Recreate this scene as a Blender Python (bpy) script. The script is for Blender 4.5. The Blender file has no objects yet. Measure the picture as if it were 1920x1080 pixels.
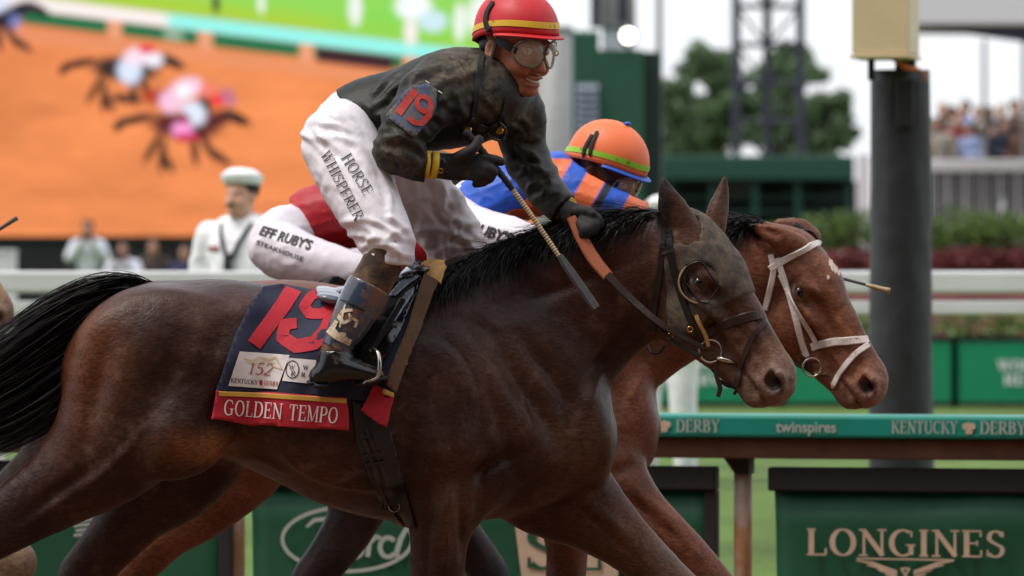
import bpy, bmesh, math, random
import numpy as np
from mathutils import Vector, Matrix
from mathutils.bvhtree import BVHTree

random.seed(7); RNG = np.random.default_rng(11)
SC = bpy.context.scene
COL = SC.collection
R = math.radians

# ------------------------------------------------------------------ camera
CH = 1.55                      # camera height (m)
LENS = 200.0
F = 1920 * LENS / 36.0         # focal length in photograph pixels
cam_d = bpy.data.cameras.new('camera'); cam = bpy.data.objects.new('camera', cam_d); COL.objects.link(cam)
cam.location = (0, 0, CH); cam.rotation_euler = (R(90), 0, 0)
cam_d.lens = LENS; cam_d.sensor_width = 36.0; cam_d.clip_start = 0.5; cam_d.clip_end = 3000
cam_d.dof.use_dof = True; cam_d.dof.focus_distance = 16.45; cam_d.dof.aperture_fstop = 4.8
SC.camera = cam

# ------------------------------------------------------------------ sky and sun (bright overcast afternoon)
SUN_EL, SUN_AZ = R(62), R(-70)           # azimuth measured from -Y (towards the camera side), negative = from the left
world = bpy.data.worlds.new('World'); SC.world = world; world.use_nodes = True
wn = world.node_tree.nodes; wl = world.node_tree.links
for n in list(wn): wn.remove(n)
w_out = wn.new('ShaderNodeOutputWorld'); w_bg = wn.new('ShaderNodeBackground')
sky = wn.new('ShaderNodeTexSky'); sky.sky_type = 'NISHITA'; sky.sun_disc = False
sky.sun_elevation = SUN_EL; sky.air_density = 1.0; sky.dust_density = 3.0; sky.ozone_density = 1.0
w_mix = wn.new('ShaderNodeMix'); w_mix.data_type = 'RGBA'; w_mix.inputs[0].default_value = 0.72
w_mix.inputs[7].default_value = (12.0, 12.3, 12.9, 1)      # even cloud deck
wl.new(sky.outputs[0], w_mix.inputs[6]); wl.new(w_mix.outputs[2], w_bg.inputs[0])
w_bg.inputs[1].default_value = 0.098
wl.new(w_bg.outputs[0], w_out.inputs[0])

sun_d = bpy.data.lights.new('sun', 'SUN'); sun = bpy.data.objects.new('sun', sun_d); COL.objects.link(sun)
sun_d.energy = 2.0; sun_d.angle = R(14); sun_d.color = (1.0, 0.94, 0.86)
sdir = Vector((math.sin(SUN_AZ) * math.cos(SUN_EL), -math.cos(SUN_AZ) * math.cos(SUN_EL), math.sin(SUN_EL)))   # towards the sun
sun.rotation_euler = (-sdir).to_track_quat('-Z', 'Y').to_euler()
sun.location = sdir * 40
sky.sun_rotation = math.atan2(sdir.x, sdir.y)
SC.view_settings.view_transform = 'Standard'; SC.view_settings.look = 'None'
SC.view_settings.exposure = 0.16; SC.view_settings.gamma = 1.0
try: SC.view_settings.use_curve_mapping = False
except Exception: pass
SC.render.engine = 'CYCLES'
SC.cycles.max_bounces = 4; SC.cycles.diffuse_bounces = 3; SC.cycles.glossy_bounces = 2; SC.cycles.transmission_bounces = 2; SC.cycles.transparent_max_bounces = 6
SC.cycles.use_denoising = True

# ------------------------------------------------------------------ helpers
def lin(r, g, b):
    f = lambda c: (c / 255 / 12.92) if c / 255 <= 0.04045 else ((c / 255 + 0.055) / 1.055) ** 2.4
    return (f(r), f(g), f(b))

class Pl:
    """a vertical plane at depth D: measures in photograph pixels become metres at that depth; w = pixels towards the camera"""
    def __init__(s, D): s.D = D; s.k = D / F
    def p(s, px, py, w=0): return np.array([(px - 960) * s.k, s.D - w * s.k, CH - (py - 540) * s.k])

def empty(name, loc, label=None, cat=None, group=None, kind=None):
    o = bpy.data.objects.new(name, None); COL.objects.link(o); o.location = Vector(loc)
    o.empty_display_size = 0.1
    return tag(o, label, cat, group, kind)
def tag(o, label=None, cat=None, group=None, kind=None):
    if label: o['label'] = label
    if cat: o['category'] = cat
    if group: o['group'] = group
    if kind: o['kind'] = kind
    return o
def finish(o, mat=None, parent=None, smooth=True):
    if mat is not None and hasattr(o.data, 'materials'): o.data.materials.append(mat)
    if parent is not None:
        o.parent = parent
        loc = Vector((0, 0, 0)); q = parent
        while q is not None: loc += q.location; q = q.parent
        o.location = -loc
    if smooth and o.type == 'MESH' and len(o.data.polygons):
        o.data.polygons.foreach_set('use_smooth', np.ones(len(o.data.polygons), dtype=bool))
    return o
def mesh_np(name, v, faces, mat=None, parent=None, smooth=True, col=None):
    """v (n,3) world coordinates; faces (m,4)/(m,3) array or list of lists"""
    me = bpy.data.meshes.new(name)
    if isinstance(faces, np.ndarray):
        n, k = faces.shape
        me.vertices.add(len(v)); me.vertices.foreach_set('co', np.asarray(v, np.float32).ravel())
        me.loops.add(n * k); me.loops.foreach_set('vertex_index', faces.astype(np.int32).ravel())
        me.polygons.add(n); me.polygons.foreach_set('loop_start', np.arange(0, n * k, k, dtype=np.int32))
        me.polygons.foreach_set('loop_total', np.full(n, k, np.int32))
        me.update(calc_edges=True); me.validate()
    else:
        me.from_pydata([tuple(map(float, p)) for p in v], [], [tuple(map(int, q)) for q in faces]); me.update()
    if col is not None:
        a = me.color_attributes.new('Col', 'FLOAT_COLOR', 'POINT')
        c = np.ones((len(me.vertices), 4), np.float32); c[:, :3] = col
        a.data.foreach_set('color', c.ravel())
    o = bpy.data.objects.new(name, me); COL.objects.link(o)
    return finish(o, mat, parent, smooth)

class MB:
    """collects simple shapes into one mesh"""
    def __init__(s): s.v = []; s.f = []
    def add(s, v, f):
        n = len(s.v); s.v += [tuple(map(float, q)) for q in v]; s.f += [tuple(int(i) + n for i in q) for q in f]; return s
    def box(s, x0, x1, y0, y1, z0, z1, rz=0, c=None):
        v = [(x, y, z) for z in (z0, z1) for y in (y0, y1) for x in (x0, x1)]
        if rz:
            cx, cy = c if c else ((x0 + x1) / 2, (y0 + y1) / 2)
            ca, sa = math.cos(rz), math.sin(rz)
            v = [((x - cx) * ca - (y - cy) * sa + cx, (x - cx) * sa + (y - cy) * ca + cy, z) for x, y, z in v]
        return s.add(v, [(0, 2, 3, 1), (4, 5, 7, 6), (0, 1, 5, 4), (1, 3, 7, 5), (3, 2, 6, 7), (2, 0, 4, 6)])
    def tube(s, pts, rad, n=10, cap=True, flat=None):
        v, f = tube(pts, rad, n, cap, flat); return s.add(v, f)
    def build(s, name, mat=None, parent=None, smooth=False, bevel=0):
        o = mesh_np(name, s.v, s.f, mat, parent, smooth)
        if bevel:
            m = o.modifiers.new('bevel', 'BEVEL'); m.width = bevel; m.segments = 2; m.limit_method = 'ANGLE'
        return o

def tube(pts, rad, n=10, cap=True, flat=None):
    """swept tube; flat=(axis vector, ratio) squeezes the section along an axis"""
    P = [np.array(p, float) for p in pts]
    if not hasattr(rad, '__len__'): rad = [rad] * len(P)
    v = []; f = []; up = None
    for i, p in enumerate(P):
        t = P[min(i + 1, len(P) - 1)] - P[max(i - 1, 0)]; t /= (np.linalg.norm(t) + 1e-9)
        if up is None:
            up = np.array([0, 0, 1.0]) if abs(t[2]) < 0.9 else np.array([0, 1.0, 0])
        a = np.cross(t, up); a /= (np.linalg.norm(a) + 1e-9); b = np.cross(a, t); up = b
        for k in range(n):
            th = 2 * math.pi * k / n
            q = rad[i] * (math.cos(th) * a + math.sin(th) * b)
            if flat is not None:
                ax = np.array(flat[0], float); ax /= np.linalg.norm(ax); q = q - ax * np.dot(q, ax) * (1 - flat[1])
            v.append(p + q)
    for i in range(len(P) - 1):
        for k in range(n):
            f.append((i * n + k, i * n + (k + 1) % n, (i + 1) * n + (k + 1) % n, (i + 1) * n + k))
    if cap:
        f.append(tuple(range(n - 1, -1, -1))); f.append(tuple((len(P) - 1) * n + k for k in range(n)))
    return v, f

def ball(c, r, n=16, m=10, sc=(1, 1, 1)):
    v = []; f = []
    for j in range(m + 1):
        ph = math.pi * j / m
        for i in range(n):
            th = 2 * math.pi * i / n
            v.append((c[0] + r * sc[0] * math.sin(ph) * math.cos(th), c[1] + r * sc[1] * math.sin(ph) * math.sin(th), c[2] + r * sc[2] * math.cos(ph)))
    for j in range(m):
        for i in range(n): f.append((j * n + i, j * n + (i + 1) % n, (j + 1) * n + (i + 1) % n, (j + 1) * n + i))
    return v, f

def spline(pts, n=6):
    """Catmull-Rom through rows of pts"""
    P = np.array(pts, float)
    if len(P) < 3:
        t = np.linspace(0, 1, n + 1)[:, None]; return P[0] * (1 - t) + P[-1] * t
    Q = np.vstack([2 * P[0] - P[1], P, 2 * P[-1] - P[-2]]); out = []
    for i in range(1, len(Q) - 2):
        p0, p1, p2, p3 = Q[i - 1], Q[i], Q[i + 1], Q[i + 2]
        for t in np.linspace(0, 1, n, endpoint=False):
            out.append(0.5 * ((2 * p1) + (-p0 + p2) * t + (2 * p0 - 5 * p1 + 4 * p2 - p3) * t * t + (-p0 + 3 * p1 - 3 * p2 + p3) * t ** 3))
    out.append(P[-1]); return np.array(out)

# value noise for relief
_LAT = RNG.random((32, 32, 32)).astype(np.float32)
def vnoise(p):
    p = np.asarray(p); i = np.floor(p).astype(int); t = p - i; t = t * t * (3 - 2 * t)
    r = 0
    for dx in (0, 1):
        for dy in (0, 1):
            for dz in (0, 1):
                wgt = (t[:, 0] if dx else 1 - t[:, 0]) * (t[:, 1] if dy else 1 - t[:, 1]) * (t[:, 2] if dz else 1 - t[:, 2])
                r = r + wgt * _LAT[(i[:, 0] + dx) % 32, (i[:, 1] + dy) % 32, (i[:, 2] + dz) % 32]
    return r

# ---------------- signed distance modelling: bodies grow as one smooth surface
def axis_grid(lo, hi, step, fine=()):
    """grid coordinates with finer steps inside the given (lo, hi, step) intervals"""
    xs = [lo]
    while xs[-1] < hi:
        st = step
        for a, b, s2 in fine:
            if a <= xs[-1] <= b: st = min(st, s2)
        xs.append(xs[-1] + st)
    return np.array(xs, np.float32)

class Field:
    def __init__(s, xs, ys, zs):
        s.xs, s.ys, s.zs = xs, ys, zs; s.f = np.full((len(xs), len(ys), len(zs)), 0.5, np.float32)
    def sl(s, lo, hi):
        out = []
        for a, l, h in zip((s.xs, s.ys, s.zs), lo, hi):
            i0 = max(0, np.searchsorted(a, l) - 1); i1 = min(len(a), np.searchsorted(a, h) + 1)
            if i1 - i0 < 1: return None
            out.append(slice(i0, i1))
        return tuple(out)
    def pts(s, q): return s.xs[q[0]][:, None, None], s.ys[q[1]][None, :, None], s.zs[q[2]][None, None, :]
    def merge(s, q, d, k):
        a = s.f[q]
        if k <= 0: s.f[q] = np.minimum(a, d); return
        h = np.maximum(k - np.abs(a - d), 0) / k
        s.f[q] = np.minimum(a, d) - h * h * k * 0.25
    def cut(s, q, d, k):
        a = s.f[q]; d = -d
        h = np.maximum(k - np.abs(a - d), 0) / k if k > 0 else 0
        s.f[q] = np.maximum(a, d) + (h * h * k * 0.25 if k > 0 else 0)
    def ell_d(s, q, c, r, M):
        X, Y, Z = s.pts(q); dx, dy, dz = X - c[0], Y - c[1], Z - c[2]
        if M is None: u, v, w = dx, dy, dz
        else:
            u = dx * M[0][0] + dy * M[1][0] + dz * M[2][0]
            v = dx * M[0][1] + dy * M[1][1] + dz * M[2][1]
            w = dx * M[0][2] + dy * M[1][2] + dz * M[2][2]
        k0 = np.sqrt((u / r[0]) ** 2 + (v / r[1]) ** 2 + (w / r[2]) ** 2)
        k1 = np.sqrt((u / r[0] ** 2) ** 2 + (v / r[1] ** 2) ** 2 + (w / r[2] ** 2) ** 2) + 1e-6
        return (k0 * (k0 - 1) / k1).astype(np.float32)
    def ell(s, c, r, M=None, k=0.02, cut=False):
        """ellipsoid; M columns are its own axes"""
        m = max(r) + k + 0.03; q = s.sl([a - m for a in c], [a + m for a in c])
        if q is None: return
        d = s.ell_d(q, c, r, M)
        (s.cut if cut else s.merge)(q, d, k)
    def chain(s, P, k=0.03, n=4, lat=(0, 1, 0), cut=False):
        """P rows: x, y, z, r in plane, r lateral"""
        Q = spline(P, n); m = float(np.max(Q[:, 3:5])) + k + 0.03
        q = s.sl(Q[:, :3].min(0) - m, Q[:, :3].max(0) + m)
        if q is None: return
        X, Y, Z = s.pts(q); best = None
        shp = (len(s.xs[q[0]]), len(s.ys[q[1]]), len(s.zs[q[2]]))
        best = np.full(shp, 0.5, np.float32)
        for a, b in zip(Q[:-1], Q[1:]):
            mm = max(a[3], a[4], b[3], b[4]) + k + 0.03
            q2 = s.sl(np.minimum(a[:3], b[:3]) - mm, np.maximum(a[:3], b[:3]) + mm)
            if q2 is None: continue
            qq = tuple(slice(max(u.start, o.start) - o.start, min(u.stop, o.stop) - o.start) for u, o in zip(q2, q))
            if any(u.stop <= u.start for u in qq): continue
            x = X[qq[0]]; y = Y[:, qq[1]]; z = Z[:, :, qq[2]]
            ab = b[:3] - a[:3]; L2 = float(ab @ ab) + 1e-9
            dx, dy, dz = x - a[0], y - a[1], z - a[2]
            t = np.clip((dx * ab[0] + dy * ab[1] + dz * ab[2]) / L2, 0, 1)
            ex, ey, ez = dx - t * ab[0], dy - t * ab[1], dz - t * ab[2]
            u = ab / math.sqrt(L2); l = np.array(lat, float) - u * np.dot(lat, u); l /= (np.linalg.norm(l) + 1e-9)
            dl = ex * l[0] + ey * l[1] + ez * l[2]
            di2 = np.maximum(ex * ex + ey * ey + ez * ez - dl * dl, 0)
            r1 = a[3] + t * (b[3] - a[3]); r2 = a[4] + t * (b[4] - a[4])
            k0 = np.sqrt(di2 / r1 ** 2 + dl * dl / r2 ** 2); k1 = np.sqrt(di2 / r1 ** 4 + dl * dl / r2 ** 4) + 1e-6
            best[qq] = np.minimum(best[qq], k0 * (k0 - 1) / k1)
        (s.cut if cut else s.merge)(q, best, k)
    def loft(s, st, k=0.03, yc=0.0, pw=2.0):
        """st rows: x, z top, z bottom, half width, (y centre)"""
        Q = spline(st, 8); o = np.argsort(Q[:, 0]); Q = Q[o]
        q = s.sl((Q[0, 0] - .05, yc - Q[:, 3].max() - .2, Q[:, 2].min() - .1), (Q[-1, 0] + .05, yc + Q[:, 3].max() + .2, Q[:, 1].max() + .1))
        X, Y, Z = s.pts(q); x = X[:, 0, 0]
        zt = np.interp(x, Q[:, 0], Q[:, 1]); zb = np.interp(x, Q[:, 0], Q[:, 2]); w = np.maximum(np.interp(x, Q[:, 0], Q[:, 3]), 0.004)
        h = np.maximum((zt - zb) / 2, 0.004)[:, None, None]; zc = ((zt + zb) / 2)[:, None, None]; w = w[:, None, None]
        out = np.maximum(np.maximum(Q[0, 0] - x, x - Q[-1, 0]), 0)[:, None, None]
        a = np.abs((Z - zc) / h); b = np.abs((Y - yc) / w)
        k0 = (a ** pw + b ** pw) ** (1 / pw); k1 = np.sqrt((a / h) ** 2 + (b / w) ** 2) / np.maximum(k0, 1e-4) + 1e-6
        d = (k0 - 1) / k1
        d = np.where(k0 < 0.3, -np.minimum(h, w) * (1 - k0), d)
        d = np.sqrt(np.maximum(d, 0) ** 2 + out ** 2) + np.minimum(d, 0) * (out <= 0)
        s.merge(q, d.astype(np.float32), k)
    def mesh(s, f=None):
        return nets(s.f if f is None else f, s.xs, s.ys, s.zs)

def nets(f, xs, ys, zs):
    """naive surface nets on a rectilinear grid"""
    S = f < 0
    cnt = np.zeros(tuple(n - 1 for n in f.shape), np.uint8)
    cs = [(i, j, k) for i in (0, 1) for j in (0, 1) for k in (0, 1)]
    n0, n1, n2 = cnt.shape
    for i, j, k in cs: cnt += S[i:i + n0, j:j + n1, k:k + n2]
    act = (cnt > 0) & (cnt < 8); idx = np.argwhere(act)
    vid = np.full(cnt.shape, -1, np.int32); vid[act] = np.arange(len(idx))
    acc = np.zeros((len(idx), 3)); num = np.zeros(len(idx))
    I, J, K = idx.T
    val = {c: f[I + c[0], J + c[1], K + c[2]] for c in cs}
    pos = {c: np.stack([xs[I + c[0]], ys[J + c[1]], zs[K + c[2]]], 1) for c in cs}
    for a in cs:
        for ax in range(3):
            if a[ax]: continue
            b = list(a); b[ax] = 1; b = tuple(b)
            m = (val[a] < 0) != (val[b] < 0)
            t = (val[a][m] / (val[a][m] - val[b][m]))[:, None]
            acc[m] += pos[a][m] * (1 - t) + pos[b][m] * t; num[m] += 1
    v = acc / num[:, None]
    quads = []
    for ax in range(3):
        lo = [slice(1, n - 1) for n in f.shape]; hi = list(lo)
        lo[ax] = slice(0, f.shape[ax] - 1); hi[ax] = slice(1, f.shape[ax])
        sa, sb = S[tuple(lo)], S[tuple(hi)]
        e = np.argwhere(sa != sb)
        if not len(e): continue
        off = np.ones(3, int); off[ax] = 0; e = e + off
        fl = S[e[:, 0], e[:, 1], e[:, 2]]
        b, c = [(1, 2), (2, 0), (0, 1)][ax]
        def cell(db, dc):
            g = e.copy(); g[:, b] += db; g[:, c] += dc; return vid[g[:, 0], g[:, 1], g[:, 2]]
        qd = np.stack([cell(-1, -1), cell(0, -1), cell(0, 0), cell(-1, 0)], 1)
        qd[~fl] = qd[~fl][:, ::-1]
        quads.append(qd)
    qd = np.vstack(quads); qd = qd[(qd >= 0).all(1)]
    return v, qd

def relax(v, q, it=2, lam=0.5):
    e = np.vstack([q[:, [0, 1]], q[:, [1, 2]], q[:, [2, 3]], q[:, [3, 0]]])
    for _ in range(it):
        acc = np.zeros_like(v); n = np.zeros(len(v))
        for a, b in ((0, 1), (1, 0)):
            for c in range(3): acc[:, c] += np.bincount(e[:, a], v[e[:, b], c], len(v))
            n += np.bincount(e[:, a], minlength=len(v))
        v = v + lam * (acc / np.maximum(n, 1)[:, None] - v)
    return v
def normals(v, q):
    n = np.cross(v[q[:, 2]] - v[q[:, 0]], v[q[:, 3]] - v[q[:, 1]]); out = np.zeros_like(v)
    for k in range(4):
        for c in range(3): out[:, c] += np.bincount(q[:, k], n[:, c], len(v))
    return out / (np.linalg.norm(out, axis=1)[:, None] + 1e-12)
def bvh_of(v, q): return BVHTree.FromPolygons([tuple(p) for p in v], [tuple(int(i) for i in p) for p in q])
def biggest(v, q):
    """keep the largest connected piece"""
    lab = np.arange(len(v))
    while True:
        m = lab[q].min(1); new = lab.copy()
        for k in range(4): np.minimum.at(new, q[:, k], m)
        new = new[new]
        if (new == lab).all(): break
        lab = new
    u, c = np.unique(lab, return_counts=True); keep = lab == u[c.argmax()]
    mp = np.cumsum(keep) - 1
    return v[keep], mp[q[keep[q].all(1)]]

def pieces(v, q):
    """connected pieces, largest first"""
    out = []
    while len(q):
        a, b = biggest(v, q); out.append((a, b))
        lab = set(map(tuple, np.round(a, 6))); keep = np.array([tuple(p) not in lab for p in np.round(v, 6)])
        mp = np.cumsum(keep) - 1; q = mp[q[keep[q].all(1)]]; v = v[keep]
        if len(out) > 6: break
    return [o for o in out if len(o[0]) > 200]
def project(bvh, p, off=0.004, d=(0, 1, 0), back=1.2):
    """drop a point on a surface along direction d; returns point and normal"""
    d = Vector(d); o = Vector(p) - d * back
    hit = bvh.ray_cast(o, d)
    if hit[0] is None:
        hit = bvh.find_nearest(Vector(p))
    n = hit[1]
    if n.dot(d) > 0: n = -n
    return np.array(hit[0] + n * off), np.array(n)

def strap(name, bvh, pl, pts, width, mat, parent, thick=0.004, off=0.001, n=8, smooth_it=3):
    """flat strap laid over a surface; pts in photograph pixels of plane pl"""
    Q = spline(pts, n); P = []; N = []
    for q in Q:
        p, nn = project(bvh, pl.p(q[0], q[1]), off); P.append(p); N.append(nn)
    P = np.array(P); N = np.array(N)
    for _ in range(smooth_it):
        P[1:-1] = P[1:-1] * .5 + (P[:-2] + P[2:]) * .25; N[1:-1] = N[1:-1] * .5 + (N[:-2] + N[2:]) * .25
    return ribbon(name, P, N, width, mat, parent, thick)
def ribbon(name, P, N, width, mat, parent, thick=0.004):
    P = np.array(P); N = np.array(N); v = []; f = []
    if not hasattr(width, '__len__'): width = np.full(len(P), width)
    for i in range(len(P)):
        t = P[min(i + 1, len(P) - 1)] - P[max(i - 1, 0)]; t /= np.linalg.norm(t) + 1e-9
        n = N[i] - t * (N[i] @ t); n /= np.linalg.norm(n) + 1e-9; s = np.cross(t, n); w = width[i] / 2
        v += [P[i] - s * w, P[i] - s * w * .8 + n * thick, P[i] + s * w * .8 + n * thick, P[i] + s * w]
    for i in range(len(P) - 1):
        a = i * 4
        for k in range(4): f.append((a + k, a + (k + 1) % 4, a + 4 + (k + 1) % 4, a + 4 + k))
    f.append((0, 1, 2, 3)); e = (len(P) - 1) * 4; f.append((e + 3, e + 2, e + 1, e))
    f = [q[::-1] for q in f]
    return mesh_np(name, v, f, mat, parent, False)

def drape(name, bvh, pl, poly, mat, parent, off=0.006, step=8, thick=0.003, wrinkle=0.0, colf=None, ease=4):
    """cloth sheet laid over a body: poly in photograph pixels (outline), clipped grid dropped on the surface"""
    bm = bmesh.new()
    poly = np.array(poly, float); lo = poly.min(0); hi = poly.max(0)
    vs = [bm.verts.new((p[0], 0, -p[1])) for p in poly]; bm.faces.new(vs)
    for ax, a, b in ((0, lo[0], hi[0]), (2, -hi[1], -lo[1])):
        c = a + step
        while c < b:
            no = [0, 0, 0]; no[ax] = 1; co = [0, 0, 0]; co[ax] = c
            bmesh.ops.bisect_plane(bm, geom=bm.verts[:] + bm.edges[:] + bm.faces[:], plane_co=co, plane_no=no)
            c += step
    bmesh.ops.triangulate(bm, faces=[f for f in bm.faces if len(f.verts) > 4])
    bm.verts.index_update()
    uv = np.array([(v.co.x, -v.co.z) for v in bm.verts]); P = np.zeros((len(uv), 3))
    for i, (a, b) in enumerate(uv): P[i] = project(bvh, pl.p(a, b), off)[0]
    # even out the drop so that cloth bridges hollows
    nb = [[e.other_vert(v).index for e in v.link_edges] for v in bm.verts]
    for _ in range(ease):
        P[:, 1] = [min(P[i, 1], 0.3 * P[i, 1] + 0.7 * np.mean(P[nb[i], 1])) if nb[i] else P[i, 1] for i in range(len(P))]
    if wrinkle:
        P[:, 1] -= wrinkle * np.clip(vnoise(np.stack([uv[:, 0] / 38 + uv[:, 1] / 160, uv[:, 1] / 120, uv[:, 0] * 0], 1)) - .35, 0, 1) * 2
    fs = [[v.index for v in f.verts] for f in bm.faces]; bm.free()
    o = mesh_np(name, P, fs, mat, parent, True)
    # make the outside face the camera, then give it thickness inwards
    me = o.data
    if sum(p.normal.y * p.area for p in me.polygons) > 0: me.flip_normals()
    if thick:
        m = o.modifiers.new('thick', 'SOLIDIFY'); m.thickness = thick; m.offset = -1
    return o

# ---------------- lettering: a small serif alphabet drawn as strokes, and the built-in sans
def _arc(cx, cy, rx, ry, a0, a1, n=14):
    return [(cx + rx * math.cos(R(a0 + (a1 - a0) * i / n)), cy + ry * math.sin(R(a0 + (a1 - a0) * i / n))) for i in range(n + 1)]
TH, TN = 0.15, 0.055
def _w(path, thick=TH, thin=TN):
    """pen widths: thick on upright, thin on level parts"""
    out = []
    for i in range(len(path)):
        a = path[max(i - 1, 0)]; b = path[min(i + 1, len(path) - 1)]
        dx, dy = b[0] - a[0], b[1] - a[1]; L = math.hypot(dx, dy) + 1e-9
        out.append(thin + (thick - thin) * abs(dy / L) ** 1.5)
    return out
def _glyphs():
    G = {}
    V = lambda x, y0=0, y1=1, t=TH: ([(x, y0), (x, y1)], [t, t])
    Hh = lambda x0, x1, y, t=TN: ([(x0, y), (x1, y)], [t, t])
    sf = lambda x, y: Hh(x - .14, x + .14, y + (.025 if y < .5 else -.025), .05)
    st = lambda p, t=TH, n=TN: (p, _w(p, t, n))
    dg = lambda x0, y0, x1, y1, t: ([(x0, y0), (x1, y1)], [t, t])
    G['L'] = (.66, [V(.16), sf(.16, 1), Hh(.02, .62, .027), V(.61, .03, .26, .05)])
    G['O'] = (.86, [st(_arc(.43, .5, .33, .48, 90, 270)), st(_arc(.43, .5, .33, .48, -90, 90))])
    G['N'] = (.86, [V(.16, 0, 1, .07), V(.72, 0, 1, .07), dg(.14, .98, .74, .02, .14), sf(.14, 0), sf(.72, 1), Hh(.0, .2, .975, .05)])
    G['G'] = (.86, [st(_arc(.45, .5, .35, .48, 55, 300)), V(.70, .06, .42, .13), Hh(.54, .84, .42, .05), V(.71, .72, .95, .05)])
    G['I'] = (.36, [V(.18), sf(.18, 0), sf(.18, 1)])
    G['E'] = (.68, [V(.16), Hh(.02, .62, .027), Hh(.02, .6, .973), Hh(.2, .48, .52), V(.61, .03, .26, .05), V(.59, .76, .97, .05), V(.48, .42, .62, .05)])
    G['S'] = (.62, [st([(.50, .80)] + _arc(.31, .74, .20, .235, 30, 200, 10) + [(.2, .58), (.38, .46)] + _arc(.30, .26, .22, .235, 40, -150, 12), .13, .06), V(.53, .74, .97, .05), V(.07, .03, .28, .05)])
    G['D'] = (.84, [V(.16), Hh(.02, .4, .027), Hh(.02, .4, .973), st(_arc(.38, .5, .37, .475, -90, 90))])
    G['T'] = (.74, [V(.37), sf(.37, 0), Hh(.05, .69, .973), V(.06, .74, .97, .05), V(.68, .74, .97, .05)])
    G['M'] = (1.0, [V(.14, 0, 1, .07), V(.84, 0, 1, .14), dg(.14, .98, .48, .04, .13), dg(.48, .04, .83, .98, .06), sf(.14, 0), sf(.84, 0), Hh(.0, .2, .975, .05), Hh(.8, .98, .975, .05)])
    G['P'] = (.68, [V(.16), sf(.16, 0), Hh(.02, .36, .973), Hh(.2, .36, .47), st(_arc(.35, .72, .25, .25, -90, 90, 10))])
    G['K'] = (.82, [V(.16), sf(.16, 0), sf(.16, 1), dg(.22, .42, .66, .97, .06), dg(.34, .58, .72, .03, .13), sf(.70, 0), sf(.66, 1)])
    G['U'] = (.82, [V(.16, .3, 1), V(.68, .3, 1, .07), st(_arc(.42, .31, .26, .29, 180, 360, 10), .12, .07), sf(.16, 1), sf(.68, 1)])
    G['C'] = (.78, [st(_arc(.44, .5, .35, .48, 52, 308)), V(.70, .70, .95, .05)])
    G['Y'] = (.78, [V(.39, 0, .48), dg(.12, .97, .40, .45, .13), dg(.39, .45, .66, .97, .06), sf(.39, 0), sf(.12, 1), sf(.66, 1)])
    G['R'] = (.78, [V(.16), sf(.16, 0), Hh(.02, .36, .973), Hh(.2, .36, .49), st(_arc(.35, .735, .24, .24, -90, 90, 10)), dg(.36, .49, .68, .03, .13), Hh(.6, .8, .027, .05)])
    G['B'] = (.72, [V(.16), Hh(.02, .36, .027), Hh(.02, .34, .973), Hh(.2, .36, .52), st(_arc(.33, .745, .22, .225, -90, 90, 10)), st(_arc(.35, .27, .26, .245, -90, 90, 10))])
    G['H'] = (.86, [V(.16), V(.70), Hh(.2, .66, .51), sf(.16, 0), sf(.16, 1), sf(.70, 0), sf(.70, 1)])
    G['W'] = (1.12, [dg(.12, .98, .36, .02, .13), dg(.36, .02, .56, .8, .06), dg(.54, .98, .78, .02, .13), dg(.78, .02, 1.0, .98, .06), sf(.12, 1), sf(.54, 1), sf(1.0, 1)])
    G['F'] = (.64, [V(.16), sf(.16, 0), Hh(.02, .6, .973), Hh(.2, .46, .5), V(.58, .74, .97, .05), V(.46, .4, .6, .05)])
    G['A'] = (.82, [dg(.10, .02, .40, .98, .06), dg(.38, .98, .68, .02, .14), Hh(.22, .58, .34), sf(.10, 0), sf(.70, 0)])
    G['V'] = (.80, [dg(.10, .98, .40, .02, .14), dg(.38, .02, .68, .98, .06), sf(.10, 1), sf(.68, 1)])
    G["'"] = (.22, [V(.1, .74, 1, .09)])
    G['1'] = (.46, [V(.24, 0, .98, .12), sf(.24, 0), dg(.1, .8, .24, .97, .06)])
    G['5'] = (.60, [Hh(.16, .52, .955, .09), dg(.17, .97, .13, .55, .06), st([(.13, .55)] + _arc(.27, .31, .25, .30, 110, -140, 14), .13, .07)])
    G['2'] = (.60, [st(_arc(.29, .72, .21, .26, 165, -30, 10) + [(.36, .38), (.08, .05)], .12, .06), Hh(.06, .54, .04, .09)])
    G[' '] = (.42, [])
    return G
GLY = _glyphs()
def text_strokes(txt, track=0.06):
    """list of (polyline, widths) in cap-height units, total width"""
    x = 0; out = []
    for ch in txt:
        w, ss = GLY[ch]
        for p, ww in ss: out.append(([(a + x, b) for a, b in p], ww))
        x += w + track
    return out, x - track
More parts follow.
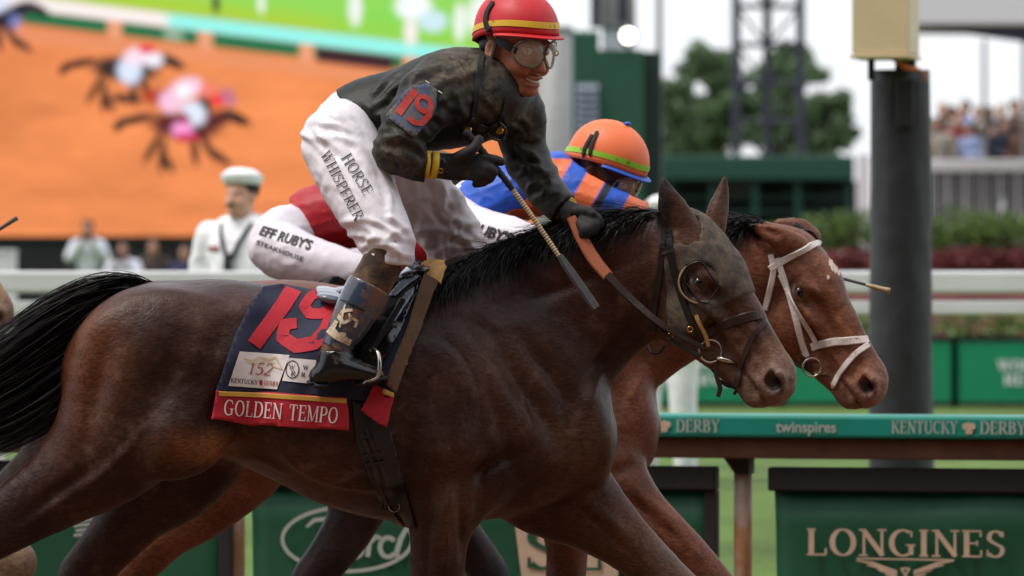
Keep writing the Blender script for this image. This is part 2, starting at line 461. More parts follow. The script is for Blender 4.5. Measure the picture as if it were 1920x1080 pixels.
def strokes_mesh(strokes, place, eps=0.00015):
    """place(x, y, layer) -> world point; every stroke is its own strip, a hair above the one before"""
    v = []; f = []
    for li, (p, ww) in enumerate(strokes):
        lay = (li % 6) * eps; n0 = len(v)
        # refine long strokes so that they follow the surface
        q = []; wq = []
        for i in range(len(p) - 1):
            L = math.hypot(p[i + 1][0] - p[i][0], p[i + 1][1] - p[i][1]); m = max(1, int(L / .2))
            for j in range(m):
                t = j / m; q.append((p[i][0] + (p[i + 1][0] - p[i][0]) * t, p[i][1] + (p[i + 1][1] - p[i][1]) * t)); wq.append(ww[i] + (ww[i + 1] - ww[i]) * t)
        q.append(p[-1]); wq.append(ww[-1])
        for i in range(len(q)):
            a = q[max(i - 1, 0)]; b = q[min(i + 1, len(q) - 1)]; dx, dy = b[0] - a[0], b[1] - a[1]; L = math.hypot(dx, dy) + 1e-9
            nx, ny = -dy / L * wq[i] / 2, dx / L * wq[i] / 2
            v.append(place(q[i][0] + nx, q[i][1] + ny, lay)); v.append(place(q[i][0] - nx, q[i][1] - ny, lay))
        for i in range(len(q) - 1):
            a = n0 + 2 * i; f.append((a, a + 1, a + 3, a + 2))
    return v, f
def sans_mesh(txt, bold=0.0, shear=0.0):
    """built-in font as flat triangles; returns verts (x,y in cap heights from 0) and faces"""
    cu = bpy.data.curves.new('t', 'FONT'); cu.body = txt; cu.size = 1; cu.offset = bold; cu.shear = shear; cu.resolution_u = 3
    o = bpy.data.objects.new('t', cu); COL.objects.link(o)
    me = o.to_mesh(); bm = bmesh.new(); bm.from_mesh(me); bmesh.ops.triangulate(bm, faces=bm.faces[:])
    v = np.array([(a.co.x, a.co.y) for a in bm.verts]) if len(bm.verts) else np.zeros((0, 2)); f = [[q.index for q in a.verts] for a in bm.faces]
    bm.free(); o.to_mesh_clear(); bpy.data.objects.remove(o); bpy.data.curves.remove(cu)
    cap = 0.7
    if len(v): v = v - np.array([v[:, 0].min(), 0]); v = v / cap
    return v, f
def on_surface(bvh, pl, ox, oy, ang, h, off=0.002, sx=1.0, slant=0.0):
    """place() for lettering: origin in photograph pixels, baseline turned by ang degrees (clockwise on the picture), cap height h pixels"""
    ca, sa = math.cos(R(ang)), math.sin(R(ang))
    def pl_(x, y, lay):
        x = (x + slant * y) * sx * h; y = y * h
        px = ox + x * ca + y * sa; py = oy + x * sa - y * ca
        return project(bvh, pl.p(px, py), off + lay)[0]
    return pl_
def serif_on(name, txt, bvh, pl, ox, oy, ang, h, mat, parent, off=0.002, sx=1.0, width=None, slant=0.0, weight=1.0, track=.06):
    st, w = text_strokes(txt, track)
    if weight != 1: st = [(p, [a * weight for a in ww]) for p, ww in st]
    if width: sx = width / (w * h)
    v, f = strokes_mesh(st, on_surface(bvh, pl, ox, oy, ang, h, off, sx, slant))
    return mesh_np(name, v, f, mat, parent, False)
def sans_on(name, txt, bvh, pl, ox, oy, ang, h, mat, parent, off=0.002, sx=1.0, width=None, bold=0.0, slant=0.0):
    v, f = sans_mesh(txt, bold)
    if width: sx = width / (v[:, 0].max() * h)
    fn = on_surface(bvh, pl, ox, oy, ang, h, off, sx, slant)
    return mesh_np(name, [fn(a, b, 0) for a, b in v], f, mat, parent, False)
# ------------------------------------------------------------------ materials
def mat(name, color=(.5, .5, .5), rough=.6, spec=.5, metal=0, attr=False, var=.0, vscale=8, bump=0, bscale=60, bdet=4,
        mud=None, emit=None, estr=1, sheen=0, trans=0, alpha=1, coat=0, stretch=None, bdist=.004, sss=0, rvar=0):
    m = bpy.data.materials.new(name); m.use_nodes = True
    nt = m.node_tree; N = nt.nodes; L = nt.links; b = N['Principled BSDF']
    b.inputs['Base Color'].default_value = (*color, 1); b.inputs['Roughness'].default_value = rough
    b.inputs['Specular IOR Level'].default_value = spec; b.inputs['Metallic'].default_value = metal
    if sheen: b.inputs['Sheen Weight'].default_value = sheen; b.inputs['Sheen Roughness'].default_value = .4
    if trans: b.inputs['Transmission Weight'].default_value = trans
    if alpha < 1: b.inputs['Alpha'].default_value = alpha
    if coat: b.inputs['Coat Weight'].default_value = coat; b.inputs['Coat Roughness'].default_value = .12
    if sss: b.inputs['Subsurface Weight'].default_value = sss; b.inputs['Subsurface Radius'].default_value = (.012, .005, .003); b.inputs['Subsurface Scale'].default_value = 1
    co = N.new('ShaderNodeTexCoord'); src = co.outputs['Object']
    if stretch:
        mp = N.new('ShaderNodeMapping'); mp.inputs['Scale'].default_value = stretch; L.new(src, mp.inputs[0]); ssrc = mp.outputs[0]
    else: ssrc = src
    cur = None
    if attr:
        a = N.new('ShaderNodeAttribute'); a.attribute_name = 'Col'; cur = a.outputs[0]
    def noise(sc, det=4, rg=.6, vec=None):
        n = N.new('ShaderNodeTexNoise'); n.inputs['Scale'].default_value = sc; n.inputs['Detail'].default_value = det; n.inputs['Roughness'].default_value = rg
        L.new(vec or src, n.inputs['Vector']); return n.outputs['Fac']
    def rgbmix(fac, a, bcol, mode='MIX'):
        x = N.new('ShaderNodeMix'); x.data_type = 'RGBA'; x.blend_type = mode
        if isinstance(fac, (int, float)): x.inputs[0].default_value = fac
        else: L.new(fac, x.inputs[0])
        for i, q in ((6, a), (7, bcol)):
            if isinstance(q, tuple): x.inputs[i].default_value = (*q[:3], 1)
            else: L.new(q, x.inputs[i])
        return x.outputs[2]
    def ramp(f, lo, hi):
        r = N.new('ShaderNodeMapRange'); r.inputs['From Min'].default_value = lo; r.inputs['From Max'].default_value = hi; r.interpolation_type = 'SMOOTHSTEP'
        L.new(f, r.inputs['Value']); return r.outputs[0]
    if var:
        f = noise(vscale, 5); f = ramp(f, .28, .72)
        d = tuple(c * (1 - var) for c in (1, 1, 1)); u = tuple(1 + var * .8 for _ in range(3))
        t = rgbmix(f, d, u); cur = rgbmix(1.0, cur if cur is not None else tuple(color), t, 'MULTIPLY')
    if mud:
        mc, lo, hi, sc = mud[:4]
        f = noise(sc, 7, .68); f = ramp(f, lo, hi)
        if len(mud) > 4:
            f2 = ramp(noise(mud[4], 3), .40, .62); mm = N.new('ShaderNodeMath'); mm.operation = 'MULTIPLY'; L.new(f, mm.inputs[0]); L.new(f2, mm.inputs[1]); f = mm.outputs[0]
        cur = rgbmix(f, cur if cur is not None else tuple(color), mc)
        rr = N.new('ShaderNodeMix'); rr.data_type = 'FLOAT'; rr.inputs[2].default_value = rough; rr.inputs[3].default_value = .9
        L.new(f, rr.inputs[0]); L.new(rr.outputs[0], b.inputs['Roughness'])
    elif rvar:
        f = ramp(noise(vscale * 1.7, 5), .3, .7)
        rr = N.new('ShaderNodeMix'); rr.data_type = 'FLOAT'; rr.inputs[2].default_value = max(.02, rough - rvar); rr.inputs[3].default_value = min(1, rough + rvar)
        L.new(f, rr.inputs[0]); L.new(rr.outputs[0], b.inputs['Roughness'])
    if cur is not None: L.new(cur, b.inputs['Base Color'])
    if emit is not None:
        if emit == 'attr': L.new(cur, b.inputs['Emission Color'])
        else: b.inputs['Emission Color'].default_value = (*emit, 1)
        b.inputs['Emission Strength'].default_value = estr
    if bump:
        bp = N.new('ShaderNodeBump'); bp.inputs['Strength'].default_value = bump; bp.inputs['Distance'].default_value = bdist
        L.new(noise(bscale, bdet, .6, ssrc), bp.inputs['Height']); L.new(bp.outputs[0], b.inputs['Normal'])
    return m

MUD = lin(120, 92, 66); MUDD = lin(84, 60, 42)
def coat(name, dust, rough=.40):
    """horse coat: colour from the animal's own markings, fine hair streaks, dried dust and specks of mud"""
    m = mat(name, attr=True, rough=rough, spec=.24)
    nt = m.node_tree; N = nt.nodes; L = nt.links; b = N['Principled BSDF']; at = N['Attribute']
    co = N['Texture Coordinate']
    def noise(sc, det, rg, stretch=None, rot=None):
        n = N.new('ShaderNodeTexNoise'); n.inputs['Scale'].default_value = sc; n.inputs['Detail'].default_value = det; n.inputs['Roughness'].default_value = rg
        if stretch:
            mp = N.new('ShaderNodeMapping'); mp.inputs['Scale'].default_value = stretch
            if rot: mp.inputs['Rotation'].default_value = rot
            L.new(co.outputs['Object'], mp.inputs[0]); L.new(mp.outputs[0], n.inputs['Vector'])
        else: L.new(co.outputs['Object'], n.inputs['Vector'])
        return n.outputs['Fac']
    def rng(f, a, bb, c, d):
        r = N.new('ShaderNodeMapRange'); r.interpolation_type = 'SMOOTHSTEP'
        for k, x in zip(('From Min', 'From Max', 'To Min', 'To Max'), (a, bb, c, d)): r.inputs[k].default_value = x
        L.new(f, r.inputs['Value']); return r.outputs[0]
    def mul(a, bb):
        x = N.new('ShaderNodeMath'); x.operation = 'MULTIPLY'; L.new(a, x.inputs[0])
        if isinstance(bb, float): x.inputs[1].default_value = bb
        else: L.new(bb, x.inputs[1])
        return x.outputs[0]
    def mix(f, a, bb, mode='MIX'):
        x = N.new('ShaderNodeMix'); x.data_type = 'RGBA'; x.blend_type = mode
        if isinstance(f, float): x.inputs[0].default_value = f
        else: L.new(f, x.inputs[0])
        for i, q in ((6, a), (7, bb)):
            if isinstance(q, tuple): x.inputs[i].default_value = (*q, 1)
            else: L.new(q, x.inputs[i])
        return x.outputs[2]
    streak = noise(190, 4, .65, (.22, 1, .8), (0, R(24), 0)); big = noise(4.2, 6, .62); mid = noise(17, 6, .68)
    g = N.new('ShaderNodeCombineColor'); s1 = rng(streak, .3, .7, .62, 1.34)
    for k in range(3): L.new(s1, g.inputs[k])
    c = mix(1.0, at.outputs[0], g.outputs[0], 'MULTIPLY')
    g2 = N.new('ShaderNodeCombineColor'); s2 = rng(big, .3, .7, .68, 1.30)
    for k in range(3): L.new(s2, g2.inputs[k])
    c = mix(1.0, c, g2.outputs[0], 'MULTIPLY')
    d = mul(mul(rng(mid, .46, .74, 0, 1), rng(big, .42, .62, 0, 1)), dust)
    c = mix(d, c, lin(112, 88, 72))
    sp = noise(150, 2, .5); spf = mul(rng(sp, .735, .76, 0, 1), rng(mid, .5, .62, 0, .8)); c = mix(spf, c, lin(150, 118, 92))
    L.new(c, b.inputs['Base Color'])
    L.new(rng(big, .3, .7, rough - .08, rough + .14), b.inputs['Roughness'])
    bp = N.new('ShaderNodeBump'); bp.inputs['Strength'].default_value = .35; bp.inputs['Distance'].default_value = .0016; L.new(streak, bp.inputs['Height'])
    bp2 = N.new('ShaderNodeBump'); bp2.inputs['Strength'].default_value = .5; bp2.inputs['Distance'].default_value = .010; L.new(mid, bp2.inputs['Height']); L.new(bp2.outputs[0], bp.inputs['Normal'])
    L.new(bp.outputs[0], b.inputs['Normal']); return m
M = {}
M['coat1'] = coat('dark_bay_coat', .55); M['coat2'] = coat('bright_bay_coat', .22, .42); M['coat3'] = coat('black_coat', .2, .42)
M['hair'] = mat('black_horse_hair', lin(22, 16, 14), rough=.45, spec=.35, var=.4, vscale=40)
M['hoof'] = mat('hoof', lin(52, 44, 38), rough=.6, var=.2)
M['eye'] = mat('horse_eye', lin(12, 8, 7), rough=.06, spec=.7)
M['nostril'] = mat('nostril_skin', lin(18, 12, 11), rough=.6)
M['hood'] = mat('black_hood_cloth', lin(38, 34, 33), rough=.75, bump=.3, bscale=240, mud=(lin(122, 104, 84), .26, .84, 24))
M['leather'] = mat('dark_brown_leather', lin(50, 32, 24), rough=.45, var=.25, vscale=40, mud=(MUDD, .55, .8, 30))
M['leather_black'] = mat('black_leather', lin(24, 22, 23), rough=.35, var=.2, vscale=40, mud=(MUDD, .6, .85, 18))
M['rubber_rein'] = mat('tan_rubber_rein', lin(168, 92, 58), rough=.7, var=.12, vscale=60, bump=.4, bscale=400)
M['white_strap'] = mat('white_strap', lin(226, 214, 206), rough=.5, mud=(lin(140, 98, 66), .58, .75, 40))
M['steel'] = mat('steel', lin(190, 180, 165), rough=.25, metal=1, mud=(MUDD, .6, .8, 40))
M['brass'] = mat('brass', lin(200, 150, 70), rough=.3, metal=1)
def dusty_silk():
    m = mat('black_silk', rough=.5, spec=.28, attr=True, bump=.3, bscale=60, bdist=.004)
    nt = m.node_tree; N = nt.nodes; L = nt.links; b = N['Principled BSDF']; co = N['Texture Coordinate']; at = N['Attribute']
    def noise(sc, det):
        n = N.new('ShaderNodeTexNoise'); n.inputs['Scale'].default_value = sc; n.inputs['Detail'].default_value = det; n.inputs['Roughness'].default_value = .72
        L.new(co.outputs['Object'], n.inputs['Vector']); return n.outputs['Fac']
    def rng(f, a, c, d, e):
        r = N.new('ShaderNodeMapRange'); L.new(f, r.inputs['Value'])
        for k, x in zip(('From Min', 'From Max', 'To Min', 'To Max'), (a, c, d, e)): r.inputs[k].default_value = x
        return r.outputs[0]
    def mul(a, c): x = N.new('ShaderNodeMath'); x.operation = 'MULTIPLY'; L.new(a, x.inputs[0]); L.new(c, x.inputs[1]); return x.outputs[0]
    f = mul(mul(rng(noise(34, 9), .34, .70, .02, 1), rng(noise(150, 5), .3, .7, .45, 1)), at.outputs['Fac'])      # attribute: where dust has settled
    x = N.new('ShaderNodeMix'); x.data_type = 'RGBA'; L.new(f, x.inputs[0]); x.inputs[6].default_value = (*lin(13, 12, 14), 1); x.inputs[7].default_value = (*lin(148, 134, 110), 1); L.new(x.outputs[2], b.inputs['Base Color'])
    L.new(rng(f, 0, .6, .46, .9), b.inputs['Roughness']); return m
M['silk_black'] = dusty_silk()
M['silk_red'] = mat('red_silk', lin(176, 22, 34), rough=.55, bump=.3, bscale=26, bdist=.006, var=.1)
M['silk_multi'] = mat('blue_orange_silk', attr=True, rough=.5, bump=.3, bscale=26, bdist=.005, var=.08)
M['breeches'] = mat('white_breeches', attr=True, rough=.42, bump=.35, bscale=38, bdist=.005, bdet=4, var=.05, vscale=10, stretch=(1.5, 1, .8))
M['skin'] = mat('skin', attr=True, rough=.45, spec=.4, var=.06, vscale=40, bump=.12, bscale=300, bdist=.001)
M['glove'] = mat('black_glove', lin(26, 24, 25), rough=.7, bump=.4, bscale=160, bdist=.002, mud=(lin(86, 70, 56), .5, .85, 26))
M['boot_blue'] = mat('polished_boot', lin(58, 68, 84), rough=.16, spec=.6, coat=.4, mud=(lin(112, 78, 52), .47, .58, 13))
M['boot_black'] = mat('black_boot', lin(20, 19, 20), rough=.22, spec=.5, coat=.25, bump=.25, bscale=50, mud=(lin(92, 62, 42), .52, .75, 20))
M['chap'] = mat('muddy_suede', lin(48, 36, 28), rough=.85, bump=.4, bscale=90, mud=(lin(122, 88, 60), .38, .70, 16))
M['cap_red'] = mat('red_cap_cover', lin(206, 28, 40), rough=.5, bump=.15, bscale=30, bdist=.003, mud=(lin(136, 52, 42), .52, .85, 24))
M['cap_orange'] = mat('orange_cap_cover', lin(248, 122, 70), rough=.5, bump=.15, bscale=30, bdist=.003, mud=(lin(130, 84, 50), .60, .74, 26, 9))
M['cap_dark'] = mat('dark_cap_cover', lin(44, 42, 36), rough=.6, mud=(lin(110, 96, 60), .45, .7, 20))
M['yellow'] = mat('yellow_band', lin(236, 190, 52), rough=.5, mud=(lin(120, 86, 40), .56, .66, 22))
M['lime'] = mat('lime_band', lin(150, 205, 50), rough=.5, mud=(lin(110, 90, 40), .56, .68, 22))
M['blue'] = mat('royal_blue', lin(32, 92, 200), rough=.5, var=.1)
M['black'] = mat('matt_black', lin(18, 18, 20), rough=.6, var=.15)
M['strap_black'] = mat('black_webbing', lin(22, 22, 24), rough=.7, bump=.3, bscale=300, bdist=.001)
M['goggle'] = mat('goggle_lens', lin(226, 208, 184), rough=.05, spec=1.0, alpha=.36, coat=1, bump=.8, bscale=55, bdist=.008, mud=(lin(150, 120, 86), .64, .74, 90))  # pale tint stands in for bright sky reflected in the lens
M['goggle_rim'] = mat('goggle_rim', lin(120, 104, 90), rough=.25, alpha=.85)
M['lip'] = mat('lips', lin(150, 82, 70), rough=.4)
M['tooth'] = mat('teeth', lin(225, 215, 200), rough=.3)
M['hair_dark'] = mat('dark_hair', lin(22, 17, 15), rough=.5)
M['towel'] = mat('navy_saddle_cloth', lin(34, 38, 62), rough=.8, bump=.35, bscale=40, bdist=.005, mud=(lin(80, 66, 58), .56, .85, 9))
M['towel_red'] = mat('red_cloth', lin(184, 30, 46), rough=.75, bump=.25, bscale=50, bdist=.003, mud=(lin(120, 62, 46), .62, .9, 12))
M['gold_trim'] = mat('gold_trim', lin(214, 160, 70), rough=.6, var=.12)
M['badge'] = mat('white_badge', lin(232, 222, 220), rough=.6, mud=(lin(206, 176, 150), .5, .8, 26))
M['ink'] = mat('black_ink', lin(20, 18, 24), rough=.6)
M['ink_brown'] = mat('copper_ink', lin(170, 92, 52), rough=.6)
M['ink_white'] = mat('white_thread', lin(236, 224, 222), rough=.7, bump=.4, bscale=500, bdist=.001)
M['ink_cream'] = mat('cream_print', lin(216, 198, 172), rough=.5, mud=(lin(150, 104, 66), .5, .66, 50))
M['ink_gold'] = mat('pale_gold_ink', lin(216, 190, 140), rough=.6)
M['ink_rose'] = mat('rose_ink', lin(176, 30, 50), rough=.6)
M['armband'] = mat('blue_armband', lin(74, 88, 116), rough=.75, mud=(lin(118, 106, 92), .40, .66, 34))
M['ink_red'] = mat('red_number', lin(194, 50, 46), rough=.7, mud=(lin(140, 92, 72), .46, .68, 44))
M['cup_edge'] = mat('worn_cup_edge', lin(156, 126, 88), rough=.6, mud=(lin(60, 46, 36), .5, .7, 40))
M['number_red'] = mat('red_number_cloth', lin(188, 26, 44), rough=.75, var=.1, vscale=20, bump=.2, bscale=60, bdist=.003)
M['tan_leather'] = mat('tan_leather', lin(206, 158, 96), rough=.55, var=.2, vscale=30, bump=.2, bscale=80)
M['mud_strip'] = mat('muddy_strap', lin(104, 76, 54), rough=.85, bump=.4, bscale=60, mud=(lin(70, 62, 60), .5, .75, 14))
M['saddle_grey'] = mat('grey_patent_saddle', lin(112, 122, 136), rough=.18, coat=.5, var=.1)
M['saddle_black'] = mat('black_patent_saddle', lin(20, 21, 25), rough=.16, coat=.6, bump=.25, bscale=26, bdist=.006)
M['whip_tan'] = mat('whip_wrapping', lin(190, 168, 130), rough=.6, var=.2, vscale=60)
M['whip_flap'] = mat('whip_flap', lin(78, 76, 76), rough=.8, var=.2, vscale=60)
# ------------------------------------------------------------------ setting
M['dirt'] = mat('track_dirt', lin(112, 80, 58), rough=.95, var=.25, vscale=2.2, bump=.8, bscale=22, bdist=.03)
M['turf'] = mat('turf', lin(88, 116, 42), rough=.9, var=.35, vscale=.9, bump=.8, bscale=30, bdist=.05, mud=(lin(128, 108, 66), .60, .74, 1.6))
M['teal'] = mat('teal_rail_cover', lin(18, 132, 114), rough=.42, var=.1, vscale=3, mud=(lin(92, 90, 70), .62, .9, 5))
M['brown_board'] = mat('dirt_splashed_board', lin(92, 58, 38), rough=.85, var=.3, vscale=5)
M['rail_post'] = mat('dirt_splashed_white_post', lin(190, 180, 170), rough=.6, mud=(lin(168, 120, 80), .30, .60, 5))
M['board_green'] = mat('green_banner', lin(10, 78, 48), rough=.6, var=.15, vscale=1.6, bump=.15, bscale=5, bdist=.02, mud=(lin(50, 62, 44), .58, .9, 4))
M['board_black'] = mat('black_board_cap', lin(30, 24, 24), rough=.75, var=.3, vscale=4, mud=(lin(64, 42, 34), .55, .8, 6))
M['print_tan'] = mat('tan_banner_print', lin(196, 168, 142), rough=.7, var=.1)
M['print_grey'] = mat('grey_banner_print', lin(168, 172, 160), rough=.7)
M['white_paint'] = mat('white_rail_paint', lin(236, 234, 238), rough=.4, var=.05, vscale=3)
M['pad'] = mat('black_post_padding', lin(42, 42, 46), rough=.5, var=.10, vscale=3, bump=.5, bscale=3.2, bdet=3, bdist=.05, stretch=(1, 1, .6))
M['beige'] = mat('beige_box_paint', lin(220, 200, 160), rough=.45, var=.05, vscale=5)
M['cable'] = mat('orange_cable', lin(208, 110, 40), rough=.5)
M['sign_green'] = mat('bright_green_sign', lin(14, 138, 96), rough=.5, var=.08)
M['leafA'] = mat('hedge_leaves', lin(86, 112, 42), rough=.6, var=.45, vscale=3)
M['leafB'] = mat('tree_leaves', lin(100, 124, 86), rough=.6, var=.4, vscale=.9)  # leaf colour greyed to stand in for distant haze
M['leafR'] = mat('red_leaves', lin(112, 46, 48), rough=.7, var=.4, vscale=3)
M['bark'] = mat('bark', lin(84, 70, 58), rough=.9, var=.3, vscale=6, bump=.6, bscale=20)
M['shed'] = mat('green_metal_siding', lin(40, 92, 72), rough=.5, var=.1, vscale=1.5)
M['shed_dark'] = mat('dark_green_metal', lin(18, 44, 40), rough=.5, var=.15)
M['stand_green'] = mat('stand_green_paint', lin(24, 76, 62), rough=.5, var=.15)
M['grey_metal'] = mat('grey_metal', lin(150, 150, 150), rough=.5, var=.1)
M['louver'] = mat('blue_grey_louver', lin(130, 140, 156), rough=.5)
M['truss'] = mat('dark_truss_steel', lin(44, 48, 66), rough=.5, var=.15)
M['canopy'] = mat('white_canopy', lin(226, 224, 228), rough=.7)
M['lamp'] = mat('lamp_glow', (1, 1, 1), emit=(1, .93, .8), estr=7)
M['screen_black'] = mat('black_screen_housing', lin(26, 28, 32), rough=.7, var=.1)
M['mulch'] = mat('reddish_mulch', lin(96, 52, 46), rough=.95, var=.4, vscale=2, bump=.8, bscale=8, bdist=.05)
M['concrete'] = mat('pale_concrete', lin(170, 168, 164), rough=.85, var=.12)

def sheet(name, xs, prof, m):
    """ground strip: prof rows (y, z), wide in x"""
    v = []; f = []; nx = len(xs)
    for y, z in prof: v += [(x, y, z) for x in xs]
    for j in range(len(prof) - 1):
        for i in range(nx - 1): a = j * nx + i; f.append((a, a + 1, a + nx + 1, a + nx))
    return tag(mesh_np(name, v, f, m, None, True), kind='structure')
GX = [-1500, -200, -60, -20, -8, -3, 0, 3, 8, 20, 60, 200, 1500]
GZ = .45
sheet('dirt_track', GX, [(-60, 0), (0, 0), (23.0, 0)], M['dirt'])
sheet('turf_course', GX, [(22.9, -.02), (23.2, .01), (25, .10), (28, .34), (30, GZ), (66, GZ), (200, GZ), (1800, GZ)], M['turf'])

# rail line: front face, slightly askew
RA = np.array([-2.0, 21.75]); RB = np.array([1.80, 20.72]); RM = (RB[1] - RA[1]) / (RB[0] - RA[0])
RT = (RB - RA) / np.linalg.norm(RB - RA); RNn = np.array([RT[1], -RT[0]])       # along, towards the track
RANG = math.atan2(RT[1], RT[0])
def rail_pt(px, back=0.0, out=0.0):
    """point of the rail's front line seen at photograph column px, moved back from the track"""
    A = RA - RNn * back; X = None
    Y = (A[1] - RM * A[0]) / (1 - RM * (px - 960) / F); X = (px - 960) / F * Y
    return np.array([X, Y])
def obox(mb, p0, p1, d0, d1, z0, z1):
    """box along the rail from plan point p0 to p1, between depths d0..d1 behind the line"""
    q = []
    for z in (z0, z1):
        for d in (d0, d1):
            for p in (p0, p1): q.append((*(p - RNn * d), z))
    mb.add(q, [(0, 2, 3, 1), (4, 5, 7, 6), (0, 1, 5, 4), (1, 3, 7, 5), (3, 2, 6, 7), (2, 0, 4, 6)]); return mb
p0, p1 = RA - RT * 9, RB + RT * 4
rail = empty('track_rail', (RA[0], RA[1], 0), 'teal covered running rail with printed lettering along its face', 'rail')
obox(MB(), p0, p1, 0, .30, .998, 1.082).build('rail_cover', M['teal'], rail, bevel=.012)
obox(MB(), p0, p1, .035, .27, .92, .995).build('under_board', M['brown_board'], rail, bevel=.006)
for px in (-960, -20 - 480, 443, 1393, 2330):
    c = rail_pt(px, .16)
    b = MB().tube([(c[0], c[1], 0), (c[0], c[1], .55), (c[0], c[1], .93)], .034, 14)
    b.build('rail_post', M['rail_post'], rail, smooth=True)
    g = MB(); q0 = c - RT * .10; q1 = c + RT * .035
    g.add([(*(q0 + RNn * .06), .975), (*(q1 + RNn * .06), .975), (*(q1 + RNn * .05), .86), (*(c - RT * .02 + RNn * .05), .86), (*(q0 - RNn * .04), .975), (*(q1 - RNn * .04), .975), (*(q1 - RNn * .04), .86), (*(c - RT * .02 - RNn * .04), .86)],
          [(0, 3, 2, 1), (4, 5, 6, 7), (0, 4, 7, 3), (1, 2, 6, 5), (3, 7, 6, 2), (0, 1, 5, 4)])
    g.build('bracket', M['board_black'], rail)
def on_rail(px, z, h, sx=1.0, back=0.0, slope=0.0):
    """place() for lettering on the rail: starts at column px, baseline height z, cap height h (m)"""
    base = rail_pt(px, back)
    def f(x, y, lay): q = base + RT * x * h * sx + RNn * (.0035 + lay * 3); return np.array([q[0], q[1], z + y * h])
    return f
def rail_text(name, txt, pxa, pxb, z, h, m, parent, back=0.0, serif=True, weight=1.0, bold=0):
    L = float(np.linalg.norm(rail_pt(pxb, back) - rail_pt(pxa, back)))
    if serif:
        st, w = text_strokes(txt); st = [(p, [a * weight for a in ww]) for p, ww in st]
        v, f = strokes_mesh(st, on_rail(pxa, z, h, L / (w * h), back))
    else:
        vv, f = sans_mesh(txt, bold); fn = on_rail(pxa, z, h, L / (vv[:, 0].max() * h), back); v = [fn(a, b, 0) for a, b in vv]
    return mesh_np(name, v, f, m, parent, False)
def rose(px, zc, r, m, parent, back=0.0):
    c = rail_pt(px, back) + RNn * .004; v = []; f = []
    for k, (rr, x0, z0) in enumerate(((r, 0, 0), (r * .62, -r * .75, r * .2), (r * .62, r * .75, r * .2), (r * .45, -.3 * r, -r * .8), (r * .45, .3 * r, -r * .8))):
        n0 = len(v); n = 12
        for i in range(n):
            a = 2 * math.pi * i / n; q = c + RT * (x0 + rr * .8 * math.cos(a)) + RNn * .0006 * k; v.append((q[0], q[1], zc + z0 + rr * math.sin(a)))
        f.append(tuple(range(n0, n0 + n)))
    return mesh_np('rose_emblem', v, f, m, parent, False)
for a in (690, 1672 - 0):
    rail_text('lettering', 'KENTUCKY', a, a + 124, 1.018, .046, M['print_grey'], rail, weight=1.25)
    rose(a + 145, 1.041, .020, M['print_tan'], rail)
    rail_text('lettering', 'DERBY', a + 166, a + 252, 1.018, .046, M['print_grey'], rail, weight=1.25)
a = 1100
rail_text('lettering', 'KENTUCKY', a, a + 124, 1.018, .046, M['print_grey'], rail, weight=1.25); rose(a + 146, 1.041, .020, M['print_tan'], rail)
rail_text('lettering', 'DERBY', a + 168, a + 250, 1.018, .046, M['print_grey'], rail, weight=1.25)
rail_text('lettering', 'twinspires', 1455, 1568, 1.020, .040, M['print_grey'], rail, serif=False, bold=.02)

def banner(pxa, pxb, label, frame_r=True):
    """padded banner board hung below the rail"""
    a, b = rail_pt(pxa, .10), rail_pt(pxb, .10); L = np.linalg.norm(b - a); c = (a + b) / 2
    o = empty('banner_board', (c[0], c[1], .12), label, 'banner', 'banner boards under the rail')
    n = 24; v = []; f = []
    for zi, z in enumerate((.815, .66, .5, .34, .18, .12)):
        for i in range(n + 1):
            t = i / n; inset = (.020 - t * .04) * (1 - (z - .12) / .7) * .9
            q = a + (b - a) * t + RT * inset - RNn * (.004 * math.sin(t * 9 + zi) + .004 * math.sin(t * 23 + 2 * zi))
            v.append((q[0], q[1], z))
    for j in range(5):
        for i in range(n): k = j * (n + 1) + i; f.append((k, k + n + 1, k + n + 2, k + 1))
    s = mesh_np('banner', v, f, M['board_green'], o, True); md = s.modifiers.new('thick', 'SOLIDIFY'); md.thickness = .03; md.offset = -1
    obox(MB(), a - RT * .02, b + RT * .012, -.11 + .08, .05, .80, .888).build('top_cap', M['board_black'], o, bevel=.008)
    if frame_r: obox(MB(), b - RT * .035, b + RT * .012, -.012, .05, .10, .80).build('edge_frame', M['board_black'], o, bevel=.006)
    return o
bA = banner(-480, 428, 'leftmost green banner board, behind the hind legs, with a pale woven emblem')
bB = banner(470, 1338, 'middle green banner board with an oval script emblem and a white panel')
bC = banner(1452, 2330, 'rightmost green banner board reading LONGINES above a winged hourglass')
BK = .10 - .022
zpx = lambda px, py, back=BK: CH - (py - 540) * rail_pt(px, back)[1] / F
rail_text('lettering', 'LONGINES', 1512, 1886, zpx(1700, 1043), .098, M['print_tan'], bC, back=BK, weight=1.15)
# winged emblem
def strokes_on_rail(name, strokes, m, parent, back=BK):
    """strokes in photograph pixels [(points, widths)]"""
    def pl_(x, y, lay): q = rail_pt(x, back) + RNn * (.0035 + lay * 3); return np.array([q[0], q[1], zpx(x, -y, back)])
    v, f = strokes_mesh([([(x, -y) for x, y in p], w) for p, w in strokes], pl_)
    return mesh_np(name, v, f, m, parent, False)
ws = []
for sg in (-1, 1):
    for k in range(4):
        ws.append(([(1698 + sg * 16, 1072 + k * 3), (1698 + sg * (60 - k * 8), 1056 + k * 7), (1698 + sg * (92 - k * 20), 1051 + k * 8)], [5, 5, 2.5]))
ws += [([(1690, 1066), (1706, 1066)], [4, 4]), ([(1690, 1090), (1706, 1066)], [4, 4]), ([(1690, 1066), (1706, 1090)], [4, 4]), ([(1607, 1047), (1789, 1050)], [3, 3])]
strokes_on_rail('winged_emblem', ws, M['print_tan'], bC)
el = [(652 + 122 * math.cos(R(t)), 1011 + 60 * math.sin(R(t)) * 1.0) for t in range(0, 361, 8)]
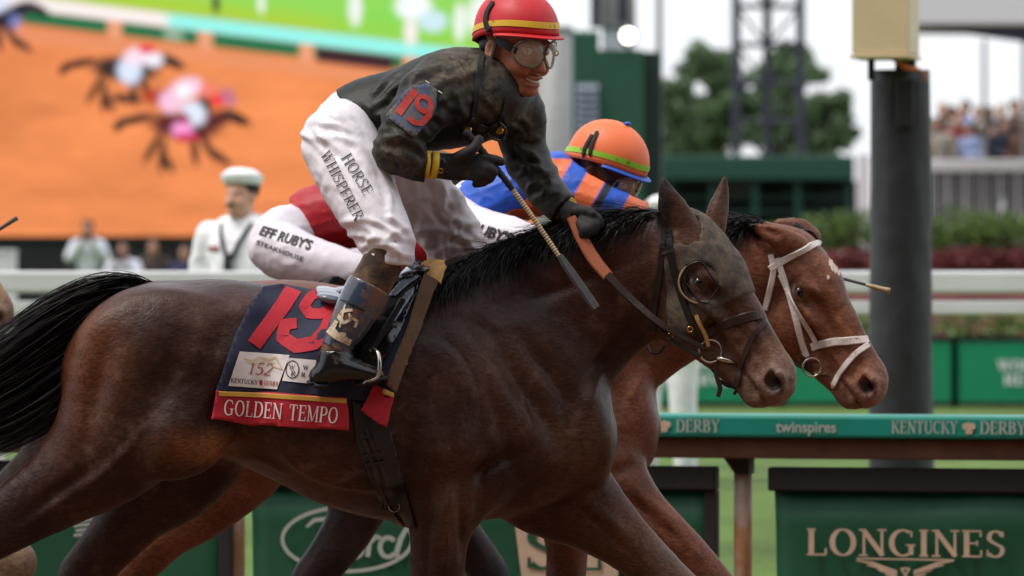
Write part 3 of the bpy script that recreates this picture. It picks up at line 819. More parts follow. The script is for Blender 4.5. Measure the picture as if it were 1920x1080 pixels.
strokes_on_rail('oval_ring', [(el, [7] * len(el))], M['print_grey'], bB)
sc_ = []
sc_.append(([(575, 988), (590, 975), (640, 970), (662, 975)], [5, 8, 8, 4])); sc_.append(([(622, 975), (606, 1020), (590, 1044), (572, 1040)], [7, 12, 9, 4])); sc_.append(([(592, 1010), (640, 1004)], [7, 7]))
sc_.append(([(664 + 17 * math.cos(R(t)), 1026 - 19 * math.sin(R(t))) for t in range(60, 430, 20)], [9] * 19))
sc_.append(([(684, 1006), (694, 1014), (690, 1044)], [4, 9, 9])); sc_.append(([(692, 1020), (706, 1006), (716, 1010)], [6, 9, 6]))
sc_.append(([(728 + 15 * math.cos(R(t)), 1026 - 18 * math.sin(R(t))) for t in range(40, 330, 20)], [9] * 15))
sc_.append(([(764, 988), (752, 1010), (743, 1040), (752, 1046), (764, 1038)], [8, 10, 10, 7, 4]))
strokes_on_rail('script_lettering', sc_, M['print_grey'], bB)
def poly_on_rail(name, poly, m, parent, back=BK, out=.002):
    v = []
    for x, y in poly: q = rail_pt(x, back) + RNn * out; v.append((q[0], q[1], zpx(x, y, back)))
    return mesh_np(name, v, [tuple(range(len(v)))][::-1], m, parent, False)
poly_on_rail('white_panel', [(965, 978), (1168, 978), (1152, 1160), (988, 1160)], M['print_tan'], bB, out=.002)
rail_text('lettering', 'SE', 985, 1132, zpx(1050, 1068), .160, M['board_green'], bB, back=BK - .0035, weight=1.2)
wv = []
for k in range(7): wv.append(([(139 + (k % 2) * 4, 950 + k * 9), (182 - k * 2, 946 + k * 9)], [5, 5]))
strokes_on_rail('woven_emblem', wv, M['print_grey'], bA)

# white double rail across the turf
PW = Pl(31.0)
wr = empty('turf_rail', (0, 31, GZ), 'white double bar rail crossing the turf behind the horses', 'rail')
MB().box(-30, 30, 30.96, 31.04, PW.p(0, 549)[2], PW.p(0, 508)[2]).build('top_bar', M['white_paint'], wr, bevel=.015)
MB().box(-30, 30, 30.97, 31.03, PW.p(0, 590)[2], PW.p(0, 564)[2]).build('lower_bar', M['white_paint'], wr, bevel=.012)
for x in np.arange(-28.4, 29, 3.2): MB().box(x - .03, x + .03, 31.045, 31.10, GZ - .02, PW.p(0, 512)[2]).build('rail_post', M['white_paint'], wr, bevel=.006)
PB = Pl(58.0); q = PB.p(-60, 474); q2 = PB.p(26, 620)
wb = empty('equipment_box', (q2[0] - .2, 58.2, GZ), 'white equipment box behind the white rail at the left edge', 'box')
MB().box(q[0], q2[0], 57.9, 58.4, GZ - .01, q[2]).build('case', M['white_paint'], wb, bevel=.02)
MB().box(q[0] - .01, q2[0] + .01, 57.88, 58.42, q[2] + .003, q[2] + .03).build('lid', M['white_paint'], wb, bevel=.008)

# padded finish post with a beige box on top
PP = Pl(27.0); r_ = 61 * PP.k; c = PP.p(1690, 0)
post = empty('padded_post', (c[0], 27, .25), 'tall black padded post standing behind the teal rail', 'post')
n = 36; v = []; f = []; zs_ = np.linspace(.22, PP.p(0, 132)[2], 40)
for j, z in enumerate(zs_):
    for i in range(n):
        a = 2 * math.pi * i / n; rr = r_ * (1.03 - .12 * j / 39) + .006 * math.sin(3 * a + z * 4) * (vnoise(np.array([[z * 3, math.cos(a) * 2, math.sin(a) * 2]]))[0]) + .004 * (vnoise(np.array([[z * 9, math.cos(a) * 3, math.sin(a) * 3 + 4]]))[0] - .5)
        v.append((c[0] - .004 * j / 39 + rr * math.cos(a), 27 + rr * math.sin(a), z))
for j in range(39):
    for i in range(n): f.append((j * n + i, j * n + (i + 1) % n, (j + 1) * n + (i + 1) % n, (j + 1) * n + i))
f.append(tuple(39 * n + i for i in range(n)))
mesh_np('padding', v, f, M['pad'], post, True)
MB().box(c[0] - .035, c[0] + .045, 26.82, 26.838, PP.p(0, 240)[2], PP.p(0, 150)[2]).build('flap', M['pad'], post, bevel=.006)
MB().tube([(c[0] + .02, 27.0, PP.p(0, 134)[2]), (c[0] + .02, 27.0, PP.p(0, -120)[2])], .05, 16).build('pole', M['black'], post, smooth=True)
bx0, bx1, bz0 = PP.p(1601, 0)[0], PP.p(1708, 0)[0], PP.p(0, 107)[2]
cb = empty('camera_box', (c[0], 26.75, bz0), 'beige metal box mounted on top of the padded post', 'box')
MB().box(bx0, bx1, 26.62, 26.90, bz0, bz0 + .62, rz=R(-14)).build('case', M['beige'], cb, bevel=.006)
MB().box(bx0 - .006, bx1 + .006, 26.60, 26.92, bz0 - .02, bz0 - .003, rz=R(-14)).build('base_flange', M['beige'], cb, bevel=.004)
MB().box(bx0 + .05, bx0 + .08, 26.70, 26.74, bz0 - .12, bz0 - .02).build('bracket', M['black'], cb)
for k in range(3):
    MB().tube(spline([(bx0 + .16 + .01 * k, 26.72, bz0 - .02), (bx0 + .22, 26.70, bz0 - .05 - .008 * k), (bx0 + .30, 26.74, bz0 - .075), (bx0 + .33, 26.86, bz0 - .12)], 6), .007, 8).build('cable', M['cable'], cb, smooth=True)

# green sign boards along the turf
PS = Pl(52.0)
for i, (a, b, lab) in enumerate(((820, 1135, 'third'), (1145, 1460, 'second'), (1470, 1785, 'first'), (1795, 2110, 'x'))):
    if b < 1200: continue
    lab = {'second': 'green sign board seen below the horses\' muzzles beyond the rail', 'first': 'green sign board beyond the rail, left of the black padded post\'s right side', 'x': 'green sign board reading WOODFORD RESERVE at the right edge'}[lab]
    qa, qb = PS.p(a, 755), PS.p(b, 640)
    o = empty('sign_board', ((qa[0] + qb[0]) / 2, 52, GZ), lab, 'sign', 'green sign boards on the turf')
    MB().box(qa[0], qb[0], 52, 52.06, qa[2], qb[2]).build('panel', M['sign_green'], o, bevel=.01)
    fr = MB(); fr.box(qa[0] - .04, qb[0] + .04, 51.99, 52.07, qb[2] + .002, qb[2] + .05); fr.box(qa[0] - .045, qa[0] - .003, 51.985, 52.075, GZ, qb[2]); fr.box(qb[0] + .003, qb[0] + .045, 51.985, 52.075, GZ, qb[2])
    fr.box(qa[0], qb[0], 51.99, 52.07, qa[2] - .04, qa[2] - .003); fr.build('frame', M['black'], o)
    for t, y0, h in (('WOODFORD', 695, 20), ('RESERVE', 722, 20)):
        st, w = text_strokes(t); hh = h * PS.k; cx = (qa[0] + qb[0]) / 2; sx = (165 if t[0] == 'W' else 140) * PS.k / w / hh
        vv, ff = strokes_mesh([(p, [x * 1.6 for x in ww]) for p, ww in st], lambda x, y, l: (cx + (x - w / 2) * hh * sx, 51.994 - l * 8, PS.p(0, y0)[2] + y * hh))
        mesh_np('lettering', vv, ff, M['white_paint'], o, False)

# foliage
def leaf_cloud(name, blobs, n, size, m, parent, seed=0):
    """many leaf-sized faces spread through ellipsoids (cx,cy,cz,rx,ry,rz)"""
    rg = np.random.default_rng(seed); P = []
    vol = np.array([b[3] * b[4] * b[5] for b in blobs]) ** .67; cnt = np.maximum(1, (n * vol / vol.sum())).astype(int)
    for b, k in zip(blobs, cnt):
        d = rg.normal(size=(k, 3)); d /= np.linalg.norm(d, axis=1)[:, None]; r = rg.random(k) ** .45
        P.append(np.array(b[:3]) + d * r[:, None] * np.array(b[3:]))
    P = np.vstack(P); k = len(P); a = rg.normal(size=(k, 3)); a /= np.linalg.norm(a, axis=1)[:, None]; c = np.cross(a, rg.normal(size=(k, 3))); c /= np.linalg.norm(c, axis=1)[:, None]
    s = size * rg.uniform(.6, 1.3, (k, 1)); v = np.stack([P - a * s, P - c * s * .55, P + a * s, P + c * s * .55], 1).reshape(-1, 3)
    f = np.arange(4 * k).reshape(-1, 4); return mesh_np(name, v, f, m, parent, False)
def hedge(name, label, x0, x1, y, z0, z1, m, dens=900, group=None, cat='hedge', size=.05, depth=.45, seed=1):
    rg = np.random.default_rng(seed); o = empty(name, ((x0 + x1) / 2, y, z0), label, cat, group); bl = []
    w = (z1 - z0) * .55; x = x0
    while x < x1: bl.append((x, y + rg.uniform(-.1, .1), (z0 + z1) / 2 + rg.uniform(-.1, .12) * (z1 - z0), w * rg.uniform(.8, 1.2), depth, (z1 - z0) * .55 * rg.uniform(.8, 1.15))); x += w * .9
    leaf_cloud('foliage', bl, int(dens * (x1 - x0)), size, m, o, seed)
    for x in np.arange(x0 + .3, x1, 1.1): MB().tube([(x, y, z0 - .1), (x + .1, y, z0 + (z1 - z0) * .6)], [.04, .02], 6).build('stem', M['bark'], o)
    return o
hedge('clipped_hedge', 'low clipped dark green hedge behind the green sign boards', PS.p(1180, 0)[0], PS.p(2150, 0)[0], 54.5, GZ, 1.32, M['leafA'], 1500, size=.045, seed=3)

# bank with bushes below the stands
PH = Pl(74.0)
bank = [(x, y, z) for y, z in ((70, GZ - .05), (72.5, 1.75), (76, 1.95), (110, 1.95)) for x in (PH.p(1180, 0)[0], PH.p(2400, 0)[0])]
tag(mesh_np('planted_bank', bank, [(0, 1, 3, 2), (2, 3, 5, 4), (4, 5, 7, 6)], M['mulch'], None, False), kind='structure')
for i, (a, b, y0, y1, m_, lab) in enumerate(((1370, 1470, 502, 412, 'leafA', 'bush between the ears of the two leading horses'), (1540, 1640, 490, 398, 'leafA', 'green bush left of the padded post'), (1755, 1840, 490, 402, 'leafA', 'green bush right of the padded post'),
        (1845, 1930, 492, 396, 'leafA', 'green bush at the right edge below the picket fence'), (1560, 1640, 512, 468, 'leafR', 'reddish low bush left of the padded post'), (1750, 1960, 514, 466, 'leafR', 'reddish low bush right of the padded post'), (1250, 1370, 500, 420, 'leafA', 'bush behind the ears of the leading horse'))):
    yy = 73.0 if m_ == 'leafR' else 74.0; P_ = Pl(yy); q0, q1 = P_.p(a, y0), P_.p(b, y1)
    hedge('bush', lab, q0[0], q1[0], yy, q0[2], q1[2], M[m_], 1300, 'bushes on the bank', 'bush', .05, .4, 20 + i)

# dark green stand
PT = Pl(86.0)
st_ = empty('viewing_stand', (PT.p(1420, 0)[0], 87, 1.95), 'dark green open stand with horizontal beams below the trees', 'stand')
def bxp(mb, P_, x0, x1, y0, y1, dep=.3):
    a, b = P_.p(x0, y1), P_.p(x1, y0); mb.box(a[0], b[0], P_.D, P_.D + dep, a[2], b[2]); return mb
bxp(MB(), PT, 1236, 1602, 292, 338, 4).build('roof_beam', M['stand_green'], st_, bevel=.03)
bxp(MB(), Pl(88.5), 1230, 1606, 338, 470, .2).build('back_wall', M['shed_dark'], st_)
for x in (1250, 1330, 1410, 1490, 1586): bxp(MB(), Pl(86.2), x, x + 12, 339, 500, .12).build('stand_post', M['stand_green'], st_)
for y in (366, 392, 418, 444): bxp(MB(), Pl(86.6), 1238, 1598, y, y + 9, .5).build('shelf', M['stand_green'], st_)
bxp(MB(), Pl(87.4), 1345, 1420, 342, 364, .2).build('pale_panel', M['grey_metal'], st_); bxp(MB(), Pl(87.4), 1470, 1520, 350, 366, .2).build('pale_panel', M['shed'], st_); bxp(MB(), Pl(87.4), 1540, 1580, 400, 416, .2).build('pale_panel', M['shed'], st_)
bxp(MB(), Pl(85.5), 1608, 1632, 290, 520, .2).build('white_post', M['white_paint'], st_)

# green metal shed
PG = Pl(76.0)
sh = empty('metal_shed', (PG.p(1150, 0)[0], 77, GZ), 'green corrugated metal shed behind the two jockeys', 'shed')
def corr(name, P_, x0, x1, y0, y1, m, pitch=.07):
    a, b = P_.p(x0, y1), P_.p(x1, y0); v = []; f = []; z = a[2]; i = 0
    while z < b[2]: v += [(a[0], P_.D - (.03 if i % 2 else 0), z), (b[0], P_.D - (.03 if i % 2 else 0), z)]; z += pitch / 2; i += 1
    for j in range(len(v) // 2 - 1): f.append((2 * j, 2 * j + 1, 2 * j + 3, 2 * j + 2))
    return mesh_np(name, v, f, m, sh, False)
corr('siding', PG, 1060, 1123, 58, 600, M['shed']); corr('siding', PG, 1123, 1207, 93, 600, M['shed'])
bxp(MB(), Pl(76.05), 1060, 1123, 58, 600, 3).build('wall_core', M['shed'], sh); bxp(MB(), Pl(76.05), 1124, 1206, 94, 600, 3).build('wall_core', M['shed'], sh)
bxp(MB(), Pl(76.2), 1207, 1241, 97, 600, 3).build('end_wall', M['shed_dark'], sh)
lv = MB()
for k in range(9): lv.add(*(lambda a, b: ([(a[0], 75.9, a[2]), (b[0], 75.9, a[2]), (b[0], 75.96, b[2]), (a[0], 75.96, b[2])], [(0, 1, 2, 3)]))(Pl(76).p(1080, 168 + k * 13), Pl(76).p(1122, 158 + k * 13)))
lv.build('louver', M['louver'], sh)
bxp(MB(), Pl(75.965), 1077, 1125, 153, 276, .01).build('vent_frame', M['shed_dark'], sh)
PC = Pl(70.0); c = PC.p(1040, 0)
col_ = empty('grey_column', (c[0], 70, GZ), 'round grey metal column between the screen and the green shed', 'column')
MB().tube([(c[0], 70, GZ), (c[0], 70, PC.p(0, 60)[2])], 33 * PC.k, 24).build('shaft', M['grey_metal'], col_, smooth=True)
MB().tube([(c[0], 70, PC.p(0, 60)[2] + .003), (c[0], 70, PC.p(0, 50)[2])], 35 * PC.k, 24).build('cap', M['grey_metal'], col_, smooth=True)
eq = empty('roof_unit', (PG.p(1150, 55)[0], 77.5, PG.p(0, 58)[2]), 'grey roof unit standing on top of the green shed', 'roof unit')
bxp(MB(), Pl(77.2), 1128, 1192, -40, 52, .8).build('case', M['grey_metal'], eq, bevel=.02); bxp(MB(), Pl(77.0), 1108, 1126, -40, 50, .4).build('dark_side', M['truss'], eq)
bxp(MB(), Pl(77.15), 1160, 1176, -10, 40, .03).build('grille', M['truss'], eq)
bxp(MB(), Pl(77.3), 1130, 1190, 53, 94, .1).build('stand_frame', M['white_paint'], eq)
q = Pl(75.5).p(1178, 67); fl = empty('floodlight', q, 'small lit floodlight on the roof of the green shed', 'lamp')
v_, f_ = ball(q, 13 * Pl(75.5).k, 18, 12, (1, .5, 1)); mesh_np('bulb', v_, f_, M['lamp'], fl)
MB().tube([(q[0], 75.56, q[2]), (q[0], 75.66, q[2])], [.06, .13], 14).build('housing', M['truss'], fl); MB().box(q[0] - .02, q[0] + .02, 75.62, 75.68, PG.p(0, 96)[2], q[2] - .06).build('bracket', M['truss'], fl)
q = Pl(80).p(1236, 0); lp = MB().tube([(q[0], 80, GZ), (q[0], 80, 9)], [.05, .04], 8).build('flag_pole', M['grey_metal']); tag(lp, 'thin grey pole rising behind the green shed', 'pole')

# steel lattice tower
PK = Pl(110.0); tw = empty('lattice_tower', (PK.p(1440, 0)[0], 110, 1.9), 'dark steel lattice tower in front of the trees', 'tower')
ztop = PK.p(0, -160)[2]; zb = PK.p(0, 330)[2]
for x, y in ((1380, 110), (1441, 110.6), (1501, 110)): MB().tube([(PK.p(x, 0)[0], y, 1.9), (PK.p(x, 0)[0], y, ztop)], .085, 8).build('leg', M['truss'], tw)
for y in (-130, -60, 12, 84, 156, 228):
    a, b = PK.p(1380, y), PK.p(1501, y); MB().tube([(a[0], 110, a[2]), (b[0], 110, b[2])], .05, 8).build('crossbar', M['truss'], tw)
    a, b, d = PK.p(1380, y), PK.p(1441, y + 72), PK.p(1501, y)
    MB().tube([(a[0], 110, a[2]), (b[0], 110.6, b[2])], .028, 6).build('brace', M['truss'], tw); MB().tube([(d[0], 110, d[2]), (b[0], 110.6, b[2])], .028, 6).build('brace', M['truss'], tw)

# trees
def tree(label, D, px, py_top, py_mid, w, seed, n=15000):
    rg = np.random.default_rng(seed); P_ = Pl(D); b = P_.p(px, 0); zt = P_.p(0, py_top)[2]; zm = P_.p(0, py_mid)[2]; r = w * P_.k / 2
    o = empty('broadleaf_tree', (b[0], D, 1.9), label, 'tree', 'trees behind the stand')
    tr = MB().tube(spline([(b[0], D, 1.9), (b[0] + .1, D, zm * .6), (b[0] - .1, D, zm), (b[0], D, zt * .9)], 5), list(np.linspace(.22, .05, 16)), 9); bl = []
    for k in range(46):
        a = rg.uniform(0, 6.28); rr = r * rg.uniform(.05, .9); z = zm + (zt - zm) * rg.uniform(-.9, .92); sh = math.sqrt(max(.05, 1 - ((z - zm) / (zt - zm)) ** 2)); c_ = (b[0] + rr * sh * math.cos(a), D + rr * .7 * math.sin(a), z)
        bl.append((*c_, r * rg.uniform(.20, .36), r * .3, r * rg.uniform(.16, .30))); tr.tube([(b[0], D, z - .5 * r), c_], [.06, .015], 6)
    tr.build('trunk', M['bark'], o, smooth=True); leaf_cloud('crown', bl, n, .075, M['leafB'], o, seed); return o
tree('tallest leafy tree, behind the lattice tower', 130, 1345, 82, 190, 210, 5)
tree('leafy tree behind the right side of the lattice tower', 128, 1480, 92, 200, 190, 6)
tree('leafy tree with a spray of branches left of the padded post', 126, 1555, 165, 245, 120, 7, 7000)
tree('darker tree close behind the green shed', 124, 1270, 150, 240, 130, 8, 8000)

# white canopy and picket fence for the spectators
PN = Pl(84.0)
cn = empty('white_canopy', (PN.p(1850, 0)[0], 86, 2), 'white canopy roof above the spectators at top right', 'canopy')
a, b = PN.p(1712, 48), PN.p(2300, -120)
MB().box(a[0], b[0], 84, 87, a[2], b[2]).build('roof', M['canopy'], cn, bevel=.05)
v = [(PN.p(1716, 50)[0], 84.1, PN.p(0, 50)[2]), (b[0], 84.1, PN.p(0, 50)[2]), (b[0], 84.1, PN.p(0, 130)[2]), (b[0], 84.4, PN.p(0, 50)[2]), (PN.p(1716, 50)[0], 84.4, PN.p(0, 50)[2])]
v = [(a_[0], a_[1], a_[2] - .002) for a_ in v]
mesh_np('shaded_underside', v, [(0, 2, 1), (0, 4, 3, 2)], M['truss'], cn, False)  # shade under the canopy, put in as a dark wedge
for x, w in ((1846, 7), (1921, 8)): q = Pl(88).p(x, 0); MB().box(q[0] - w * .5 * .008, q[0] + w * .5 * .008, 88, 88.08, 1.95, PN.p(0, 52)[2]).build('canopy_post', M['grey_metal'], cn)
PF = Pl(88.0)
pf = empty('picket_fence', (PF.p(1850, 0)[0], 88, 1.95), 'white topped picket fence in front of the spectators', 'fence')
bxp(MB(), Pl(87.9), 1742, 2200, 299, 322, .16).build('top_rail', M['white_paint'], pf, bevel=.02)
for i, x in enumerate(np.arange(1742, 2000, 8.2)): bxp(MB(), PF, x, x + 4.2, 323, 470, .05).build('picket', M['grey_metal'] if i % 4 else M['white_paint'], pf)
bxp(MB(), Pl(88.1), 1742, 2000, 452, 462, .05).build('lower_rail', M['grey_metal'], pf)
tt = tag(bxp(MB(), Pl(88.6), 1700, 2400, 396, 560, 14).build('spectator_terrace', M['shed_dark']), 'dark raised terrace the spectators stand on', 'terrace')

# big video screen
PV = Pl(95.0)
vs = empty('video_screen', (PV.p(450, 500)[0], 95, GZ), 'huge video screen showing horses racing on orange dirt', 'screen')
a, b = PV.p(-340, 443), PV.p(1004, -330)
MB().box(a[0] - .1, b[0] + .06, 95.03, 95.6, a[2] - .1, b[2] + .1).build('housing', M['screen_black'], vs, bevel=.02)
MB().box(a[0], b[0] - .1, 95.1, 95.5, GZ - .01, a[2] - .103).build('skirt', M['screen_black'], vs)
gx = np.linspace(-340, 1004, 400); gy = np.linspace(-330, 443, 236); GXX, GYY = np.meshgrid(gx, gy); X_, Y_ = GXX.ravel(), GYY.ravel()
def sst(x, a_, b_): t = np.clip((x - a_) / (b_ - a_), 0, 1); return t * t * (3 - 2 * t)
ns = vnoise(np.stack([X_ / 90, Y_ / 26, X_ * 0], 1)); ns2 = vnoise(np.stack([X_ / 260, Y_ / 60, X_ * 0 + 9], 1)); ns3 = vnoise(np.stack([X_ / 30, Y_ / 9, X_ * 0 + 4], 1))
img = np.array(lin(233, 138, 82)) * (0.80 + .20 * ns + .18 * ns2 + .12 * ns3)[:, None]
tpk = sst(Y_, 150, 20)[:, None] * .5; img = img * (1 - tpk) + np.array(lin(232, 128, 88)) * tpk
line = -6 + (X_ - 60) * .1216                                        # upper edge of the rail in the broadcast picture
def band(lo, hi, soft=4): return (sst(Y_ - line, lo - soft, lo + soft) * (1 - sst(Y_ - line, hi - soft, hi + soft)))[:, None]
def put(c_, w_):
    global img
    img = img * (1 - w_) + np.array(c_) * w_
put(lin(232, 150, 108), band(62, 84, 10) * .7)
put(lin(28, 112, 70), band(26, 52)); 
for x0 in (30, 215, 385, 575, 770, 960): put(lin(238, 160, 120), band(20, 60) * (sst(X_, x0 - 18, x0 - 10) * (1 - sst(X_, x0 + 10, x0 + 18)))[:, None])
put(lin(60, 30, 40), band(30, 56) * (sst(X_, 588, 600) * (1 - sst(X_, 728, 745)))[:, None]); put(lin(170, 196, 170), band(28, 50) * (sst(X_, 300, 315) * (1 - sst(X_, 335, 350)))[:, None] * .7)
gr = (1 - sst(Y_ - line, -6, 4))[:, None]; put(lin(150, 216, 90), gr); put(lin(176, 206, 50), gr * sst(Y_ - line, -50, -12)[:, None] * .8); put(lin(120, 220, 90), gr * sst(ns2, .4, .8)[:, None] * .5)
wh = sst(X_, 300, 330)[:, None]; rail_c = np.array(lin(250, 240, 236)) * (1 - wh) + np.array(lin(150, 246, 236)) * wh; w_ = band(0, 26); img = img * (1 - w_) + rail_c * w_
def blob(x, y, rx, ry, c_, ang=0, amt=1, soft=.35):
    ca, sa = math.cos(R(ang)), math.sin(R(ang)); dx, dy = X_ - x, Y_ - y; d = np.sqrt(((dx * ca + dy * sa) / rx) ** 2 + ((-dx * sa + dy * ca) / ry) ** 2)
    put(lin(*c_), ((1 - sst(d, 1 - soft, 1 + soft)) * amt)[:, None])
for x in (405, 490): blob(x, 6, 7, 20, (60, 66, 50) if x == 405 else (236, 246, 232))
blob(666, 15, 13, 34, (240, 244, 236)); blob(862, 42, 12, 36, (238, 246, 234)); blob(775, 12, 34, 26, (250, 252, 255)); blob(812, 40, 26, 20, (210, 236, 246)); blob(770, 60, 13, 26, (250, 240, 236))
blob(905, 30, 30, 40, (250, 250, 250), 0, .9); blob(520, -60, 60, 16, (240, 244, 240))
def scr_horse(x, y, s, c_, c2=(40, 26, 28)):
    """galloping horse silhouette in the broadcast picture, x,y = back"""
    blob(x, y, 66 * s, 25 * s, c_, 6); blob(x + 62 * s, y - 12 * s, 34 * s, 15 * s, c_, -22); blob(x + 100 * s, y - 14 * s, 26 * s, 10 * s, c2, 24); blob(x - 92 * s, y - 12 * s, 36 * s, 8 * s, c2, -14); blob(x - 120 * s, y - 2 * s, 16 * s, 8 * s, c2, -50)
    for dx, dy, an, L in ((-58, 40, 120, 34), (-40, 56, 96, 32), (-30, 70, 60, 20), (44, 38, 60, 34), (70, 60, 40, 24), (20, 46, 84, 28)): blob(x + dx * s, y + dy * s, L * s, 7.5 * s, c2, an, .9)
scr_horse(-20, 30, .9, (30, 30, 50)); blob(-12, 2, 30, 22, (226, 232, 250)); blob(28, 40, 12, 14, (120, 140, 210), 0, .7)
scr_horse(232, 130, .92, (58, 40, 38)); blob(243, 132, 23, 26, (222, 232, 255)); blob(257, 106, 24, 17, (255, 226, 240), -12); blob(288, 112, 18, 14, (248, 240, 250)); blob(275, 92, 16, 8, (232, 50, 70)); blob(236, 185, 30, 8, (60, 40, 40), 6)
scr_horse(345, 236, 1.0, (96, 38, 36)); blob(300, 182, 34, 15, (186, 66, 44), 0); blob(322, 190, 24, 22, (252, 200, 226)); blob(352, 164, 30, 18, (255, 214, 236), -8); blob(345, 172, 14, 13, (246, 250, 255)); blob(390, 170, 16, 18, (246, 130, 110)); blob(382, 200, 15, 18, (40, 30, 36))
blob(364, 212, 20, 24, (228, 236, 255), -40); blob(408, 188, 13, 13, (244, 60, 60)); blob(428, 182, 13, 18, (190, 110, 150), -30, .8); blob(342, 244, 20, 17, (255, 160, 220)); blob(350, 258, 24, 8, (200, 40, 80)); blob(345, 222, 12, 8, (150, 30, 60))
P3 = np.stack([(X_ - 960) * PV.k, np.full(len(X_), 95.0), CH - (Y_ - 540) * PV.k], 1)
nx, ny = len(gx), len(gy); bI = (np.arange(ny - 1)[:, None] * nx + np.arange(nx - 1)[None, :]).ravel(); fq = np.stack([bI, bI + nx, bI + nx + 1, bI + 1], 1)
M['display'] = mat('screen_picture', (0, 0, 0), attr=True, rough=.6, spec=.1, emit='attr', estr=.92)
# a display emits; its surface itself is nearly black
nt = M['display'].node_tree; bs = nt.nodes['Principled BSDF']
for l in list(nt.links):
    if l.to_socket == bs.inputs['Base Color']: nt.links.remove(l)
bs.inputs['Base Color'].default_value = (.01, .01, .01, 1)
mesh_np('display', P3, fq, M['display'], vs, False, col=np.clip(img, 0, 2))

# unseen stand added behind the camera; it blocks sky light on the near sides
M['seats'] = mat('shading_stand_dark', lin(70, 66, 64), rough=.9, var=.3, vscale=1)  # kept dark to cut light bounced onto the near sides
gs = empty('shading_stand', (0, -16, 0), 'unseen dark stand added behind the camera to shade the near sides', 'shading_stand')
MB().box(-90, 90, -34, -30, 0, 26).build('back_wall', M['seats'], gs)
MB().box(-90, 90, -34, -15, 26, 27).build('roof', M['seats'], gs)
for k in range(10): MB().box(-90, 90, -30 + k * 1.4, -28.6 + k * 1.4, 0, 10.4 - k * 1.0).build('seating_tier', M['seats'], gs)
# ------------------------------------------------------------------ horses
class HP:
    """horse measures (pixels of the nearest horse) set down at another place: ax, ay shift, sc keeps real size"""
    def __init__(s, D, ax=0.0, near=16.6667):
        s.pl = Pl(D); s.sc = near / D; s.ax = ax; s.ay = 540 * (1 - s.sc); s.k = s.pl.k * s.sc
    def p(s, x, y, w=0): return s.pl.p(s.ax + x * s.sc, s.ay + y * s.sc, w * s.sc)
    def inv(s, v): return (v[:, 0] / s.pl.k + 960 - s.ax) / s.sc, (540 - (v[:, 2] - CH) / s.pl.k - s.ay) / s.sc, (s.pl.D - v[:, 1]) / s.k
    def ch(s, rows): return np.array([[*s.p(r[0], r[1], r[2]), r[3] * s.k, r[4] * s.k] for r in rows])

TRUNK = [(110, 700, 722, 8), (122, 648, 790, 62), (150, 605, 850, 104), (200, 562, 868, 140), (265, 533, 868, 160), (350, 526, 860, 172), (430, 525, 866, 178),
         (500, 534, 893, 176), (600, 550, 944, 184), (700, 548, 973, 188), (790, 520, 986, 182), (850, 500, 984, 165), (905, 510, 976, 148), (980, 545, 962, 134),
         (1050, 595, 940, 120), (1105, 655, 915, 102), (1140, 735, 893, 74), (1154, 800, 842, 24)]
NECK = [(880, 690, 0, 195, 105), (1000, 622, 5, 172, 84), (1090, 562, 18, 148, 68), (1180, 522, 40, 122, 58), (1245, 500, 62, 104, 56)]
HIND_N = [(285, 690, 88, 150, 84), (225, 815, 98, 118, 72), (140, 895, 98, 82, 56), (45, 960, 95, 62, 42), (-60, 1030, 92, 48, 34), (-120, 1075, 90, 46, 34)]
HIND_N2 = [(-120, 1075, 90, 42, 32), (-190, 1180, 88, 28, 24), (-250, 1280, 86, 28, 24), (-280, 1320, 86, 34, 28), (-330, 1345, 86, 26, 24)]
HIND_F = [(380, 740, -80, 140, 84), (330, 870, -90, 105, 70), (255, 955, -92, 68, 50), (200, 1020, -92, 54, 40), (150, 1080, -92, 48, 36)]
HIND_F2 = [(150, 1080, -92, 44, 34), (110, 1200, -92, 28, 24), (80, 1330, -92, 27, 23), (70, 1375, -92, 34, 28), (105, 1430, -92, 27, 24)]
FORE_N = [(880, 800, 88, 130, 66), (848, 900, 96, 92, 60), (828, 985, 98, 60, 46), (822, 1080, 96, 49, 38), (816, 1165, 94, 42, 36)]
FORE_N2 = [(816, 1165, 94, 40, 34), (800, 1260, 92, 25, 22), (786, 1360, 90, 26, 22), (780, 1405, 90, 33, 27), (812, 1462, 90, 27, 24)]
FORE_F = [(965, 830, -70, 135, 64), (1040, 912, -80, 104, 60), (1110, 968, -82, 74, 50), (1175, 1020, -82, 54, 40), (1245, 1082, -82, 44, 36), (1325, 1160, -82, 42, 36)]
FORE_F2 = [(1325, 1160, -82, 40, 34), (1420, 1260, -82, 25, 22), (1490, 1340, -82, 26, 22), (1525, 1378, -82, 33, 27), (1580, 1390, -82, 27, 24)]

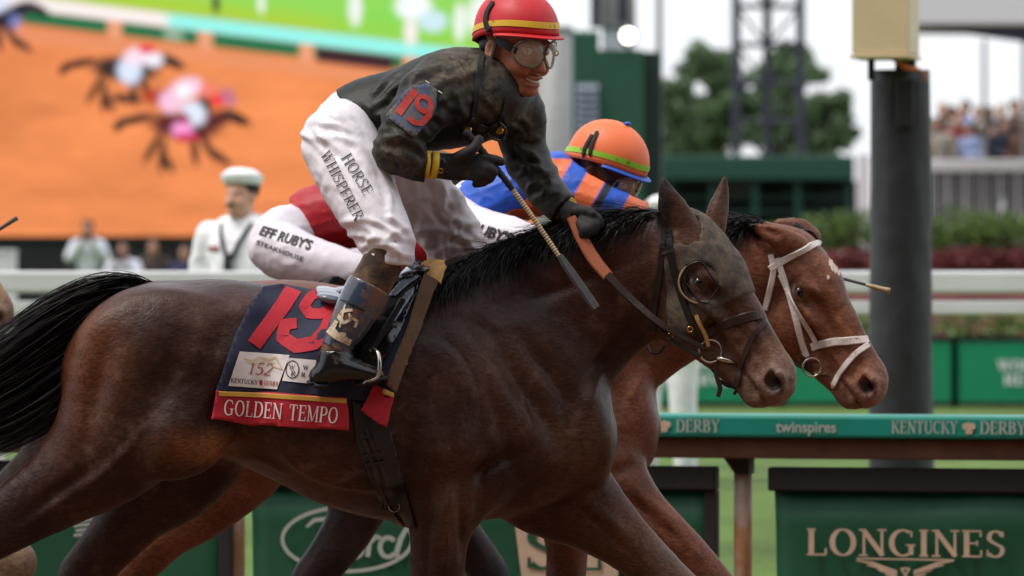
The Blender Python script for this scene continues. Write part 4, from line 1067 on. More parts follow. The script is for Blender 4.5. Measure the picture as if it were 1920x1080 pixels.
# relief on the flanks: x, y, half sizes, turn, height (m)
RELIEF = [(900, 690, 42, 150, -30, .012), (985, 735, 20, 120, -34, -.011), (1045, 640, 40, 110, -50, .006), (848, 835, 75, 60, 15, .012), (772, 850, 24, 95, 8, -.010), (925, 868, 70, 15, -28, -.010),
          (1140, 665, 16, 95, 42, -.007), (1060, 770, 22, 70, -20, -.007), (1010, 840, 45, 60, -10, .007), (505, 715, 42, 85, 22, -.011), (470, 580, 36, 24, 0, .012), (545, 600, 60, 20, 8, -.004),
          (345, 830, 75, 60, -20, .012), (192, 730, 22, 120, 10, -.007), (300, 770, 28, 120, 24, -.005), (245, 740, 40, 110, 14, .005), (420, 760, 24, 90, 30, -.006), (130, 910, 60, 12, -36, -.006), (215, 880, 60, 16, -40, .007),
          (842, 950, 20, 60, 0, .008), (806, 975, 7, 70, 3, -.006), (866, 985, 7, 60, -4, -.006), (1120, 985, 70, 10, 38, -.006), (1150, 985, 60, 12, 40, .005),
          (600, 800, 12, 110, 20, -.003), (640, 800, 12, 110, 18, .003), (680, 800, 12, 110, 16, -.003), (720, 800, 12, 110, 14, .003), (700, 930, 120, 20, 10, .004),
          (1100, 470, 110, 30, -20, .005), (1080, 530, 110, 14, -22, -.004), (960, 560, 60, 30, -30, -.005), (1120, 790, 30, 60, 0, .006), (1075, 905, 60, 12, -20, -.006), (1000, 905, 60, 10, -35, -.006), (905, 900, 10, 70, 12, -.006), (940, 800, 14, 90, -18, -.006), (820, 760, 18, 90, -12, -.004), (1120, 870, 16, 40, 20, -.005),
          (1030, 700, 14, 100, -40, -.005), (880, 610, 60, 16, 20, -.004), (420, 640, 26, 80, 30, -.004), (350, 720, 30, 110, 30, .003), (260, 600, 26, 90, 32, -.003), (90, 960, 70, 8, -36, .004)]
def _vein(pts, r, am):
    Q = spline(pts, 8); return [(p[0], p[1], r, r, 0, am) for p in Q]
RELIEF += (_vein([(640, 900), (690, 880), (735, 900), (770, 880)], 7, .0022) + _vein([(836, 1060), (840, 1010), (832, 960), (850, 920)], 6, .0024) + _vein([(1230, 1075), (1170, 1015), (1110, 985), (1070, 940)], 6, .0024)
           + _vein([(1180, 640), (1130, 700), (1090, 770), (1080, 820)], 8, .0022) + _vein([(960, 850), (990, 800), (985, 750), (1010, 700)], 7, .002) + _vein([(180, 900), (240, 850), (280, 800)], 7, .0022) + _vein([(430, 880), (480, 860), (540, 880), (600, 870)], 7, .002))

# the same on the head, along (u) and across (v) the face, in metres
HREL = [(.30, -.112, .10, .010, -4, .007), (.31, -.138, .10, .014, -6, -.006), (.335, -.20, .016, .07, 20, -.006), (.25, -.17, .06, .06, 0, .005), (.22, -.045, .035, .012, 10, .006),
        (.215, -.112, .035, .009, -12, .005), (.235, -.100, .03, .008, -18, -.004), (.16, -.09, .014, .03, 0, -.005), (.40, -.075, .12, .014, -2, -.005), (.42, -.045, .12, .012, 0, .004),
        (.50, -.105, .02, .03, 10, -.005), (.545, -.055, .035, .012, 20, .006), (.58, -.09, .012, .03, 0, .005), (.525, -.125, .04, .010, 0, .004), (.46, -.15, .02, .02, 0, -.005), (.44, -.12, .05, .008, -10, .003),
        (.13, -.20, .02, .06, -20, -.005), (.37, -.165, .06, .01, -12, .003)]

def hoof(P, mat_, parent):
    """P: pastern end, direction of the foot"""
    a, d = np.array(P[0]), np.array(P[1]); d = d / np.linalg.norm(d)
    v, f = tube([a - d * .02, a + d * .02, a + d * .075], [.034, .044, .058], 14)
    return mesh_np('hoof', v, f, mat_, parent, True)

def hair_mesh(name, paths, width, mat_, parent):
    """paths (n strands, m points, 3): each strand a thin tapering ribbon"""
    paths = np.asarray(paths); n, m, _ = paths.shape
    t = np.gradient(paths, axis=1); t /= np.linalg.norm(t, axis=2)[:, :, None] + 1e-9
    rv = RNG.normal(size=(n, 1, 3)); rv[:, :, 1] *= .35
    s = np.cross(t, rv); s /= np.linalg.norm(s, axis=2)[:, :, None] + 1e-9
    taper = (1 - np.linspace(0, 1, m) ** 2.2 * .93)[None, :, None]
    w = (width * RNG.uniform(.5, 1.2, n))[:, None, None] * taper / 2
    v = np.stack([paths - s * w, paths + s * w], 2).reshape(-1, 3)
    b = (np.arange(n)[:, None] * m + np.arange(m - 1)[None, :]).reshape(-1) * 2
    f = np.stack([b, b + 1, b + 3, b + 2], 1)
    return mesh_np(name, v, f, mat_, parent, True)

def head_frame(poll, muzzle):
    a = muzzle - poll; L = np.linalg.norm(a); a = a / L
    s = np.cross(a, [0, 0, 1.0]); s /= np.linalg.norm(s); b = np.cross(s, a)
    return a, b, s

def horse(name, label, H, mat_, colf, poll, muzzle, ears, legs=None, neck=NECK, step=.010, fine=True, group=None, mane=None, tail=None, seed=1):
    legs = legs or {}
    g = lambda n, d: legs.get(n, d)
    root = empty(name, H.p(620, 1532, 0), label, 'horse', group)
    chains = [g('hn', HIND_N), g('hn2', HIND_N2), g('hf', HIND_F), g('hf2', HIND_F2), g('fn', FORE_N), g('fn2', FORE_N2), g('ff', FORE_F), g('ff2', FORE_F2)]
    allx = [r[0] for c in chains for r in c]; ally = [r[1] for c in chains for r in c]
    hx0 = min(poll[0], muzzle[0]) - .14; hx1 = max(poll[0], muzzle[0]) + .12
    x0 = H.p(min(allx) - 50, 0)[0]; x1 = max(H.p(max(allx) + 60, 0)[0], hx1)
    z0 = H.p(0, max(ally) + 60)[2]; z1 = poll[2] + .18; zf = H.p(0, 1120)[2]
    hz0, hz1 = muzzle[2] - .12, poll[2] + .16
    y0 = min(H.pl.D - .36, muzzle[1] - .16); y1 = H.pl.D + .36
    fs = .5 if fine else .75
    xs = axis_grid(x0, x1, step, [(hx0, hx1, step * fs)])
    zs = axis_grid(z0, z1, step * 1.6, [(zf, hz1, step), (hz0, hz1, step * fs * 1.2)])
    ys = axis_grid(y0, y1, step * .95)
    fd = Field(xs, ys, zs)
    k = H.k
    st = np.array([[H.p(r[0], 0)[0], H.p(0, r[1])[2], H.p(0, r[2])[2], r[3] * k] for r in TRUNK])
    fd.loft(st, .02, yc=H.pl.D, pw=2.15)
    fd.chain(H.ch(neck), .07, 4)
    for i, c in enumerate(chains): fd.chain(H.ch(c), .05 if i % 2 == 0 else .012, 4)
    E = lambda x, y, w, rx, rw, ry, ang=0, kk=.03, cut=False: fd.ell(H.p(x, y, w), (rx * k, rw * k, ry * k),
        np.array([[math.cos(R(ang)), 0, -math.sin(R(ang))], [0, 1, 0], [math.sin(R(ang)), 0, math.cos(R(ang))]]).T if ang else None, kk, cut)
    for sg in (1, -1):
        E(1095, 825, sg * 52, 56, 50, 74, 0, .05)            # breast
        E(300, 640, sg * 118, 130, 40, 86, -15, .06)         # rump muscle
        E(690, 760, sg * 160, 190, 34, 150, 0, .06)          # ribs
    E(345, 815, 150, 105, 34, 78, -25, .06)                  # stifle, near side
    # head
    a, b, s = head_frame(poll, muzzle); MH = np.stack([a, s, b], 1)
    hp = lambda u, v, w=0: poll + a * u + b * v + s * w
    def HE(u, v, w, ru, rw, rv, kk=.02, cut=False): fd.ell(hp(u, v, w), (ru, rw, rv), MH, kk, cut)
    def HC(rows, kk=.02, cut=False): fd.chain(np.array([[*hp(r[0], r[1], r[2]), r[3], r[4]] for r in rows]), kk, 3, tuple(s), cut)
    HE(.085, -.080, 0, .12, .085, .108, .05); HE(.185, -.062, 0, .12, .088, .096, .04)
    HE(.235, -.165, 0, .125, .070, .118, .04)
    HC([(.10, -.08, 0, .085, .08), (.28, -.074, 0, .084, .066), (.40, -.080, 0, .076, .048), (.51, -.085, 0, .068, .046)], .03)
    HC([(.24, -.225, 0, .055, .05), (.38, -.19, 0, .044, .038), (.50, -.165, 0, .036, .034)], .03)
    HE(.53, -.092, 0, .062, .056, .068, .03); HE(.572, -.118, 0, .030, .045, .042, .025); HE(.532, -.172, 0, .042, .036, .030, .015); HE(.560, -.160, 0, .026, .036, .016, .012); HE(.585, -.095, 0, .022, .044, .040, .02)
    for sg in (1, -1):
        HE(.235, -.165, sg * .052, .105, .034, .095, .025)                 # cheek muscle
        HC([(.24, -.115, sg * .078, .014, .010), (.38, -.105, sg * .050, .009, .008)], .018)  # facial crest
        HE(.175, -.058, sg * .080, .050, .018, .020, .02)                  # brow
        HE(.192, -.086, sg * .088, .036, .016, .027, .010)                 # eyelids
        HE(.194, -.087, sg * .106, .0245, .014, .0120, .004, True)
        HE(.188, -.070, sg * .094, .026, .012, .009, .006)                 # upper lid
        HE(.30, -.06, sg * .074, .07, .016, .022, .03, True)               # hollow under the eye
        HE(.36, -.14, sg * .062, .075, .016, .035, .03, True)
        HE(.548, -.082, sg * .045, .042, .022, .034, .015)                 # nostril flare
        HE(.556, -.088, sg * .062, .033, .024, .020, .005, True); HE(.535, -.074, sg * .060, .016, .020, .012, .006, True)
        HC([(.590, -.142, sg * .030, .0065, .02), (.55, -.143, sg * .046, .0065, .016), (.47, -.146, sg * .042, .0055, .014)], .004, True)   # mouth
    for e in ears:
        P = spline(e['p'], 5); fd.chain(np.array([[*H.pl.p(r[0], r[1], r[2]), r[3] * H.pl.k, r[4] * H.pl.k] for r in e['p']]), .012, 4)
        if 'cut' in e: fd.chain(np.array([[*H.pl.p(r[0], r[1], r[2]), r[3] * H.pl.k, r[4] * H.pl.k] for r in e['cut']]), .004, 4, cut=True)
    v, q = fd.mesh(); v, q = biggest(v, q); v = relax(v, q, 2, .45)
    # muscle and vein relief
    pxp = H.inv(poll[None])[0][0]
    def relief(v, nm):
        px, py, pw = H.inv(v)
        rel = (vnoise(np.stack([px / 80 + 3, pw / 80, py / 100], 1)) - .5) * .009 + (vnoise(np.stack([px / 28, pw / 28 + 7, py / 36], 1)) - .5) * .003
        side = np.clip(np.abs(nm[:, 1]) * 1.6 - .3, 0, 1)
        for x, y, rx, ry, an, am in RELIEF:
            ca, sa = math.cos(R(an)), math.sin(R(an)); dx, dy = px - x, py - y
            rel += (2.4 if am < 0 else 1.9) * am * side * np.exp(-((dx * ca + dy * sa) / rx) ** 2 - ((-dx * sa + dy * ca) / ry) ** 2)
        hu, hv, hs = (v - poll) @ a, (v - poll) @ b, (v - poll) @ s
        isH = np.clip((hu + .06) / .12, 0, 1) * np.clip((px - pxp + 90) / 60, 0, 1)
        hrel = (vnoise(np.stack([hu * 28, hs * 28, hv * 28 + 5], 1)) - .5) * .005 + (vnoise(np.stack([hu * 80, hs * 60, hv * 80], 1)) - .5) * .0016
        hside = np.clip(np.abs(nm @ s) * 1.5 - .2, 0, 1)
        for x, y, rx, ry, an, am in HREL:
            ca, sa = math.cos(R(an)), math.sin(R(an)); dx, dy = hu - x, hv - y
            hrel += 1.5 * am * hside * np.exp(-((dx * ca + dy * sa) / rx) ** 2 - ((-dx * sa + dy * ca) / ry) ** 2)
        onh = np.clip((hu - .02) / .06, 0, 1) * isH
        return rel * (1 - .85 * isH) + hrel * onh, isH, hu
    nm = normals(v, q); px, py, pw = H.inv(v)
    rl, isH, hd = relief(v, nm); v = v + nm * rl[:, None]
    body = mesh_np('body', v, q, mat_, root, True, col=colf(px, py, pw, np.stack([hd, (v - poll) @ b, (v - poll) @ s], 1), isH))
    bvh = bvh_of(v, q)
    for c in (chains[1], chains[3], chains[5], chains[7]):
        e = H.p(*c[-1][:3]); d = e - H.p(*c[-2][:3]); hoof((e, d), M['hoof'], root)
    for sg in (1, -1):
        vv, ff = ball(hp(.194, -.088, sg * .080), .0225, 16, 10); mesh_np('eye', vv, ff, M['eye'], root)
    if mane: mane(root, H, bvh)
    if tail: tail(root, H)
    return dict(root=root, v=v, q=q, bvh=bvh, fd=fd, hp=hp, frame=(poll, a, b, s), H=H, relief=relief)

def blend(px, py, base, spots):
    c = np.tile(np.array(base, np.float32), (len(px), 1))
    for x, y, rx, ry, col, amt in spots:
        w = (amt * np.exp(-(((px - x) / rx) ** 2 + ((py - y) / ry) ** 2)))[:, None]
        c = c * (1 - w) + np.array(col, np.float32) * w
    return c

def make_tail(H, root, top, bot, n=5200, wid=.0026, seed=3):
    """strands from the dock; top and bot are the outer edges of the flying tail (horse pixels)"""
    T = spline(top, 6); B = spline(bot, 6); m = 14
    ti = np.linspace(0, 1, m)
    def samp(C, t): x = t * (len(C) - 1); i = np.minimum(x.astype(int), len(C) - 2); fr = (x - i)[:, None]; return C[i] * (1 - fr) + C[i + 1] * fr
    Ts, Bs = samp(T, ti), samp(B, ti); paths = []
    for _ in range(n):
        u = RNG.beta(1.1, 1.1) if RNG.random() < .85 else RNG.uniform(-.12, 1.12); w = RNG.normal() * 22; L = RNG.uniform(.55, 1.0) if RNG.random() < .5 else RNG.uniform(.85, 1.05)
        du = RNG.normal() * (.10 if RNG.random() < .8 else .30); t2 = ti * L
        c = samp(T, np.minimum(t2, 1)) * (1 - np.clip(u + du * ti, -.10, 1.10))[:, None] + samp(B, np.minimum(t2, 1)) * np.clip(u + du * ti, -.10, 1.10)[:, None]
        ww = w * (.35 + ti * 1.1); wob = np.cumsum(RNG.normal(size=m)) * 1.6
        paths.append([H.p(c[i, 0], c[i, 1] + wob[i], ww[i]) for i in range(m)])
    return hair_mesh('tail', paths, wid, M['hair'], root)

def make_mane(H, root, bvh, crest, lenr=(90, 230), flow=(-1, .28), n=1700, wid=.004, wside=12, lift=20):
    C = spline(crest, 8); paths = []; m = 10
    for _ in range(n):
        t = RNG.random() * (len(C) - 1.001); i = int(t); c = C[i] * (1 - t + i) + C[i + 1] * (t - i)
        L = RNG.uniform(*lenr); tg = C[max(i - 3, 0)] - C[min(i + 3, len(C) - 1)]
        ang = (math.atan2(tg[1], tg[0]) - .16 if flow is None else math.atan2(flow[1], flow[0])) + RNG.normal() * .17
        side = RNG.uniform(-.4, 1) ; up = RNG.uniform(0, lift) * (RNG.random() < .35)
        pts = []; curl = RNG.normal() * .25
        for j in range(m):
            s = j / (m - 1); aa = ang + curl * s - .25 * s
            x = c[0] + math.cos(aa) * L * s; y = c[1] + math.sin(aa) * L * s - up * math.sin(math.pi * min(1, s * 1.1)) + 10 * s * s
            w = c[2] + side * wside * (1 + 3 * s)
            pts.append(H.p(x, y, w))
        # keep hair outside the neck
        for j in range(1, m):
            hit = bvh.ray_cast(Vector((pts[j][0], H.pl.D - 1.2, pts[j][2])), Vector((0, 1, 0)))
            if hit[0] is not None and side > -.1: pts[j][1] = min(pts[j][1], hit[0].y - .004 - .02 * RNG.random())
        paths.append(pts)
    return hair_mesh('mane', paths, wid, M['hair'], root)

# --- the winner: dark bay, nearest
H1 = HP(16.6667)
def col1(px, py, pw, hl, isH):
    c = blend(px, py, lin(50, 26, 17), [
        (180, 640, 66, 110, lin(112, 64, 38), .75), (150, 760, 50, 90, lin(96, 54, 34), .5), (330, 560, 150, 40, lin(84, 50, 36), .6),  # reddish rump-edge spots: warm rim light put into the coat colour
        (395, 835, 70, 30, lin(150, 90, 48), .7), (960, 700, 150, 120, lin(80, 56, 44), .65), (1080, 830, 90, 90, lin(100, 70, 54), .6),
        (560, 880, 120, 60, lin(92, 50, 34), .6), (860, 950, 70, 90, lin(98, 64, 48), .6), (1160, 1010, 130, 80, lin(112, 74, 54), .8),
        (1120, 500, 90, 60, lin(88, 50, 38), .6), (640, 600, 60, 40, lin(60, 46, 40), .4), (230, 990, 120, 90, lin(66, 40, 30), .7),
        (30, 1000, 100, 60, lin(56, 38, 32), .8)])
    low = np.clip((py - 1080) / 90, 0, 1)[:, None]; c = c * (1 - low) + np.array(lin(34, 27, 25)) * low
    h = lin(92, 62, 47)
    w = isH[:, None]; c = c * (1 - w) + np.array(h) * w
    w = (isH * np.clip((hl[:, 0] - .44) / .10, 0, 1) * .8)[:, None]; c = c * (1 - w) + np.array(lin(122, 96, 82)) * w
    nd = np.minimum(np.linalg.norm((hl - np.array([.556, -.084, .056])) / np.array([1.2, .9, 1]), axis=1), np.linalg.norm(hl - np.array([.556, -.084, -.056]), axis=1))
    w = (isH * np.clip(1 - (nd - .018) / .014, 0, 1))[:, None]; c = c * (1 - w) + np.array(lin(16, 10, 9)) * w
    ear = (np.clip((1262 - px) / 14, 0, 1) * np.clip((442 - py) / 10, 0, 1) * (px > 1225) * (pw > 96) * .85)[:, None]; c = c * (1 - ear) + np.array(lin(20, 14, 12)) * ear      # inner ear hair darkened to stand in for the hollow's shade
    w = (isH * np.exp(-((hl[:, 0] - .193) / .052) ** 2 - ((hl[:, 1] + .082) / .042) ** 2) * .75)[:, None]; c = c * (1 - w) + np.array(lin(40, 26, 22)) * w
    return c
poll1 = H1.p(1296, 398, 66); muz1 = H1.p(1522, 720, 136)
ears1 = [dict(p=[(1290, 455, 96, 30, 24), (1270, 420, 104, 34, 20), (1252, 376, 110, 22, 13), (1240, 335, 106, 4, 4)],
              cut=[(1258, 430, 132, 15, 16), (1246, 395, 132, 14, 14), (1238, 360, 124, 8, 10)]),
         dict(p=[(1338, 432, 20, 22, 20), (1346, 395, 14, 20, 16), (1354, 362, 10, 12, 10), (1359, 330, 10, 3, 3)])]
def mane1(root, H, bvh):
    make_mane(H, root, bvh, [(855, 497, 6), (930, 462, 8), (1010, 432, 10), (1090, 407, 20), (1160, 398, 36), (1240, 398, 56)], (50, 135), None, 5600, .0020, 10, 9)
def tail1(root, H):
    make_tail(H, root, [(285, 534), (235, 523), (170, 535), (90, 575), (0, 640), (-120, 720), (-260, 800)], [(270, 548), (205, 600), (176, 680), (130, 760), (40, 815), (-80, 860), (-230, 900)])
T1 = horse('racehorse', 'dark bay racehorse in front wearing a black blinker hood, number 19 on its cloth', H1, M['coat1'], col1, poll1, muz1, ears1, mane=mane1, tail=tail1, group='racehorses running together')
# --- second horse: bright bay, white bridle
def col_plain(base, head, leg, muz, ylow=1090):
    def f(px, py, pw, hl, isH):
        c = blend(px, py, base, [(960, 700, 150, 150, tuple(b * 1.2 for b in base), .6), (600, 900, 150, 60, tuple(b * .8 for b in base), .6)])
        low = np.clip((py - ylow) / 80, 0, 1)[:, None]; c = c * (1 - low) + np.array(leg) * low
        w = isH[:, None]; c = c * (1 - w) + np.array(head) * w
        w = (isH * np.clip((hl[:, 0] - .48) / .08, 0, 1) * .75)[:, None]; c = c * (1 - w) + np.array(muz) * w
        w = (isH * np.exp(-((hl[:, 0] - .193) / .036) ** 2 - ((hl[:, 1] + .086) / .024) ** 2) * .8)[:, None]; c = c * (1 - w) + np.array(lin(34, 20, 16)) * w
        for sg in (1, -1):
            nd = np.linalg.norm(hl - np.array([.556, -.084, sg * .056]), axis=1)
            w = (isH * np.clip(1 - (nd - .018) / .014, 0, 1))[:, None]; c = c * (1 - w) + np.array(lin(16, 10, 9)) * w
        return c
    return f
H2 = HP(17.95, 163)
legs2 = dict(
    fn=[(955, 825, 88, 135, 66), (1028, 925, 94, 104, 60), (1090, 988, 96, 78, 50), (1150, 1030, 96, 57, 42), (1222, 1092, 94, 46, 36), (1292, 1172, 92, 42, 36)],
    fn2=[(1292, 1172, 92, 40, 34), (1370, 1270, 92, 25, 22), (1430, 1350, 92, 26, 22), (1462, 1390, 92, 33, 27), (1515, 1405, 92, 27, 24)],
    ff=[(900, 800, -78, 130, 66), (945, 905, -84, 95, 60), (968, 1000, -84, 58, 46), (970, 1090, -84, 44, 38), (966, 1170, -84, 42, 36)],
    ff2=[(966, 1170, -84, 40, 34), (950, 1265, -84, 25, 22), (938, 1360, -84, 26, 22), (934, 1405, -84, 33, 27), (964, 1462, -84, 27, 24)],
    hn=[(335, 720, 88, 145, 84), (320, 850, 96, 112, 72), (240, 960, 96, 78, 54), (165, 1032, 94, 54, 42), (92, 1108, 92, 46, 34)],
    hn2=[(92, 1108, 92, 42, 32), (60, 1220, 90, 28, 24), (40, 1340, 90, 27, 23), (34, 1385, 90, 34, 28), (70, 1440, 90, 27, 24)],
    hf=[(330, 740, -80, 140, 84), (255, 870, -90, 105, 70), (155, 962, -92, 70, 50), (86, 1012, -92, 54, 40), (34, 1075, -92, 46, 36)],
    hf2=[(34, 1075, -92, 42, 34), (-20, 1190, -92, 28, 24), (-60, 1310, -92, 27, 23), (-72, 1350, -92, 34, 28), (-100, 1400, -92, 27, 24)])
neck2 = [(880, 690, 0, 195, 105), (1010, 628, 5, 174, 84), (1130, 575, 15, 148, 68), (1250, 530, 36, 122, 58), (1335, 508, 58, 104, 56)]
poll2 = H2.pl.p(1489, 424, 60); muz2 = H2.pl.p(1694, 736, 128)
ears2 = [dict(p=[(1486, 462, 104, 24, 18), (1456, 448, 120, 22, 13), (1426, 434, 124, 13, 9), (1400, 420, 120, 3, 3)], cut=[(1450, 440, 138, 10, 10), (1424, 430, 134, 6, 7)]),
         dict(p=[(1520, 446, 22, 20, 15), (1496, 428, 14, 20, 12), (1460, 420, 6, 10, 8)])]
def mane2(root, H, bvh):
    make_mane(H, root, bvh, [(1080, 430, 10), (1200, 412, 24), (1300, 405, 44), (1370, 404, 60)], (50, 130), (-1, .25), 1800, .0024, 14, 22)
    t = []
    for _ in range(260):
        x0 = RNG.uniform(1408, 1436); y0 = RNG.uniform(436, 452); p = []
        for j in range(8):
            s = j / 7; p.append(H.pl.p(x0 - 40 * s * RNG.uniform(.9, 1.1), y0 - 30 * math.sin(s * 2.2) + 16 * s * s, 84 + RNG.uniform(-24, 24)))
        t.append(p)
    hair_mesh('forelock', t, .005, M['hair'], root)
def tail2(root, H): make_tail(H, root, [(285, 560), (235, 575), (170, 600), (90, 640), (0, 700), (-120, 770)], [(270, 580), (205, 640), (176, 710), (130, 780), (40, 830), (-80, 870)], 900, .005)
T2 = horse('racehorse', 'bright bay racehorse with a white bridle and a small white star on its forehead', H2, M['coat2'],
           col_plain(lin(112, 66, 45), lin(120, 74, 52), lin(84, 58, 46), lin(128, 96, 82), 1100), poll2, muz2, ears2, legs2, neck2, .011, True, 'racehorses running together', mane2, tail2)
# star on the forehead
bm_star = []
for (cx, cy, rr, n) in ((1559, 500, 9, 14), (1552, 494, 6, 12), (1566, 508, 6, 12), (1546, 520, 3.5, 9)):
    poly = [(cx + rr * (1 + .35 * math.sin(3.1 * i + cx)) * math.cos(2 * math.pi * i / n) * .75, cy + rr * 1.3 * (1 + .3 * math.cos(2.3 * i)) * math.sin(2 * math.pi * i / n)) for i in range(n)]
    bm_star.append(poly)
M['star'] = mat('white_star_hair', lin(214, 190, 172), rough=.7, var=.2, vscale=60)
for i, poly in enumerate(bm_star):
    drape('forehead_star', T2['bvh'], H2.pl, poly, M['star'], T2['root'], .0012 + .0003 * i, 5, 0)

# --- third horse, almost black, ridden in red; mostly hidden
H3 = HP(19.3, -18)
legs3 = dict(
    hn=[(195, 690, 88, 145, 84), (205, 815, 98, 112, 72), (150, 910, 98, 76, 54), (62, 985, 95, 58, 42), (-30, 1050, 92, 47, 34), (-80, 1085, 92, 45, 34)],
    hn2=[(-80, 1085, 92, 42, 32), (-160, 1180, 90, 28, 24), (-230, 1270, 88, 28, 24), (-260, 1305, 86, 34, 28), (-310, 1330, 86, 26, 24)],
    hf=[(180, 740, -80, 140, 84), (170, 870, -90, 100, 70), (120, 950, -92, 66, 50), (60, 1010, -92, 52, 40), (0, 1085, -92, 46, 36)],
    fn=[(750, 800, 88, 130, 66), (805, 920, 96, 95, 60), (798, 1020, 98, 62, 46), (755, 1095, 96, 50, 40), (702, 1165, 94, 46, 38)],
    fn2=[(702, 1165, 94, 40, 34), (620, 1250, 92, 25, 22), (540, 1300, 90, 26, 22), (505, 1315, 90, 33, 27), (460, 1300, 90, 27, 24)],
    ff=[(815, 830, -70, 135, 64), (900, 930, -80, 104, 60), (970, 1020, -82, 70, 50), (1032, 1095, -82, 48, 40), (1082, 1165, -82, 44, 36)],
    ff2=[(1082, 1165, -82, 40, 34), (1140, 1270, -82, 25, 22), (1180, 1360, -82, 26, 22), (1195, 1400, -82, 33, 27), (1235, 1430, -82, 27, 24)])
neck3 = [(880, 730, 0, 190, 105), (1000, 715, 0, 165, 84), (1090, 690, 5, 142, 68), (1170, 665, 10, 120, 58), (1240, 650, 15, 104, 56)]
T3 = horse('racehorse', 'nearly black racehorse ridden by the jockey in red, mostly hidden behind the others', H3, M['coat3'],
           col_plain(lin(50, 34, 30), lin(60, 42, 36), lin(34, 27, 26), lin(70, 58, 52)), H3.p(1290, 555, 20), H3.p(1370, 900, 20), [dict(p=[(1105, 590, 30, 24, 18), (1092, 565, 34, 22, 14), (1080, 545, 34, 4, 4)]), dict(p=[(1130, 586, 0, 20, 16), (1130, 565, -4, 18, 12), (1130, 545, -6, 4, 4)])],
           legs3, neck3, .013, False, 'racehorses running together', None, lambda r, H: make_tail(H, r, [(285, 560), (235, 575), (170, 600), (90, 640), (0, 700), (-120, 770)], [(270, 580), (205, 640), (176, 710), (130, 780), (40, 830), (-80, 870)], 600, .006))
# --- a fourth horse just coming into view at the left edge
H4 = HP(19.2, -1272)
legs4 = dict(
    fn=[(965, 830, 80, 135, 64), (1100, 925, 86, 104, 60), (1270, 1010, 88, 76, 50), (1380, 1070, 88, 56, 42), (1502, 1130, 88, 52, 40)],
    fn2=[(1502, 1130, 88, 42, 34), (1470, 1230, 86, 26, 22), (1440, 1310, 84, 26, 22), (1420, 1350, 84, 33, 27), (1450, 1400, 84, 27, 24)])
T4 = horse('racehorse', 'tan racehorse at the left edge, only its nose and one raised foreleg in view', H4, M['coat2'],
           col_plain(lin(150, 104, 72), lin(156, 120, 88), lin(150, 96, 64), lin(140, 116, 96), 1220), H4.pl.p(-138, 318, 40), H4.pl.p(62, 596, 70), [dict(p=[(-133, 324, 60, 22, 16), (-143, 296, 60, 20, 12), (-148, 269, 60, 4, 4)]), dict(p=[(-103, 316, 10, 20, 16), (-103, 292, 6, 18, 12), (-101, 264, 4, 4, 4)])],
           legs4, [(880, 690, 0, 195, 105), (990, 590, 5, 170, 84), (1080, 490, 15, 146, 68), (1170, 410, 30, 120, 58), (1225, 360, 40, 104, 56)], .014, False, 'racehorses running together', None, None)
# ------------------------------------------------------------------ tack
def obj_bvh(o):
    me = o.data
    return BVHTree.FromPolygons([v.co.copy() for v in me.vertices], [tuple(p.vertices) for p in me.polygons])
P1 = H1.pl
# blinker hood of the winner: grown from the head itself
def make_hood(T):
    fd = T['fd']; poll, a, b, s = T['frame']
    q = fd.sl(poll + np.array([-.16, -.25, -.45]), poll + np.array([.32, .20, .12])); X, Y, Z = fd.pts(q)
    d = (X - poll[0], Y - poll[1], Z - poll[2]); dot = lambda n: d[0] * n[0] + d[1] * n[1] + d[2] * n[2]
    U, V, S = dot(a), dot(b), dot(s)
    reg = np.maximum(U - (.298 - .05 * np.exp(-((V + .10) / .06) ** 2) * .4), -(V + .075 + .69 * U) * .82)
    reg = np.maximum(reg, -(U + .012))
    eye = (np.sqrt(((U - .198) / .056) ** 2 + ((V + .078) / .047) ** 2) - 1) * .05
    reg = np.maximum(reg, np.where(np.abs(S) > .03, -eye, -1))
    f = np.maximum(fd.f[q] - .0045, reg)
    F2 = Field(fd.xs[q[0]], fd.ys[q[1]], fd.zs[q[2]]); F2.f = f.astype(np.float32)
    for e in ears1:
        for r in spline([x[:5] for x in e['p']], 4):
            F2.ell(P1.p(r[0], r[1], r[2]), tuple([max(r[3], r[4]) * P1.k * 1.05] * 3), None, .004, True)
    v, qd = F2.mesh(); v, qd = biggest(v, qd); v = relax(v, qd, 2, .5); nm = normals(v, qd); v = v + nm * (T['relief'](v, nm)[0] + .0015)[:, None]; return v, qd
hv, hq = make_hood(T1)
hood = empty('blinker_hood', T1['frame'][0], 'mud splashed black blinker hood on the leading horse\'s head', 'blinker hood')
mesh_np('hood_cloth', hv, hq, M['hood'], hood, True)
bvH = BVHTree.FromPolygons([tuple(p) for p in np.vstack([T1['v'], hv])], [tuple(map(int, p)) for p in T1['q']] + [tuple(int(i) + len(T1['v']) for i in p) for p in hq])
# blinker cups
hp1 = T1['hp']
for sg in (1, -1):
    v = []; f = []; n = 18; m = 6; rim = []
    for i in range(n + 1):
        th = R(165 + (325 - 165) * i / n)
        for j in range(m + 1):
            t = j / m; rr = 1.12 - .10 * t + .05 * math.sin(math.pi * t); h = .038 * math.sin(math.pi * (.08 + .84 * i / n)) * t
            base = hp1(.198 + .062 * math.cos(th) * rr, -.078 + .060 * math.sin(th) * rr, sg * (.070 + h + .012))
            v.append(base)
            if j == m: rim.append(base)
    for i in range(n):
        for j in range(m): k = i * (m + 1) + j; f.append((k, k + 1, k + m + 2, k + m + 1))
    o = mesh_np('blinker_cup', v, f, M['leather_black'], hood, True); md = o.modifiers.new('t', 'SOLIDIFY'); md.thickness = .004; md.offset = 0
    MB().tube(rim, .0032, 8).build('cup_edge', M['cup_edge'], hood, smooth=True)
edge = [project(bvH, P1.p(x, y), .001)[0] for x, y in spline([(1419, 551), (1392, 556), (1353, 583), (1318, 613)], 6)]
